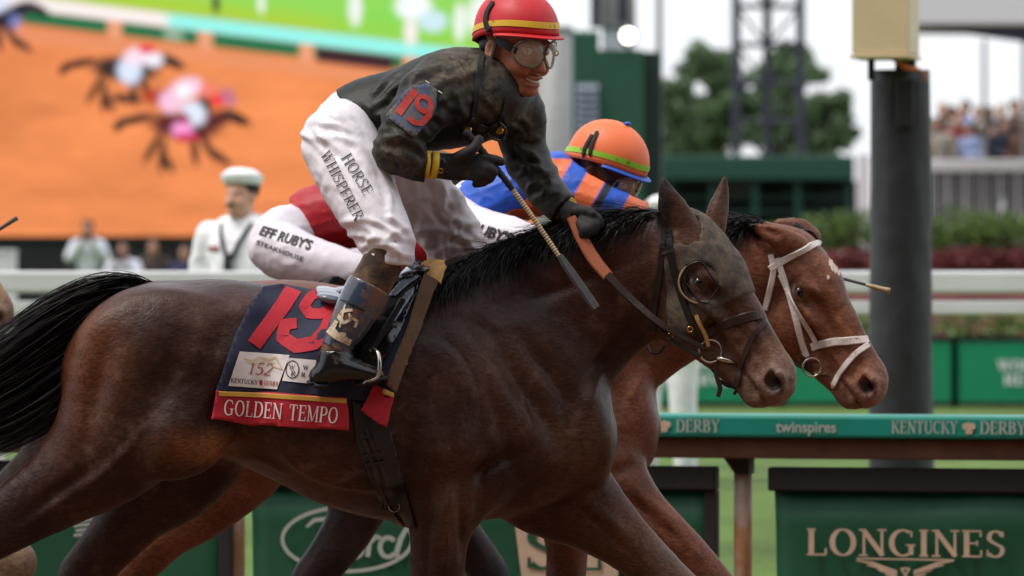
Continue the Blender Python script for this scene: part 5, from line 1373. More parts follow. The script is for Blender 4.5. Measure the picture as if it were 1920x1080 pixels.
MB().tube(edge, .003, 6).build('piping', M['leather_black'], hood, smooth=True)

hole = []
for t in range(0, 361, 8):
    p_ = hp1(.198 + .058 * math.cos(R(t)), -.078 + .049 * math.sin(R(t)), .12); h_ = bvH.find_nearest(Vector(p_)); hole.append(np.array(h_[0] + h_[1] * .0015))
hole = np.array(hole[:-1])
for _ in range(3): hole = hole * .5 + (np.roll(hole, 1, 0) + np.roll(hole, -1, 0)) * .25
hole = list(hole) + [hole[0]]
MB().tube(hole, .0024, 6, cap=False).build('eye_opening_edge', M['leather_black'], hood, smooth=True)

br = empty('bridle', T1['frame'][0], 'dark brown leather bridle with ring bit on the leading horse', 'bridle')
S_ = lambda n, pts, w, m, par=br, th=.004, off=.002, bv=None: strap(n, bv or bvH, P1, pts, w * P1.k, M[m], par, th, off)
S_('cheek_strap', [(1249, 432), (1257, 496), (1278, 566), (1296, 608), (1322, 642)], 14, 'leather_black')
S_('throat_strap', [(1243, 432), (1236, 500), (1226, 573), (1222, 620)], 13, 'leather_black')
S_('keeper', [(1238, 477), (1260, 470)], 7, 'leather')
S_('noseband', [(1316, 628), (1348, 610), (1395, 594), (1440, 588)], 19, 'leather', off=.003)
S_('lower_noseband', [(1440, 596), (1418, 614), (1398, 648), (1384, 690), (1377, 722)], 11, 'leather', off=.006)
S_('hood_strap', [(1300, 590), (1310, 616), (1325, 648)], 8, 'tan_leather', off=.008)
ringc = project(bvH, P1.p(1329, 657), .010)[0]
def ring(name, c, r, wire, m, par, sq=1.0, n=28, tilt=0.0):
    pts = [c + np.array([r * math.cos(2 * math.pi * i / n), -tilt * math.cos(2 * math.pi * i / n), r * sq * math.sin(2 * math.pi * i / n)]) for i in range(n + 1)]
    return MB().tube(pts, wire, 8, cap=False).build(name, m, par, smooth=True)
ring('bit_ring', ringc, 21 * P1.k, .0036, M['steel'], br)
pa, pb = project(bvH, P1.p(1342, 670), .008)[0], project(bvH, P1.p(1378, 679), .004)[0]
MB().tube([pa, (pa + pb) / 2, pb], [.009, .008, .003], 10).build('mouthpiece', M['steel'], br, smooth=True)
for k, (x, y) in enumerate(((1291, 615), (1256, 627))): ring('buckle', project(bvH, P1.p(x, y), .008)[0], 5 * P1.k, .0018, M['brass'], br)
def hang(name, pts, w, m, par, pl=P1, wof=130):
    P = [pl.p(x, y, wof) for x, y in spline(pts, 5)]; return ribbon(name, P, [np.array([.1, -1, .1])] * len(P), w * pl.k, M[m], par, .004)
w_bit = (P1.D - ringc[1]) / P1.k
hang('strap_end', [(1336, 680), (1340, 705), (1346, 725), (1342, 742)], 9, 'leather', br, wof=w_bit + 4)
hang('chin_strap', [(1346, 712), (1362, 722), (1378, 724), (1372, 738)], 7, 'leather_black', br, wof=w_bit - 6)
S_('chin_piece', [(1378, 722), (1362, 724), (1348, 714), (1336, 694)], 8, 'leather_black', off=.003)
# reins: broad rubber grip by the hand, thin leather to the bit
hand_f = P1.p(1088, 428, 92)
def rein(name, pts, widths, m, par, pl=P1):
    P = np.array([pl.p(*p) for p in pts]); Q = spline(P, 6); W = np.interp(np.linspace(0, 1, len(Q)), np.linspace(0, 1, len(widths)), widths) * pl.k
    return ribbon(name, Q, [np.array([.25, -1, .15])] * len(Q), W, M[m], par, .005)
rein('rein_grip', [(1070, 408, 92), (1090, 448, 102), (1112, 486, 112), (1138, 518, 122)], [18, 24, 25, 22], 'rubber_rein', br)
rein('rein', [(1136, 515, 123), (1180, 560, 128), (1240, 610, 138), (1316, 652, w_bit + 6)], [17, 15, 13, 10], 'leather', br)
rein('second_rein', [(1215, 590, 128), (1262, 640, 132), (1310, 666, w_bit + 2)], [6, 6, 6], 'leather_black', br)
rein('rein_loop', [(1212, 648, 90), (1218, 660, 96), (1232, 662, 96), (1244, 648, 90)], [5, 5, 5, 5], 'leather_black', br)

# white bridle of the second horse
P2 = H2.pl; bv2 = T2['bvh']
br2 = empty('bridle', T2['frame'][0], 'white bridle on the bright bay horse', 'bridle')
S2 = lambda n, pts, w, m='white_strap', off=.002: strap(n, bv2, P2, pts, w * P2.k, M[m], br2, .004, off)
S2('browband', [(1438, 505), (1477, 481), (1510, 464), (1533, 456)], 13, off=.004)
S2('crown_strap', [(1440, 478), (1445, 508), (1438, 545), (1430, 580)], 11)
S2('cheek_strap', [(1451, 485), (1477, 559), (1495, 635), (1509, 668)], 12, off=.004)
S2('nose_strap', [(1458, 515), (1490, 578), (1523, 643)], 10, off=.007)
S2('noseband', [(1516, 650), (1540, 643), (1569, 639), (1619, 636)], 15, off=.004)
S2('flash_strap', [(1620, 646), (1598, 662), (1572, 694), (1551, 734)], 11, off=.007)
S2('poll_strap', [(1490, 420), (1508, 432), (1520, 440)], 8, 'leather_black')
c2 = project(bv2, P2.p(1520, 686), .010)[0]; ring('bit_ring', c2, 17 * P2.k, .0035, M['steel'], br2)
c3 = project(bv2, P2.p(1514, 712), .008)[0]; ring('curb_ring', c3, 13 * P2.k, .003, M['steel'], br2, .7)
S2('bit_strap', [(1502, 668), (1512, 690), (1508, 712)], 12, 'leather', .006); S2('rein', [(1512, 690), (1490, 680), (1468, 662), (1440, 640)], 9, 'leather', .004)
S2('bit_bar', [(1524, 696), (1548, 700)], 6, 'steel', .004)
lp = [P2.p(x, y, 40) for x, y in spline([(1500, 432), (1518, 434), (1530, 446), (1533, 458), (1526, 462)], 6)]; MB().tube(lp, .004, 8).build('loop', M['leather'], br2, smooth=True)

# saddle cloth
cl = empty('saddle_cloth', P1.p(560, 780, 190), 'navy saddle cloth with red number 19 and red strip reading GOLDEN TEMPO', 'saddle cloth')
tw_poly = [(498, 542), (540, 537), (600, 541), (650, 549), (700, 546), (760, 524), (806, 508), (822, 524), (806, 570), (782, 632), (752, 700), (735, 740), (700, 748), (657, 744), (560, 737), (412, 731), (424, 700), (438, 662), (452, 622), (474, 575)]
tw_o = drape('cloth', T1['bvh'], P1, tw_poly, M['towel'], cl, .010, 7, .004, .012, ease=10)
bvT = obj_bvh(tw_o)
st_o = drape('name_strip', T1['bvh'], P1, [(412, 728), (500, 732), (600, 738), (657, 742), (659, 800), (600, 798), (500, 791), (401, 783)], M['towel_red'], cl, .018, 7, .004, .004, ease=10)
bvS = obj_bvh(st_o)
strap('gold_trim', bvS, P1, [(420, 735), (460, 736), (500, 738), (550, 741), (600, 744), (656, 748)], 9 * P1.k, M['gold_trim'], cl, .002, .0015)
def strokes_on(name, strokes, bvh, pl, m, parent, off=.002):
    v, f = strokes_mesh([([(x / 24, -y / 24) for x, y in p], [w_ / 24 for w_ in ww]) for p, ww in strokes], lambda x, y, lay: project(bvh, pl.p(x * 24, -y * 24), off + lay)[0])
    return mesh_np(name, v, f, m, parent, False)
strokes_on('number', [([(553, 541), (536, 572), (484, 645)], [32, 30, 28]),
    ([(626, 554), (606, 546), (586, 556), (574, 574), (584, 588), (606, 589), (626, 576)], [15, 17, 19, 20, 20, 19, 16]), ([(626, 553), (632, 574), (616, 620), (596, 642), (562, 648), (536, 632), (540, 608), (562, 606)], [20, 23, 25, 25, 25, 24, 22, 19])], bvT, P1, M['number_red'], cl, .0025)
M['ink_red'].node_tree.nodes['Principled BSDF'].inputs['Roughness'].default_value = .7
bd = drape('badge', bvT, P1, [(458, 657), (551, 664), (528, 727), (437, 720)], M['badge'], cl, .003, 8, 0); bvB = obj_bvh(bd)
serif_on('badge_number', '152', bvB, P1, 472, 698, 5, 22, M['ink_brown'], bd, .0015, width=44, slant=.18)
serif_on('badge_lettering', 'KENTUCKY', bvB, P1, 442, 714, 5, 8.5, M['ink'], bd, .0015, width=49, weight=1.3)
serif_on('badge_lettering', 'DERBY', bvB, P1, 503, 719, 4, 8.5, M['ink_brown'], bd, .0015, width=27, weight=1.3)
strokes_on('rose_mark', [([(494, 713), (500, 713)], [7, 7]), ([(495, 717), (499, 717)], [5, 5])], bvB, P1, M['ink_rose'], bd, .0016)
strokes_on('line_art', [([(466, 670), (480, 674), (496, 668), (515, 671), (524, 667)], [2, 2.6, 2.4, 2.4, 1.6]), ([(470, 676), (488, 679), (505, 674), (522, 678)], [1.6, 2.2, 2.2, 1.5]), ([(524, 668), (532, 680), (537, 690), (531, 688), (520, 684), (514, 690)], [2.6, 3, 2.6, 2, 2, 1.6])], bvB, P1, M['ink_gold'], bd, .0016)
bd2 = drape('badge', bvT, P1, [(549, 669), (600, 673), (590, 716), (538, 711)], M['badge'], cl, .003, 8, 0); bvB2 = obj_bvh(bd2)
el = [(556 + 12 * math.cos(R(t)), 690 + 16 * math.sin(R(t))) for t in range(0, 361, 20)]
strokes_on('monogram_ring', [(el, [1.8] * len(el))], bvB2, P1, M['ink'], bd2, .0015)
serif_on('monogram', 'W', bvB2, P1, 549, 690, 4, 9, M['ink'], bd2, .0016, width=12); serif_on('monogram', 'R', bvB2, P1, 553, 702, 4, 10, M['ink'], bd2, .0016, width=9)
serif_on('badge_lettering', 'W', bvB2, P1, 575, 690, 4, 8, M['ink'], bd2, .0015, width=11, weight=1.3); serif_on('badge_lettering', 'R', bvB2, P1, 572, 703, 4, 8, M['ink'], bd2, .0015, width=8, weight=1.3)
serif_on('lettering', 'GOLDEN TEMPO', bvS, P1, 427, 774, 4, 29, M['ink_white'], cl, .003, width=213, weight=.95, slant=.05)
# breast strip and its red end
sp = drape('edge_strip', T1['bvh'], P1, [(802, 526), (826, 540), (800, 600), (772, 662), (744, 734), (729, 716), (752, 654), (778, 590)], M['mud_strip'], cl, .028, 6, .005, ease=8)
drape('strip_end', T1['bvh'], P1, [(708, 717), (742, 735), (727, 795), (679, 762)], M['towel_red'], cl, .022, 7, .004)
drape('strip_end_trim', T1['bvh'], P1, [(726, 726), (742, 734), (740, 742), (723, 734)], M['gold_trim'], cl, .027, 6, .002)
drape('strip_cap', T1['bvh'], P1, [(796, 508), (812, 500), (836, 502), (839, 512), (830, 542), (815, 536), (794, 526)], M['tan_leather'], cl, .026, 6, .006)

# saddle
sd = empty('racing_saddle', P1.p(700, 560, 40), 'small black and grey patent racing saddle under the nearest jockey', 'saddle')
fl_o = drape('flap', T1['bvh'], P1, [(688, 600), (704, 556), (752, 520), (792, 506), (800, 516), (786, 560), (752, 628), (722, 676), (702, 700), (680, 694), (678, 640)], M['saddle_black'], sd, .026, 7, .008, .022)
bvF = obj_bvh(fl_o)
drape('patent_panel', bvF, P1, [(732, 556), (752, 530), (778, 512), (797, 507), (801, 512), (772, 532), (744, 556)], M['saddle_grey'], sd, .006, 6, .004)
drape('patent_panel', bvF, P1, [(738, 596), (752, 566), (768, 548), (780, 540), (778, 552), (760, 578), (744, 604)], M['saddle_grey'], sd, .006, 6, .004)
F3 = Field(axis_grid(P1.p(575, 0)[0], P1.p(830, 0)[0], .006), axis_grid(P1.D - .26, P1.D + .26, .008), axis_grid(P1.p(0, 600)[2], P1.p(0, 480)[2], .005))
for w0 in (0,):
    F3.chain(np.array([[*P1.p(622, 552, w), 26 * P1.k, 30 * P1.k] for w in (-70, 0, 70, 120)]), .01, 4, (0, 0, 1))
F3.f[:] = .5
for w in np.linspace(-110, 110, 9): F3.ell(P1.p(624 + abs(w) * .05, 548 + (w / 110) ** 2 * 14, w), (34 * P1.k, 26 * P1.k, 10 * P1.k), np.array([[math.cos(R(14)), 0, math.sin(R(14))], [0, 1, 0], [-math.sin(R(14)), 0, math.cos(R(14))]]), .012)
v, q = F3.mesh(); mesh_np('cantle', relax(v, q, 2), q, M['saddle_grey'], sd)
F3.f[:] = .5
for t in np.linspace(0, 1, 7): F3.ell(P1.p(640 + 150 * t, 552 - 44 * t ** 1.6, 0), (30 * P1.k, 95 * P1.k, 14 * P1.k), None, .02)
v, q = F3.mesh(); mesh_np('seat', relax(v, q, 2), q, M['saddle_black'], sd)
# girth with its straps
gi = empty('girth', P1.p(720, 900, 190), 'dark girth with buckled tan straps round the leading horse\'s chest', 'girth')
g_o = drape('girth_band', T1['bvh'], P1, [(664, 748), (730, 748), (736, 800), (752, 870), (784, 984), (744, 985), (712, 925), (690, 870), (672, 810)], M['leather_black'], gi, .007, 7, .005, .004)
bvG = obj_bvh(g_o)
for pts, w in (([(684, 808), (700, 850), (714, 900), (730, 945), (760, 982)], 9), ([(694, 800), (712, 850), (730, 905)], 5)): strap('girth_strap', bvG, P1, pts, w * P1.k, M['leather'], gi, .004, .002)
for x, y in ((684, 816), (700, 846), (706, 862)): strap('buckle', bvG, P1, [(x - 16, y + 3), (x + 18, y - 4)], 6 * P1.k, M['leather_black'], gi, .006, .006)
ring('girth_ring', project(bvG, P1.p(742, 942), .006)[0], 10 * P1.k, .0012, M['steel'], gi)
# ------------------------------------------------------------------ riders
class Grp:
    def __init__(s, grid): s.F = Field(*grid)
def ch_px(pl, rows): return np.array([[*pl.p(r[0], r[1], r[2]), r[3] * pl.k, (r[4] if len(r) > 4 else r[3]) * pl.k] for r in rows])
def hframe(psi, theta, roll=0):
    f = np.array([math.cos(R(psi)) * math.cos(R(theta)), -math.sin(R(psi)) * math.cos(R(theta)), -math.sin(R(theta))])
    up = np.array([0, 0, 1.0]) - f * f[2]; up /= np.linalg.norm(up); s = np.cross(f, up)
    up2 = up * math.cos(R(roll)) + s * math.sin(R(roll)); return f, np.cross(f, up2), up2
def face(Fd, O, fr, sc=1.06, smile=True):
    f, s, u = fr; MH = np.stack([f, s, u], 1); hp = lambda a, b, c: O + (f * a + s * b + u * c) * sc
    E = lambda a, b, c, ra, rb, rc, k=.01, cut=False: Fd.ell(hp(a, b, c), (ra * sc, rb * sc, rc * sc), MH, k, cut)
    def C(rows, k=.006, cut=False): Fd.chain(np.array([[*hp(*r[:3]), r[3] * sc, r[3] * sc] for r in rows]), k, 3, tuple(s), cut)
    E(-.005, 0, .03, .098, .077, .10, .02); E(.032, 0, -.03, .066, .062, .085, .025); E(.028, 0, -.082, .056, .052, .040, .02)
    E(.078, 0, -.106, .022, .024, .018, .016); E(.066, 0, -.078, .032, .034, .030, .015)
    for sg in (1, -1):
        E(.066, sg * .038, -.040, .030, .024, .026, .014)           # cheekbone
        E(.086, sg * .020, .020, .018, .024, .010, .012)            # brow
        E(.102, sg * .033, .002, .016, .018, .012, .008, True)      # eye socket
        E(.104, sg * .011, -.044, .012, .009, .009, .006)           # nostril wing
        E(-.006, sg * .079, -.012, .020, .009, .032, .006); E(.002, sg * .088, -.010, .010, .006, .019, .003, True)
        if smile: C([(.100, sg * .022, -.044, .0036), (.084, sg * .044, -.062, .0042), (.070, sg * .044, -.086, .003)], .006, True); E(.078, sg * .036, -.048, .022, .020, .018, .010)
        C([(.03, sg * .055, -.085, .016), (.065, sg * .032, -.108, .014)], .014)   # jaw line
    C([(.096, 0, .012, .009), (.112, 0, -.022, .010), (.118, 0, -.042, .013)], .008)
    E(.098, 0, -.068, .012, .028, .008, .008); E(.094, 0, -.087, .012, .024, .009, .008)
    if smile: C([(.080, .036, -.064, .004), (.098, .020, -.076, .0052), (.106, 0, -.080, .006), (.098, -.020, -.076, .0052), (.080, -.036, -.064, .004)], .003, True)
    else: E(.108, 0, -.0775, .016, .02, .0035, .003, True)
    return hp

def helmet(parent, hp, fr, cover, band, brim, sc=1.06, back=-.014, front=.058, name='helmet'):
    """skull cap: shell, cloth cover band, peak"""
    o = empty(name, hp(0, 0, .05)); o.parent = parent; q = parent; loc = Vector((0, 0, 0))
    while q is not None: loc += q.location; q = q.parent
    o.location = Vector(hp(0, 0, .05)) - loc
    A, B, C_, Z0 = .126, .104, .112, .045
    ze = lambda th: (back + front) / 2 + (front - back) / 2 * math.cos(th) - .008 * math.cos(2 * th)
    def pt(th, z, out=0.0):
        cz = max(-1, min(1, (z - Z0) / C_)); sr = math.sqrt(max(0, 1 - cz * cz)); sr = max(sr, .999 if z < Z0 and z > -.035 and sr > .9 else sr)
        return hp((A * sr + out) * math.cos(th), (B * sr + out) * math.sin(th), z + out * cz)
    n = 48; m = 16; v = []; f = []
    for i in range(n):
        th = 2 * math.pi * i / n; e = ze(th); ae = math.acos(max(-1, min(1, (e - Z0) / C_)))
        for j in range(m + 1):
            al = ae * j / m; v.append(pt(th, Z0 + C_ * math.cos(al)))
    for i in range(n):
        for j in range(m): a = i * (m + 1) + j; b = ((i + 1) % n) * (m + 1) + j; f.append((a, a + 1, b + 1, b))
    sh = mesh_np('shell', v, f, M[cover], o, True)
    bm = bmesh.new(); bm.from_mesh(sh.data); bmesh.ops.remove_doubles(bm, verts=bm.verts[:], dist=.0004); bmesh.ops.recalc_face_normals(bm, faces=bm.faces[:]); bm.to_mesh(sh.data); bm.free()
    md = sh.modifiers.new('t', 'SOLIDIFY'); md.thickness = .007; md.offset = -1
    if band:
        v = []; f = []
        for i in range(n + 1):
            th = 2 * math.pi * i / n; e = ze(th)
            for dz in (.019, .027, .035): v.append(pt(th, e + dz, .0022))
        for i in range(n):
            for j in range(2): a = i * 3 + j; f.append((a, a + 1, a + 4, a + 3))
        mesh_np('band', v, f, M[band], o, True)
    v = []; f = []
    for i in range(25):
        th = R(-78 + 156 * i / 24); e = ze(th)
        for j in range(5):
            t = j / 4; out = .002 + .017 * t * max(.12, math.cos(th)) ** .8; p = pt(th, e, out) ; v.append(p - fr[2] * (.006 * t + .001) * sc)
    for i in range(24):
        for j in range(4): a = i * 5 + j; f.append((a, a + 1, a + 6, a + 5))
    pk = mesh_np('peak', v, f, M[brim], o, True); md = pk.modifiers.new('t', 'SOLIDIFY'); md.thickness = .004; md.offset = 0
    return o, pt, ze, sh

def goggles(parent, hp, fr, sc=1.06, z=-.002, fwd=.0):
    o = empty('goggles', hp(.11, 0, 0)); o.parent = parent; q = parent; loc = Vector((0, 0, 0))
    while q is not None: loc += q.location; q = q.parent
    o.location = Vector(hp(.11, 0, 0)) - loc
    for sg in (1, -1):
        v = []; f = []; n = 22; m = 6; rim = []
        for i in range(n):
            th = 2 * math.pi * i / n
            for j in range(m + 1):
                t = j / m; a = sg * (.039 + .037 * t * math.cos(th)); c = z + .036 * t * math.sin(th) - .004 * t * max(0, -sg * math.cos(th) * sg) * 0
                d = fwd + .122 - 7.2 * a * a + .010 * (1 - t * t) - .18 * abs(c - z) * 0
                v.append(hp(d, a, c))
                if j == m: rim.append(hp(d - .002, a, c))
        for i in range(n):
            for j in range(m): p = i * (m + 1) + j; b = ((i + 1) % n) * (m + 1) + j; f.append((p, p + 1, b + 1, b))
        mesh_np('lens', v, f, M['goggle'], o, True)
        MB().tube(rim + [rim[0]], .0042, 8, cap=False).build('rim', M['goggle_rim'], o, smooth=True)
        c_ = hp(.122 - 7.2 * .056 ** 2 + .004, sg * .056, z + .004)
        ring('vent_ring', c_, .0085, .0018, M['brass'], o)
    MB().tube([hp(fwd + .124, -.006, z + .006), hp(fwd + .128, 0, z + .007), hp(fwd + .124, .006, z + .006)], .004, 8).build('bridge', M['goggle_rim'], o, smooth=True)
    for sg in (1, -1):
        P = [hp(fwd + .122 - 7.2 * .069 ** 2, sg * .070, z + .002), hp(.060, sg * .084, z + .010), hp(.020, sg * .088, z + .022)]
        ribbon('strap', spline(P, 5), [fr[1] * sg] * 11, .020, M['strap_black'], o, .003)
    return o

def folds(v, q, amp, fx, seed=0, lim=None):
    """cloth folds pushed along the normals; fx: function of vertices giving fold coordinates (n,3)"""
    nm = normals(v, q); c = fx(v); r = 1 - np.abs(2 * vnoise(c + seed) - 1); r2 = 1 - np.abs(2 * vnoise(c * 2.1 + seed + 5) - 1)
    return v + nm * (amp * (r ** 2 - .3) + amp * .45 * (r2 ** 2 - .3))[:, None]
def creases(v, q, lines, pl):
    """sharp tension folds: lines (x0, y0, x1, y1, width, height mm, lowest w, highest w) in photograph pixels"""
    nm = normals(v, q); x, y, w = v[:, 0] / pl.k + 960, 540 - (v[:, 2] - CH) / pl.k, (pl.D - v[:, 1]) / pl.k; dsp = np.zeros(len(v))
    for x0, y0, x1, y1, wd, am, wl, wh_ in lines:
        L = math.hypot(x1 - x0, y1 - y0); ux, uy = (x1 - x0) / L, (y1 - y0) / L
        t = ((x - x0) * ux + (y - y0) * uy) / L; d = -(x - x0) * uy + (y - y0) * ux + .10 * L * np.sin(t * 3.1)
        e = np.clip(t * 4, 0, 1) * np.clip((1 - t) * 4, 0, 1) * (w > wl) * (w < wh_)
        dsp += am * .001 * e * (np.exp(-(d / wd) ** 2) - .75 * np.exp(-((d - 1.7 * wd) / (1.1 * wd)) ** 2))
    return v + nm * dsp[:, None]
def crease_field(rg, regions):
    out = []
    for (x, y, rx, ry, ang, spread, L, n, am, wl, wh_) in regions:
        for _ in range(n):
            cx, cy = x + rg.uniform(-rx, rx), y + rg.uniform(-ry, ry); a = R(ang + rg.normal() * spread); l = L * rg.uniform(.5, 1.3) / 2
            out.append((cx - math.cos(a) * l, cy - math.sin(a) * l, cx + math.cos(a) * l, cy + math.sin(a) * l, rg.uniform(5.5, 8.5), am * rg.uniform(.5, 1.2), wl, wh_))
    return out
def cloth(Fd, infl, regions=(), k=0):
    f = Fd.f - infl
    for n, c in regions:     # keep the side where (p-c).n < 0
        X, Y, Z = Fd.xs[:, None, None], Fd.ys[None, :, None], Fd.zs[None, None, :]
        f = np.maximum(f, (X - c[0]) * n[0] + (Y - c[1]) * n[1] + (Z - c[2]) * n[2])
    return nets(f.astype(np.float32), Fd.xs, Fd.ys, Fd.zs)
def unit(a): a = np.array(a, float); return a / np.linalg.norm(a)

def rider(label, pl, spec):
    """grow one rider: body as one surface, clothes grown from the same figure"""
    g = spec['grid']; grid = (axis_grid(pl.p(g[0], 0)[0], pl.p(g[1], 0)[0], g[6]), axis_grid(pl.D - g[5] * pl.k, pl.D - g[4] * pl.k, g[6] * 1.15), axis_grid(pl.p(0, g[3])[2], pl.p(0, g[2])[2], g[6]))
    if 'headbox' in spec:
        hb = spec['headbox']; grid = (axis_grid(pl.p(g[0], 0)[0], pl.p(g[1], 0)[0], g[6], [(pl.p(hb[0], 0)[0], pl.p(hb[1], 0)[0], hb[4])]), grid[1], axis_grid(pl.p(0, g[3])[2], pl.p(0, g[2])[2], g[6], [(pl.p(0, hb[3])[2], pl.p(0, hb[2])[2], hb[4])]))
    root = empty('person', pl.p(*spec['base']), label, 'person', spec.get('group'))
    U, Lo, Bo, Ha, He = (Field(*grid) for _ in range(5))
    for rows, k in spec['upper']: U.chain(ch_px(pl, rows), k, 4)
    for rows, k in spec['lower']: Lo.chain(ch_px(pl, rows), k, 4)
    for rows, k in spec['boots']: Bo.chain(ch_px(pl, rows), k, 4)
    for rows, k in spec['hands']: Ha.chain(ch_px(pl, rows), k, 3)
    O = pl.p(*spec['O']); fr = hframe(*spec['look']); sc = spec.get('hs', 1.06)
    hp = face(He, O, fr, sc); He.chain(ch_px(pl, spec['neck']), .03, 3)
    f = np.minimum(np.minimum(U.f, Lo.f) + .009, Bo.f + .010); f = np.minimum(f, Ha.f + .004)
    h = np.maximum(.03 - np.abs(f - He.f), 0) / .03; f = np.minimum(f, He.f) - h * h * .03 / 4
    v, q = nets(f.astype(np.float32), *grid); v, q = biggest(v, q); v = relax(v, q, 1, .4)
    skin = spec.get('skin', lin(176, 118, 88)); c = np.tile(np.array(skin), (len(v), 1)).astype(np.float32)
    rel = (v - O) / sc; la, lb, lc = rel @ fr[0], rel @ fr[1], rel @ fr[2]
    def tint(a, b, cc, r, col, amt):
        nonlocal c
        w = (amt * np.exp(-(((la - a) ** 2 + (np.abs(lb) - b) ** 2 + (lc - cc) ** 2) / r ** 2)))[:, None]; c = c * (1 - w) + np.array(col) * w
    tint(.10, 0, -.07, .014, lin(168, 96, 84), .7); tint(.10, .012, -.088, .014, lin(168, 96, 84), .7); tint(.106, 0, -.078, .009, lin(90, 44, 40), .8); tint(.07, .045, -.04, .03, lin(182, 106, 82), .6); tint(.118, 0, -.042, .014, lin(180, 104, 82), .5)
    w = np.clip((lc - .035) / .02, 0, 1)[:, None] * (np.linalg.norm(rel, axis=1) < .2)[:, None]; c = c * (1 - w) + np.array(lin(24, 18, 16)) * w
    mesh_np('body', v, q, M['skin'], root, True, col=c)
    out = dict(root=root, O=O, fr=fr, hp=hp)
    def garment(name, Fd, infl, regions, m, fold=None, colf=None, keep=True, it=1, cre=None):
        v, q = cloth(Fd, infl, regions)
        if keep: v, q = biggest(v, q)
        v = relax(v, q, it, .4)
        if fold: v = folds(v, q, *fold)
        if cre: v = creases(v, q, cre, pl)
        if not keep:
            for v2, q2 in pieces(v, q): o = mesh_np(name, v2, q2, M[m], root, True)
        else: o = mesh_np(name, v, q, M[m], root, True, col=colf(v) if colf else None)
        out[name] = o; out['bvh_' + name] = bvh_of(v, q); return o
    out['U'], out['L'], out['B'], out['H'] = U, Lo, Bo, Ha
    out['garment'] = garment
    for sg in (1, -1):
        vv, ff = ball(hp(.088, sg * .032, .002), .0125 * sc, 12, 8); mesh_np('eye', vv, ff, M['tooth'], root)
    return out

# ---------------- the winner's rider
spec1 = dict(grid=(545, 1140, -20, 745, -250, 262, .0054), headbox=(915, 1040, 40, 200, .0036), base=(690, 720, 0), O=(964, 88, 34), look=(47, 12), hs=1.09,
    skin=lin(168, 108, 78),
    neck=[(925, 172, 4, 42, 44), (945, 132, 22, 38, 40), (958, 100, 30, 38, 38)],
    upper=[([(655, 250, 0, 74, 84), (700, 232, 0, 80, 88), (770, 206, 2, 75, 90), (850, 184, 8, 85, 100), (905, 178, 10, 76, 104), (935, 172, 12, 52, 70)], .03),
           ([(838, 168, 100, 60, 44), (800, 198, 146, 49, 44), (770, 240, 168, 42, 40), (748, 284, 176, 36, 36)], .03), ([(748, 284, 176, 35, 36), (770, 300, 178, 30, 30), (802, 311, 168, 26, 24), (822, 314, 162, 23, 20)], .015),
           ([(935, 190, -62, 62, 50), (968, 212, -98, 48, 44), (980, 262, -110, 36, 36), (990, 300, -106, 34, 34)], .04), ([(990, 300, -106, 33, 34), (1020, 350, -50, 29, 28), (1050, 386, 14, 24, 22), (1070, 402, 50, 20, 18)], .015)],
    lower=[([(668, 240, 0, 72, 88), (648, 262, 40, 68, 62), (642, 277, 70, 66, 56)], .03), ([(640, 266, 78, 66, 60), (664, 322, 118, 66, 58), (696, 392, 165, 56, 52), (728, 450, 196, 46, 46), (738, 484, 204, 38, 41)], .03),
           ([(690, 262, -60, 76, 66), (760, 340, -120, 68, 60), (820, 410, -172, 58, 54), (850, 452, -190, 52, 50), (846, 500, -200, 44, 44), (820, 560, -205, 38, 38)], .04)],
    boots=[([(735, 468, 203, 40, 42), (716, 505, 208, 37, 38), (690, 552, 213, 38, 36), (662, 604, 218, 33, 31), (640, 645, 222, 27, 25), (634, 668, 224, 28, 25)], .012), ([(606, 702, 224, 17, 23), (630, 690, 226, 23, 26), (660, 688, 228, 21, 27), (692, 696, 231, 15, 24), (718, 700, 233, 9, 16)], .02),
           ([(846, 490, -200, 44, 44), (815, 570, -206, 38, 38), (780, 640, -212, 30, 30), (772, 668, -214, 28, 26)], .012), ([(755, 694, -214, 24, 26), (795, 696, -216, 24, 27), (850, 694, -220, 16, 20)], .025)],
    hands=[([(812, 312, 166, 22, 17), (840, 316, 164, 24, 18), (872, 316, 162, 25, 17), (890, 314, 160, 21, 15)], .01),
           ([(880, 303, 164, 10), (905, 301, 168, 9.5), (926, 303, 168, 9), (940, 307, 164, 8)], .006), ([(886, 313, 168, 10), (912, 318, 180, 9.5), (926, 326, 174, 9), (914, 334, 160, 8)], .006),
           ([(884, 322, 168, 10), (908, 329, 180, 9), (920, 337, 172, 8.5), (905, 343, 160, 8)], .006), ([(878, 330, 166, 9), (898, 338, 175, 8.5), (908, 344, 168, 8), (893, 348, 158, 7)], .006),
           ([(848, 306, 172, 11), (872, 294, 184, 11), (890, 282, 186, 9.5), (899, 266, 180, 8.5)], .008),
           ([(1062, 396, 40, 20, 17), (1082, 408, 56, 24, 20), (1100, 416, 70, 22, 20)], .01), ([(1098, 402, 72, 9), (1118, 410, 84, 9), (1122, 424, 86, 8), (1108, 430, 82, 7)], .006), ([(1096, 410, 84, 9), (1112, 420, 98, 9), (1112, 434, 98, 8), (1098, 438, 90, 7)], .006),
           ([(1090, 416, 90, 9), (1102, 428, 104, 9), (1100, 440, 102, 8), (1088, 442, 92, 7)], .006), ([(1084, 420, 92, 8), (1092, 432, 104, 8), (1090, 442, 102, 7)], .006), ([(1078, 398, 76, 10), (1096, 396, 88, 9), (1110, 402, 96, 8)], .006)])
J1 = rider('jockey in black silks and red cap sitting up on the leading horse, holding a whip', P1, spec1)
legdir = unit([.55, 0, -.83])
def fx_leg(v):
    t = v @ legdir; w = v @ unit([.83, 0, .55]); return np.stack([t * 7 + w * 10, w * 26 - t * 9, v[:, 1] * 14], 1)
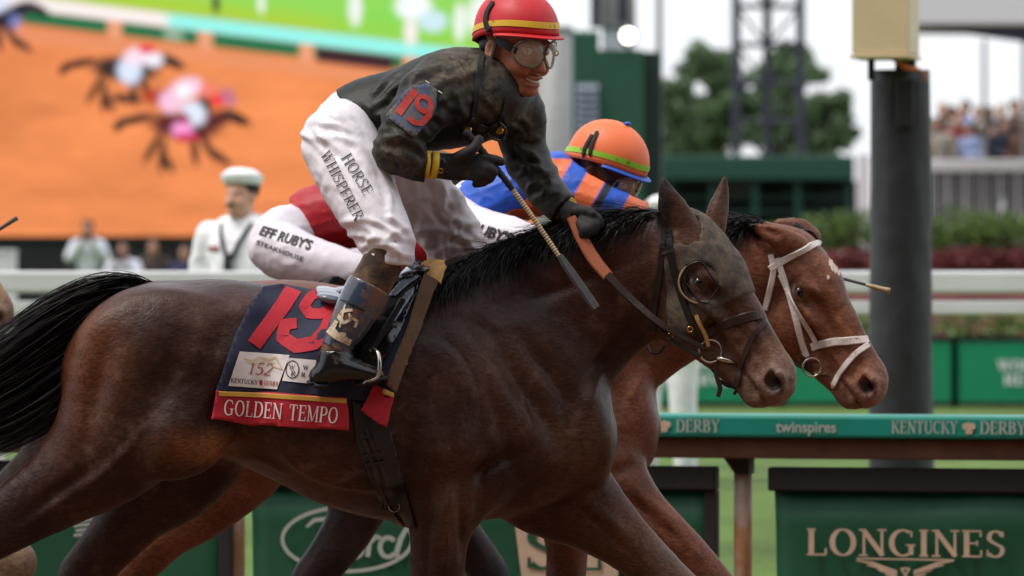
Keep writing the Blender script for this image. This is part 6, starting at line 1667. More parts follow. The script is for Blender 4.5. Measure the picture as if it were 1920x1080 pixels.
def fx_torso(v): return np.stack([v[:, 0] * 6 + v[:, 2] * 6, v[:, 1] * 7, v[:, 2] * 20 - v[:, 0] * 14], 1)
def breech_col(v):
    x, y = v[:, 0] / P1.k + 960, 540 - (v[:, 2] - CH) / P1.k
    c = np.tile(np.array(lin(232, 226, 232)), (len(v), 1)); n = vnoise(np.stack([x / 30, y / 30, v[:, 1] * 20], 1))
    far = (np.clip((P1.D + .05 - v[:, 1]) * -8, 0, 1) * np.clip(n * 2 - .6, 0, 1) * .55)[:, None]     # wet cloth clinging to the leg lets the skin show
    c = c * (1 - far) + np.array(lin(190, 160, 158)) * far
    d = (np.clip((y - 430) / 70, 0, 1) * np.clip(n * 2 - .7, 0, 1) * .5)[:, None]; return c * (1 - d) + np.array(lin(170, 146, 130)) * d
wr_n = P1.p(800, 311, 168); wr_f = P1.p(1056, 392, 26)
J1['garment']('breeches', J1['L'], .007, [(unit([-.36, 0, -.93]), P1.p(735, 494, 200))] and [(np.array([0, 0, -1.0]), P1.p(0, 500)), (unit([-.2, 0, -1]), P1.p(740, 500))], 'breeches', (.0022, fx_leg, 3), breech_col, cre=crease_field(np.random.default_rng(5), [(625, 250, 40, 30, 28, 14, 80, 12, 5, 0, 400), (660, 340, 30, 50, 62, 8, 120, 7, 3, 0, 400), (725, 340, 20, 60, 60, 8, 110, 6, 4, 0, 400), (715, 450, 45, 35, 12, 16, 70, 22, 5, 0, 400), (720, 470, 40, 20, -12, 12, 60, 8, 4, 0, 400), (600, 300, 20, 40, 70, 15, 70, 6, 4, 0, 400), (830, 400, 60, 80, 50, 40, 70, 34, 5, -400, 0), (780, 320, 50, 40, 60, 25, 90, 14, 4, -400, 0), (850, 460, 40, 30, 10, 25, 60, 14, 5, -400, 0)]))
# silks stop at the waist and the wrists
def silk_field():
    F0 = Field(J1['U'].xs, J1['U'].ys, J1['U'].zs); F0.f = J1['U'].f.copy(); X, Y, Z = F0.xs[:, None, None], F0.ys[None, :, None], F0.zs[None, None, :]
    def plane(n, c): return (X - c[0]) * n[0] + (Y - c[1]) * n[1] + (Z - c[2]) * n[2]
    waist = plane(unit([-.84, 0, -.40]), P1.p(660, 232)); arm = plane(np.array([0, 1.0, 0]), P1.p(0, 0, 118))      # the near arm hangs beyond the waist line
    cut1 = np.where(arm < 0, -1, waist); r = np.sqrt((X - wr_n[0]) ** 2 + (Y - wr_n[1]) ** 2 + (Z - wr_n[2]) ** 2)
    cut2 = np.where(r < .07, plane(unit([1, 0, -.05]), wr_n), -1); r2 = np.sqrt((X - wr_f[0]) ** 2 + (Y - wr_f[1]) ** 2 + (Z - wr_f[2]) ** 2)
    cut3 = np.where(r2 < .07, plane(unit([.75, -.3, -.6]), wr_f), -1)
    F0.f = np.maximum(np.maximum(F0.f - .013, cut1), np.maximum(cut2, cut3)).astype(np.float32); return F0
SF = silk_field()
def silk_dust(v):
    x, y, w = v[:, 0] / P1.k + 960, 540 - (v[:, 2] - CH) / P1.k, (P1.D - v[:, 1]) / P1.k
    a = np.full(len(v), .08)
    for cx, cy, rx, ry, am in ((862, 132, 62, 48, 1.0), (905, 195, 46, 60, .75), (800, 165, 40, 30, .45), (740, 285, 44, 38, .7), (780, 315, 36, 18, .75), (985, 250, 30, 60, .6), (1012, 330, 30, 60, .35), (930, 150, 30, 40, .6), (700, 180, 60, 30, .2)):
        a = np.maximum(a, am * np.exp(-((x - cx) / rx) ** 2 - ((y - cy) / ry) ** 2))
    return np.repeat(a[:, None], 3, 1)
J1['garment']('silks', SF, 0, [], 'silk_black', (.0022, fx_torso, 1), silk_dust, cre=crease_field(np.random.default_rng(8), [(840, 180, 50, 40, -35, 16, 110, 12, 5, -100, 400), (720, 190, 50, 40, -28, 10, 110, 8, 4, -200, 400), (735, 275, 40, 35, 25, 14, 70, 12, 6, 60, 400), (775, 300, 30, 18, 75, 12, 40, 7, 4, 60, 400), (795, 215, 30, 40, 20, 12, 60, 7, 4, 60, 400), (890, 220, 50, 40, 60, 16, 90, 10, 4, -100, 400), (985, 270, 26, 60, 20, 16, 56, 12, 5, -400, 60), (1025, 350, 26, 30, -35, 14, 46, 9, 4, -400, 100), (700, 250, 40, 30, 45, 12, 80, 7, 4, -100, 300)]))
J1['garment']('glove', J1['H'], .001, [], 'glove', None, None, False)
bvGl = J1['bvh_glove']
drape('glove_patch', bvGl, P1, [(828 + 13 * math.cos(R(t)), 317 + 17 * math.sin(R(t))) for t in range(0, 360, 30)], M['leather_black'], J1['root'], .002, 6, .003)
ring('patch_mark', project(bvGl, P1.p(829, 323), .006)[0], 4 * P1.k, .0012, M['brass'], J1['root'])
bvSilk = J1['bvh_silks']; bvBr = J1['bvh_breeches']
# yellow wrist bands
for a, b in (((795, 311, 168), (808, 312, 167)), ((810, 312.5, 166), (822, 314, 164))):
    MB().tube([P1.p(*a), P1.p(*b)], 25.5 * P1.k, 20, flat=((0, 1, 0), .9)).build('wrist_band', M['yellow'], J1['root'], smooth=True)
MB().tube([P1.p(1046, 380, 6), P1.p(1060, 392, 32)], 25 * P1.k, 20).build('wrist_band', M['yellow'], J1['root'], smooth=True)
# collar
co = [P1.p(*p) for p in spline([(908, 112, 52), (925, 140, 66), (944, 168, 70), (962, 186, 52), (968, 182, 20)], 6)]
ribbon('collar', co, [unit([.2, -1, .2])] * len(co), .060, M['strap_black'], J1['root'], .006)
co = [P1.p(*p) for p in spline([(900, 104, -10), (898, 110, 30), (908, 116, 56)], 6)]; ribbon('collar', co, [unit([-.6, -.5, .5])] * len(co), .04, M['strap_black'], J1['root'], .006)
for (x, y, r_) in ((907, 131, 3.2), (914, 142, 4.2)):
    c0 = P1.p(x, y, 78); vv = []
    for i in range(10): rr = (r_ if i % 2 == 0 else r_ * .42) * P1.k; vv.append(c0 + np.array([rr * math.sin(math.pi * i / 5), -.004, rr * math.cos(math.pi * i / 5)]))
    mesh_np('star_pin', vv, [tuple(range(10))], M['ink_white'], J1['root'], False)
# boots: suede leg, polished shin guard, foot
F0 = J1['B']
J1['garment']('suede_leg', F0, .001, [(np.array([0, 0, -1.0]), P1.p(0, 668))], 'chap', None, None, False)
sg_f = Field(F0.xs, F0.ys, F0.zs)
sg_f.chain(ch_px(P1, [(716, 505, 208, 37, 38), (690, 552, 213, 38, 36), (662, 604, 218, 33, 31), (641, 640, 222, 24, 23), (636, 656, 223, 26, 24)]), .01, 4)
ax = unit(P1.p(637, 652, 222) - P1.p(716, 505, 208))
v, q = cloth(sg_f, .006, [(-ax, P1.p(688, 528, 213)), (ax, P1.p(636, 655, 222))]); v, q = biggest(v, q)
bt = mesh_np('shin_guard', relax(v, q, 1), q, M['boot_blue'], J1['root']); bvBoot = bvh_of(v, q)
strap('guard_seam', bvBoot, P1, [(634, 560), (660, 566), (690, 582)], 3 * P1.k, M['black'], J1['root'], .003, .001)
strap('guard_rim', bvBoot, P1, [(655, 514), (684, 522), (716, 540)], 3 * P1.k, M['steel'], J1['root'], .003, .001)
sw = [([(655, 570), (650, 590), (645, 612)], [3, 4, 3]), ([(668, 580), (652, 582), (644, 594), (652, 604), (664, 598), (662, 586)], [5, 7, 8, 7, 5, 3]), ([(640, 600), (632, 614), (640, 626), (656, 624)], [7, 9, 9, 6]), ([(624, 616), (640, 628), (664, 640)], [12, 14, 12]), ([(664, 592), (676, 600), (672, 612)], [5, 6, 4])]
strokes_on('guard_emblem', sw, bvBoot, P1, M['ink_cream'], J1['root'], .0025)
J1['garment']('boot_foot', F0, .004, [(np.array([0, 0, 1.0]), P1.p(0, 655))], 'boot_black', None, None, False)
sole = drape('sole', J1['bvh_boot_foot'], P1, [(588, 708), (600, 714), (650, 716), (700, 708), (728, 700), (726, 712), (690, 722), (640, 730), (596, 728)], M['black'], J1['root'], .002, 6, .01)
# pinned number band on the arm
ab = drape('armband', bvSilk, P1, [(728, 224), (747, 201), (765, 178), (780, 169), (793, 168), (801, 164), (821, 175), (820, 204), (811, 226), (796, 246), (780, 264)], M['armband'], J1['root'], .004, 7, .003, ease=24); bvA = obj_bvh(ab)
lp9 = [(798 + 12.5 * math.cos(R(t)) + 3 * math.sin(R(t)), 202 + 14 * math.sin(R(t))) for t in range(-20, 341, 24)]
strokes_on('armband_number', [([(783, 177), (768, 196), (751, 220)], [15, 15, 15]), (lp9, [9] * len(lp9)), ([(812, 206), (806, 224), (794, 238), (780, 236), (768, 226)], [10, 11, 11, 10, 9])], bvA, P1, M['ink_red'], ab, .0025)
for x, y in ((800, 160), (822, 177)): c0 = project(bvSilk, P1.p(x, y), .004)[0]; MB().tube([c0, c0 + np.array([.012, -.004, -.008])], .003, 6).build('pin', M['steel'], J1['root'])
# lettering down the thigh
serif_on('thigh_lettering', 'HORSE', bvBr, P1, 644, 301, 58, 21, M['ink'], J1['breeches'], .003, width=84, weight=.8)
serif_on('thigh_lettering', 'WHISPERER', bvBr, P1, 606, 293, 62, 20, M['ink'], J1['breeches'], .003, width=142, weight=.8)
# helmet, goggles, chin strap, hair
hm, pt_, ze_, shell = helmet(J1['root'], J1['hp'], J1['fr'], 'cap_red', 'yellow', 'cap_red', 1.07)
bvShell = obj_bvh(shell) if False else BVHTree.FromPolygons([v.co.copy() for v in shell.data.vertices], [tuple(p.vertices) for p in shell.data.polygons])
strap('goggle_strap', bvShell, P1, [(926, 8), (914, 30), (914, 52), (926, 68), (946, 80), (962, 88)], 13 * P1.k, M['strap_black'], J1['root'], .003, .004)
goggles(J1['root'], J1['hp'], J1['fr'], 1.07)
hp = J1['hp']
Q = spline([hp(.090, .024, -.0705), hp(.0985, .012, -.0765), hp(.101, 0, -.0785), hp(.0985, -.012, -.0765), hp(.090, -.024, -.0705)], 4); ribbon('teeth', Q, [J1['fr'][0]] * len(Q), .0075, M['tooth'], J1['root'], .002)
for P in ([hp(.02, .080, .02), hp(.012, .080, -.04), hp(.02, .066, -.09), hp(.045, .04, -.118), hp(.05, 0, -.126)], [hp(-.05, .074, -.02), hp(-.02, .082, -.045), hp(.012, .079, -.055)]):
    Q = spline(P, 6); N_ = [unit(p - hp(.02, 0, -.05)) for p in Q]; ribbon('chin_strap', Q + np.array(N_) * .004, N_, .014, M['strap_black'], J1['root'], .003)
Fh = Field(axis_grid(P1.p(895, 0)[0], P1.p(1000, 0)[0], .004), axis_grid(P1.D - .2, P1.D + .1, .005), axis_grid(P1.p(0, 140)[2], P1.p(0, 40)[2], .004))
f_, s_, u_ = J1['fr']; Fh.ell(hp(-.035, 0, .0), (.075, .082, .062), np.stack([f_, s_, u_], 1), .01); v, q = Fh.mesh(); mesh_np('hair', v, q, M['hair_dark'], J1['root'])
# goggles hanging on the chest
hg = empty('hanging_goggles', P1.p(905, 245, 120), 'spare goggles with brass discs and leather rim hanging on the nearest jockey\'s chest', 'goggles')
prj = lambda x, y, off=.012: project(bvSilk, P1.p(x, y), off)[0]
for pts in ([(905, 108), (898, 140), (894, 170), (890, 205), (884, 228)], [(950, 190), (944, 210), (936, 232)]): strap('strap', bvSilk, P1, pts, 12 * P1.k, M['strap_black'], hg, .004, .004)
rimp = [prj(x, y) for x, y in spline([(884, 222), (872, 234), (872, 252), (886, 262), (904, 252), (914, 246), (926, 256), (942, 254), (946, 238), (936, 226)], 6)]
MB().tube(rimp, .0042, 8).build('leather_rim', M['leather'], hg, smooth=True)
drape('lens_pad', bvSilk, P1, [(884, 223), (874, 236), (874, 252), (886, 260), (904, 250), (914, 244), (926, 254), (941, 252), (944, 238), (935, 228), (915, 238), (898, 232)], M['leather_black'], hg, .007, 7, .004)
for x, y in ((881, 237), (931, 240)):
    c0 = prj(x, y, .016); MB().tube([c0 + np.array([0, .008, 0]), c0, c0 + np.array([0, -.003, 0])], [7.5 * P1.k, 7.5 * P1.k, 5 * P1.k], 16).build('brass_disc', M['brass'], hg, smooth=False)
# whip
wh = empty('whip', P1.p(905, 300, 172), 'black and tan riding whip in the nearest jockey\'s hand', 'whip')
wpt = lambda t: P1.p(872 + (1050 - 872) * t, 250 + (486 - 250) * t + 10 * math.sin(math.pi * t) * -1, 168 - 6 * t)
gp = [wpt(t) for t in np.linspace(0, .5, 40)]; MB().tube(gp, [.0125 - .004 * i / 39 + (.0012 if i % 3 == 0 else 0) - (.004 if i == 0 else 0) for i in range(40)], 12).build('grip', M['strap_black'], wh, smooth=True)
shp = [wpt(t) for t in np.linspace(.5, 1.0, 60)]; MB().tube(shp, [.0075 - .001 * i / 59 + (.0012 if i % 2 == 0 else -.0006) for i in range(60)], 10).build('shaft', M['whip_tan'], wh, smooth=False)
fp = [P1.p(1046 + (1114 - 1046) * t, 480 + (578 - 480) * t, 162) for t in np.linspace(0, 1, 8)]
ribbon('flap', fp, [unit([.5, -.8, .3])] * 8, [.016, .024, .028, .029, .030, .030, .030, .029], M['whip_flap'], wh, .010)
# stirrup
sr = empty('stirrup', P1.p(715, 700, 230), 'steel stirrup iron under the nearest jockey\'s boot', 'stirrup')
MB().tube([P1.p(*p) for p in spline([(703, 652, 226), (714, 658, 246), (718, 680, 256), (714, 704, 254), (690, 712, 244)], 6)], .0062, 10).build('arch', M['steel'], sr, smooth=True)
MB().tube([P1.p(*p) for p in spline([(703, 652, 226), (690, 668, 206), (684, 690, 198), (686, 712, 204)], 6)], .0062, 10).build('arch', M['steel'], sr, smooth=True)
MB().tube([P1.p(682, 714, 200), P1.p(694, 714, 248)], .010, 10, flat=((0, 0, 1), .5)).build('tread', M['steel'], sr, smooth=True)
ribbon('stirrup_leather', [P1.p(*p) for p in spline([(760, 560, 200), (734, 604, 212), (704, 652, 224)], 6)], [unit([.2, -1, 0])] * 13, .018, M['leather_black'], sr, .005)
# ---------------- rider in blue and orange on the second horse
spec2 = dict(grid=(800, 1260, 210, 740, -250, 250, .0075), headbox=(1085, 1215, 285, 410, .0042), base=(930, 700, 0), O=(1128, 322, 40), look=(22, 30), hs=1.06, skin=lin(112, 66, 48),
    neck=[(1062, 340, 4, 36, 38), (1092, 332, 20, 34, 36), (1118, 326, 34, 36, 36)],
    upper=[([(872, 408, 0, 42, 78), (920, 380, 0, 52, 88), (980, 352, 0, 50, 96), (1040, 338, 0, 44, 98), (1072, 335, 0, 34, 66)], .03),
           ([(1040, 338, 86, 40, 36), (1080, 362, 116, 33, 30), (1118, 382, 124, 29, 28)], .03), ([(1118, 382, 124, 28, 28), (1160, 396, 110, 25, 24), (1212, 408, 70, 19, 18)], .015),
           ([(1050, 340, -86, 38, 36), (1100, 372, -116, 30, 30), (1150, 395, -110, 26, 26), (1212, 412, -60, 19, 18)], .03)],
    lower=[([(862, 415, 0, 44, 80), (858, 425, 50, 44, 50)], .03), ([(862, 425, 70, 45, 44), (915, 440, 135, 40, 38), (985, 462, 185, 36, 36), (992, 484, 190, 33, 34)], .03), ([(862, 425, -70, 45, 44), (915, 440, -135, 40, 38), (985, 462, -185, 36, 36), (992, 484, -190, 33, 34)], .03)],
    boots=[([(988, 478, 190, 32, 33), (955, 540, 198, 32, 30), (915, 610, 205, 26, 25), (905, 634, 206, 24, 23)], .012), ([(890, 658, 206, 21, 23), (935, 660, 208, 20, 24), (975, 656, 210, 14, 17)], .02),
           ([(988, 478, -190, 32, 33), (955, 540, -198, 32, 30), (915, 610, -205, 26, 25), (905, 634, -206, 24, 23)], .012), ([(890, 658, -206, 21, 23), (935, 660, -208, 20, 24), (975, 656, -210, 14, 17)], .02)],
    hands=[([(1205, 407, 72, 18, 16), (1228, 414, 62, 20, 17)], .01), ([(1232, 404, 66, 8), (1246, 412, 62, 8), (1240, 424, 54, 7)], .006), ([(1230, 412, 72, 8), (1244, 420, 68, 8), (1236, 430, 58, 7)], .006), ([(1226, 420, 74, 8), (1238, 428, 70, 7), (1230, 436, 60, 7)], .006), ([(1222, 426, 70, 7), (1232, 434, 66, 7), (1224, 440, 58, 6)], .006), ([(1216, 402, 60, 8), (1234, 400, 50, 8)], .006),
           ([(1205, 411, -62, 18, 16), (1228, 416, -52, 20, 17)], .01), ([(1232, 408, -48, 8), (1246, 416, -52, 8), (1240, 428, -56, 7)], .006), ([(1228, 420, -60, 8), (1240, 428, -62, 7)], .006)])
J2 = rider('crouching jockey in blue and orange silks and orange cap', P2, spec2)
OR, BL = np.array(lin(250, 124, 72)), np.array(lin(28, 88, 200))
def col_j2(v):
    x, y = v[:, 0] / P2.k + 960, 540 - (v[:, 2] - CH) / P2.k
    t = (x - 1021) * .87 + (y - 306) * .494; c = np.tile(BL, (len(v), 1))
    for a, b, cc in ((2, 44, OR), (76, 116, OR), (116, 132, np.array(lin(24, 24, 28))), (166, 400, OR)):
        w = (np.clip((t - a) / 2.5, 0, 1) * np.clip((b - t) / 2.5, 0, 1) * (x > 985))[:, None]; c = c * (1 - w) + cc * w
    w = (np.clip((300 - y) / 4 + .5, 0, 1) * (x > 1000))[:, None]; return c * (1 - w) + BL * w
def fx2(v): return np.stack([v[:, 0] * 12 + v[:, 2] * 6, v[:, 1] * 9, v[:, 2] * 16 - v[:, 0] * 6], 1)
def plain_col(c): return lambda v: np.tile(np.array(c), (len(v), 1))
wh_c = lin(228, 220, 228)
J2['garment']('breeches', J2['L'], .007, [(np.array([0, 0, -1.0]), P2.p(0, 492))], 'breeches', (.005, fx2, 2), plain_col(wh_c))
J2['garment']('silks', J2['U'], .013, [(unit([-.72, 0, -.70]), P2.p(862, 414)), (unit([1, 0, -.2]), P2.p(1208, 408))], 'silk_multi', (.0075, fx2, 7), col_j2)
J2['garment']('glove', J2['H'], .001, [], 'glove', None, None, False)
J2['garment']('boot', J2['B'], .001, [], 'boot_black', None, None, False)
hm2, _, _, sh2 = helmet(J2['root'], J2['hp'], J2['fr'], 'cap_orange', 'lime', 'blue', 1.06)
bv_ = obj_bvh(sh2)
for pts in ([(1110, 256), (1096, 282), (1094, 306), (1106, 334), (1122, 352)], [(1119, 250), (1108, 278), (1106, 308), (1114, 338)]): strap('goggle_strap', bv_, P2, pts, 8 * P2.k, M['strap_black'], J2['root'], .003, .004)
hp2 = J2['hp']; v_, f_ = ball(hp2(0, 0, .161), .012, 12, 8, (1, 1, .6)); mesh_np('cap_button', v_, f_, M['blue'], J2['root'])
goggles(J2['root'], hp2, J2['fr'], 1.06)
Q = spline([hp2(.0, .080, .02), hp2(.005, .082, -.04), hp2(.02, .066, -.09), hp2(.045, .03, -.12)], 6); N_ = [unit(p - hp2(.02, 0, -.05)) for p in Q]; ribbon('chin_strap', Q + np.array(N_) * .004, N_, .013, M['strap_black'], J2['root'], .003)
M['rust'] = mat('rust_cloth', lin(176, 76, 40), rough=.6, var=.1)
drape('sash', J2['bvh_silks'], P2, [(918, 428), (930, 408), (960, 394), (1000, 388), (1050, 392), (1090, 402), (1092, 420), (1040, 410), (1000, 404), (970, 410), (945, 420), (932, 436)], M['rust'], J2['root'], .004, 8, .003)
sans_on('thigh_lettering', 'EF RUBY\'S', J2['bvh_breeches'], P2, 853, 427, 17, 19, M['ink'], J2['breeches'], .003, width=108, bold=.035, slant=.2)
sans_on('thigh_lettering', 'STEAKHOUSE', J2['bvh_breeches'], P2, 842, 444, 17, 10, M['ink'], J2['breeches'], .003, width=104, bold=.01)
w2 = empty('whip', P2.p(1240, 425, 60), 'thin dark whip poking out beyond the bright bay horse\'s face', 'whip')
wp = lambda t: P2.p(1215 + (1672 - 1215) * t, 424 + (546 - 424) * t, 62 - 150 * t * (t < .0) - 118 * min(t * 2.2, 1))
MB().tube([wp(t) for t in np.linspace(0, .25, 8)], .009, 10).build('grip', M['strap_black'], w2, smooth=True); MB().tube([wp(t) for t in np.linspace(.25, .9, 20)], [.007 - .0025 * i / 19 for i in range(20)], 10).build('shaft', M['whip_flap'], w2, smooth=True)
MB().tube([wp(t) for t in np.linspace(.9, 1, 6)], [.005, .007, .008, .008, .009, .011], 10).build('tip', M['whip_tan'], w2, smooth=True)

# ---------------- rider in red on the third horse
P3 = H3.pl
spec3 = dict(grid=(450, 920, 285, 720, -230, 230, .009), headbox=(770, 870, 320, 430, .005), base=(600, 690, 0), O=(808, 372, 20), look=(8, 24), hs=1.06, skin=lin(150, 100, 76),
    neck=[(760, 385, 2, 32, 34), (780, 380, 10, 31, 32), (800, 374, 18, 32, 32)],
    upper=[([(588, 414, 0, 54, 76), (640, 402, 0, 58, 84), (700, 392, 0, 54, 90), (752, 386, 0, 46, 90), (775, 384, 0, 32, 60)], .03),
           ([(745, 395, 80, 38, 34), (770, 430, 110, 30, 28), (800, 455, 118, 26, 26)], .03), ([(800, 455, 118, 26, 26), (850, 452, 90, 22, 22), (895, 448, 60, 18, 17)], .015), ([(745, 395, -80, 38, 34), (790, 440, -110, 28, 28), (895, 450, -60, 18, 17)], .03)],
    lower=[([(568, 426, 0, 46, 76), (545, 438, 40, 46, 50)], .03), ([(536, 440, 70, 50, 44), (523, 464, 105, 49, 44), (566, 484, 145, 44, 40), (622, 500, 172, 38, 36), (668, 512, 182, 33, 33)], .03), ([(540, 440, -70, 48, 44), (560, 470, -120, 44, 40), (660, 505, -180, 34, 34)], .03)],
    boots=[([(664, 506, 182, 33, 33), (640, 530, 184, 31, 31), (600, 590, 190, 28, 27), (578, 640, 194, 23, 22)], .012), ([(562, 662, 194, 20, 22), (605, 664, 196, 19, 22), (640, 660, 198, 13, 16)], .02), ([(664, 506, -182, 33, 33), (640, 530, -184, 31, 31), (600, 590, -190, 28, 27), (578, 640, -194, 23, 22)], .012), ([(562, 662, -194, 20, 22), (605, 664, -196, 19, 22), (640, 660, -198, 13, 16)], .02)],
    hands=[([(890, 449, 62, 18, 16), (908, 452, 54, 19, 17)], .01), ([(910, 444, 56, 8), (920, 456, 50, 7)], .006), ([(890, 450, -62, 18, 16), (908, 452, -54, 19, 17)], .01), ([(910, 444, -50, 8), (920, 456, -46, 7)], .006)])
J3 = rider('crouching jockey in plain red silks behind the leading rider\'s leg', P3, spec3)
J3['garment']('breeches', J3['L'], .007, [], 'breeches', (.005, fx2, 9), plain_col(wh_c))
J3['garment']('silks', J3['U'], .014, [(unit([-.92, 0, -.4]), P3.p(560, 408)), (unit([1, 0, -.1]), P3.p(888, 450))], 'silk_red', (.007, fx2, 4))
J3['garment']('glove', J3['H'], .001, [], 'glove', None, None, False); J3['garment']('boot', J3['B'], .003, [(np.array([.6, 0, .8]), P3.p(650, 500))], 'boot_black', None, None, False)
helmet(J3['root'], J3['hp'], J3['fr'], 'cap_dark', None, 'cap_dark', 1.06); goggles(J3['root'], J3['hp'], J3['fr'], 1.06)
sans_on('thigh_lettering', 'EFF RUBY\'S', J3['bvh_breeches'], P3, 492, 441, 17, 17, M['ink'], J3['breeches'], .003, width=100, bold=.035, slant=.2)
sans_on('thigh_lettering', 'STEAKHOUSE', J3['bvh_breeches'], P3, 487, 459, 20, 8, M['ink'], J3['breeches'], .003, width=94, bold=.01)

# ---------------- whip of a rider just outside the picture, and that rider
def copy_tree(o, parent, dx):
    c = o.copy(); COL.objects.link(c); c.parent = parent
    if parent is None: c.location = o.location + Vector(dx)
    for ch in list(o.children): copy_tree(ch, c, dx)
    return c
J4 = copy_tree(J3['root'], None, (H4.p(600, 0)[0] - H3.p(600, 0)[0], H4.pl.D - P3.D, .06)); J4['label'] = 'jockey riding the tan horse beyond the left edge of the picture'
w4 = empty('whip', Pl(19.0).p(-60, 470, 0), 'dark whip tip held up at the left edge in front of the screen', 'whip')
P4w = Pl(19.0); q0, q1 = P4w.p(-330, 640, 40), P4w.p(36, 409, 40)
MB().tube([q0, q0 * .6 + q1 * .4, q0 * .1 + q1 * .9, q1], [.008, .007, .006, .008], 10).build('shaft', M['whip_flap'], w4, smooth=True); MB().tube([q0 + (q1 - q0) * .0, q0 + (q1 - q0) * -.18], .010, 10).build('grip', M['strap_black'], w4, smooth=True)

# ------------------------------------------------------------------ standing people
_cm = {}
def cmat(rgb, rough=.75):
    k = tuple(rgb)
    if k not in _cm: _cm[k] = mat('cloth_%d_%d_%d' % k, lin(*rgb), rough=rough, var=.12, vscale=7, bump=.3, bscale=18, bdist=.01)
    return _cm[k]
def standing(label, X, Y, Z, facing, sc, top, legs, skin=(190, 140, 115), hair=(60, 44, 36), pose='down', vox=.03, group=None, features=True, seed=0, wide=1.0):
    """upright person; facing in degrees from the camera direction, positive turns to picture left"""
    fa = R(facing); f = np.array([-math.sin(fa), -math.cos(fa), 0]); s = np.array([math.cos(fa), -math.sin(fa), 0.]); B0 = np.array([X, Y, Z])
    P = lambda a, b, c: B0 + (f * a + s * b * wide + np.array([0, 0, c])) * sc
    def rows(rr): return np.array([[*P(*r[:3]), r[3] * sc, (r[4] if len(r) > 4 else r[3]) * sc] for r in rr])
    r_ = .55 * sc; grid = (axis_grid(X - r_, X + r_, vox), axis_grid(Y - r_, Y + r_, vox), axis_grid(Z - .02, Z + 1.85 * sc, vox))
    U, Lg, Hd, Ha = (Field(*grid) for _ in range(4)); lat = tuple(s)
    U.chain(rows([(0, 0, .93, .125, .165 * wide), (0, 0, 1.1, .12, .155 * wide), (0, 0, 1.3, .125, .185 * wide), (0, 0, 1.42, .09, .16 * wide)]), .05, 4, lat)
    for sg in (1, -1):
        if pose == 'camera': U.chain(rows([(0, sg * .19, 1.40, .065), (.10, sg * .27, 1.20, .055), (.20, sg * .10, 1.42, .042)]), .04, 4, lat); Ha.chain(rows([(.20, sg * .10, 1.42, .038), (.24, sg * .06, 1.48, .045)]), .01, 3, lat)
        elif pose == 'folded': U.chain(rows([(0, sg * .20, 1.40, .065), (-.02, sg * .26, 1.14, .055), (.16, sg * .06, 1.08, .042)]), .04, 4, lat); Ha.chain(rows([(.16, sg * .06, 1.08, .036), (.18, -sg * .0, 1.07, .045)]), .01, 3, lat)
        else: U.chain(rows([(0, sg * .20, 1.40, .068), (-.03, sg * .27, 1.14, .056), (.02, sg * .28, .90, .042)]), .04, 4, lat); Ha.chain(rows([(.02, sg * .28, .90, .036), (.04, sg * .28, .80, .045, .03), (.05, sg * .275, .73, .025)]), .01, 3, lat)
        Lg.chain(rows([(0, sg * .085, .95, .115), (.01, sg * .10, .52, .078), (-.01, sg * .11, .10, .062)]), .03, 4, lat)
    Lg.chain(rows([(0, -.06, .94, .12, .10), (0, .06, .94, .12, .10)]), .05, 3, lat)
    O = P(.03, 0, 1.62); fr = (f, s, np.array([0, 0, 1.0])); hp = face(Hd, O, fr, sc, False); Hd.chain(rows([(0, 0, 1.42, .06), (.01, 0, 1.55, .055)]), .03, 3, lat)
    g = np.minimum(np.minimum(U.f, Lg.f) + .3 * vox, Ha.f); h = np.maximum(.04 - np.abs(g - Hd.f), 0) / .04; g = np.minimum(g, Hd.f) - h * h * .01
    v, q = nets(g.astype(np.float32), *grid); v, q = biggest(v, q)
    o = empty('person', B0, label, 'person', group)
    mesh_np('body', v, q, M['skin'], o, True, col=np.tile(np.array(lin(*skin)), (len(v), 1)))
    v, q = cloth(U, .012 * sc, []); v, q = biggest(v, q); shirt = mesh_np('shirt', relax(folds(v, q, .008, lambda p: p * 9 + seed), q, 1, .3), q, cmat(top), o)
    v, q = cloth(Lg, .010 * sc, [(np.array([0, 0, -1.0]), P(0, 0, .07))]); v, q = biggest(v, q); mesh_np('trousers', v, q, cmat(legs), o)
    for sg in (1, -1):
        a, b = P(-.06, sg * .11, .045), P(.17, sg * .12, .035); MB().tube(spline([a, (a + b) / 2 + np.array([0, 0, .012]), b], 4), [.045 * sc, .05 * sc, .052 * sc, .052 * sc, .05 * sc, .048 * sc, .045 * sc, .04 * sc, .025 * sc], 10, flat=((0, 0, 1), .8)).build('shoe', cmat((24, 22, 24)), o, smooth=True)
    if hair is not None:
        Fh = Field(*grid); Fh.ell(hp(-.022, 0, .050), (.102 * sc, .092 * sc, .098 * sc), np.stack(fr, 1), .01); v, q = Fh.mesh(); mesh_np('hair', v, q, cmat(hair), o)
    return o, P, hp, (f, s), bvh_of(*biggest(*cloth(U, .012 * sc, [])))

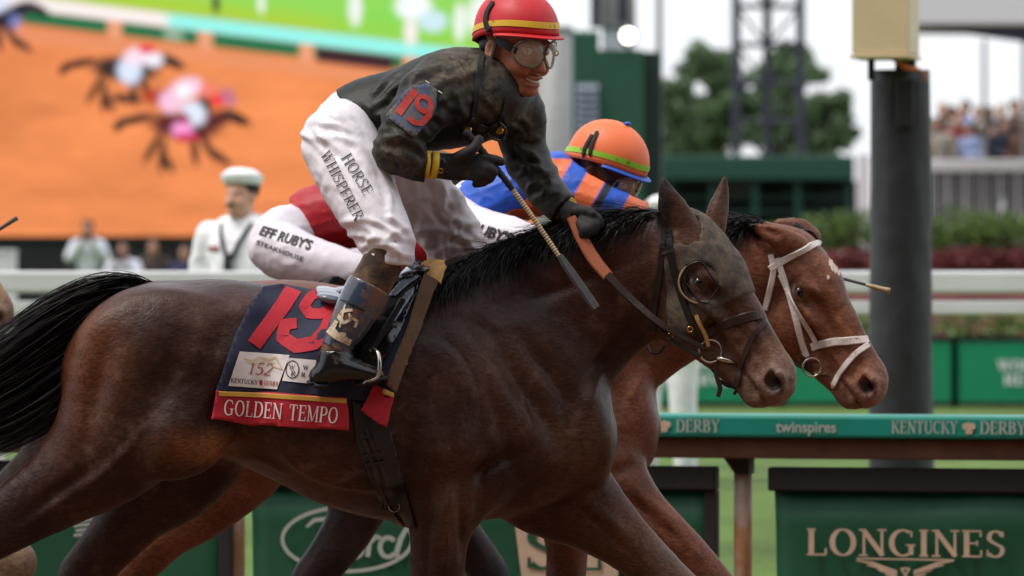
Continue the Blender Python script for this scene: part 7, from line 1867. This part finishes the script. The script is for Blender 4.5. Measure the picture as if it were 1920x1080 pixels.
def sailor(label, px, ytop, D, facing, seed):
    k = D / F; ztop = CH - (ytop - 540) * k; sc = (ztop - GZ) / 1.855; X = (px - 960) * k
    o, P, hp, (f, s), bv = standing(label, X, D, GZ, facing, sc, (250, 249, 252), (248, 248, 252), (216, 164, 138), (58, 46, 40), 'folded' if seed == 1 else 'down', .011, 'sailors in white uniform', True, seed, 1.16)
    # round white cap with upturned brim
    hat = MB(); cz = .115; n = 28; up = np.array([0, 0, 1.0])
    prof = [(.104, cz - .056), (.114, cz - .054), (.127, cz - .006), (.126, cz - .002), (.116, cz - .004), (.110, cz + .000), (.100, cz + .014), (.07, cz + .030), (.004, cz + .033)]
    vv = [hp(-.006, 0, 0) * 0 + hp(r * math.cos(2 * math.pi * i / n) - .006, r * .93 * math.sin(2 * math.pi * i / n), z + .06 * 0 + .02 * math.cos(2 * math.pi * i / n) * .3) for r, z in prof for i in range(n)]
    ff = [(j * n + i, j * n + (i + 1) % n, (j + 1) * n + (i + 1) % n, (j + 1) * n + i) for j in range(len(prof) - 1) for i in range(n)]
    mesh_np('cap', vv, ff, cmat((250, 250, 252)), o)
    # black neckerchief under a square collar
    def on(a, b, c, off=.012): h = bv.ray_cast(Vector(P(a + .6, b, c)), Vector(-f)); return (np.array(h[0]) + f * off) if h[0] is not None else P(a + .14, b, c)
    for sg in (1, -1):
        Q = spline([P(-.02, sg * .085, 1.50), P(.07, sg * .085, 1.46), on(0, sg * .05, 1.36), on(0, sg * .012, 1.26)], 6); ribbon('neckerchief', Q, [f + np.array([0, 0, .3])] * len(Q), .022, cmat((34, 36, 44)), o, .012)
    Q = spline([on(0, 0, 1.29, .03), on(0, .004, 1.2, .036), on(0, .006, 1.12, .034), on(0, .004, 1.06, .03)], 5); ribbon('neckerchief_end', Q, [f] * len(Q), np.array(list(np.linspace(.04, .07, 10)) + list(np.linspace(.07, .03, len(Q) - 10))), cmat((34, 36, 44)), o, .016)
    Q = [on(0, .12 - .09 * t, 1.315 + .0 * t, .012) for t in np.linspace(0, 1, 5)] if False else [on(0, -.07 - .08 * t, 1.32, .010) for t in np.linspace(0, 1, 5)]
    ribbon('ribbon_bar', Q, [f] * 5, .028, cmat((150, 70, 64)), o, .004)
    Q = spline([hp(.112, -.022, -.062), hp(.118, 0, -.056), hp(.112, .022, -.062)], 4); ribbon('moustache', Q, [f] * len(Q), .014, cmat((40, 30, 26)), o, .008)
    return o
sailor('moustached sailor in white uniform and round white cap standing before the screen', 458, 287, 31.7, 30, 1)
sailor('sailor hidden behind the leading horse\'s head, only white cap top and white trousers showing', 1248, 341, 32.4, 20, 2)

# photographers under the screen
PH_ = [(165, 410, 84, 0, (224, 226, 236), (22, 22, 26), 'camera', 'photographer in a white shirt raising a camera below the screen', (40, 36, 34)),
       (232, 450, 84.6, 8, (226, 226, 240), (24, 24, 30), 'camera', 'shorter person in a white shirt right of the photographer below the screen', (50, 38, 32)),
       (287, 444, 85, -5, (66, 50, 42), (44, 36, 32), 'down', 'person in dull brown clothing below the screen', (40, 30, 24)),
       (348, 456, 84.4, 12, (34, 40, 84), (26, 28, 44), 'down', 'person in a navy jacket left of the sailor below the screen', (52, 40, 34))]
for i, (px, yt, D, fc, top, lg, pose, lab, hr) in enumerate(PH_):
    k = D / F; zt = CH - (yt - 540) * k; sc = (1.0, .97, 1.02, .98)[i]; zb = zt - 1.78 * sc
    rs = tag(MB().box((px - 960) * k - .28, (px - 960) * k + .28, D - .3, D + .3, GZ, zb).build('step_box', M['screen_black'], bevel=.01), 'low black step box under ' + ('the photographer in white', 'the shorter person in white', 'the person in brown', 'the person in navy')[i], 'step', 'step boxes below the screen')
    o, P, hp, (f, s), bv = standing(lab, (px - 960) * k, D, zb, fc, sc, top, lg, (176, 128, 106), hr, pose, .022, 'people below the screen', True, i)
    if pose == 'camera':
        cam_o = empty('photo_camera', P(.24, 0, 1.50), ('black camera with long lens held by the photographer below the screen', 'small black camera held by the shorter person below the screen')[i], 'camera')
        c = P(.24, 0, 1.51); MB().box(c[0] - .075, c[0] + .075, c[1] - .035, c[1] + .035, c[2] - .05, c[2] + .05).build('camera_body', M['black'], cam_o, bevel=.01)
        MB().tube([c - np.array([0, .036, 0]), c - np.array([0, .16 if i == 0 else .09, .01])], [.042, .05], 16).build('lens', M['black'], cam_o, smooth=True)

# spectators behind the picket fence
tops = [((44, 54, 86), 'navy'), ((150, 164, 206), 'pale blue'), ((34, 38, 56), 'dark'), ((44, 74, 140), 'blue'), ((150, 142, 128), 'tan'), ((24, 24, 30), 'black'), ((90, 62, 46), 'brown'), ((180, 120, 170), 'pink'), ((130, 40, 44), 'red'), ((96, 100, 112), 'grey'), ((30, 30, 38), 'charcoal')]
rg = np.random.default_rng(4); sp = []
for i in range(9): sp.append((1748 + i * 23 + rg.uniform(-5, 5), 218 + rg.uniform(-14, 16), 90.2 + rg.uniform(-.3, .3)))
for i in range(8): sp.append((1762 + i * 24 + rg.uniform(-6, 6), 196 + rg.uniform(-16, 12), 92.4 + rg.uniform(-.3, .3)))
order = ['first', 'second', 'third', 'fourth', 'fifth', 'sixth', 'seventh', 'eighth', 'ninth']
for i, (px, yt, D) in enumerate(sp):
    t, nm_ = tops[(i * 4 + i // 9) % len(tops)]; k = D / F; zt = CH - (yt - 540) * k; base = 2.7504; row = 'front' if i < 9 else 'back'
    n_ = i if i < 9 else i - 9
    standing('spectator in %s top, %s from left in %s row behind fence' % (nm_, order[n_], row), (px - 960) * k, D, base, rg.uniform(-40, 50), (zt - base) / 1.76, t, (50, 52, 62), [(190, 140, 115), (120, 80, 60), (206, 160, 136)][i % 3], [(50, 38, 30), (30, 24, 22), (96, 70, 46), (40, 32, 28), (190, 184, 170)][i % 5], 'down' if i % 3 else 'folded', .035, 'spectators behind the picket fence', True, i)
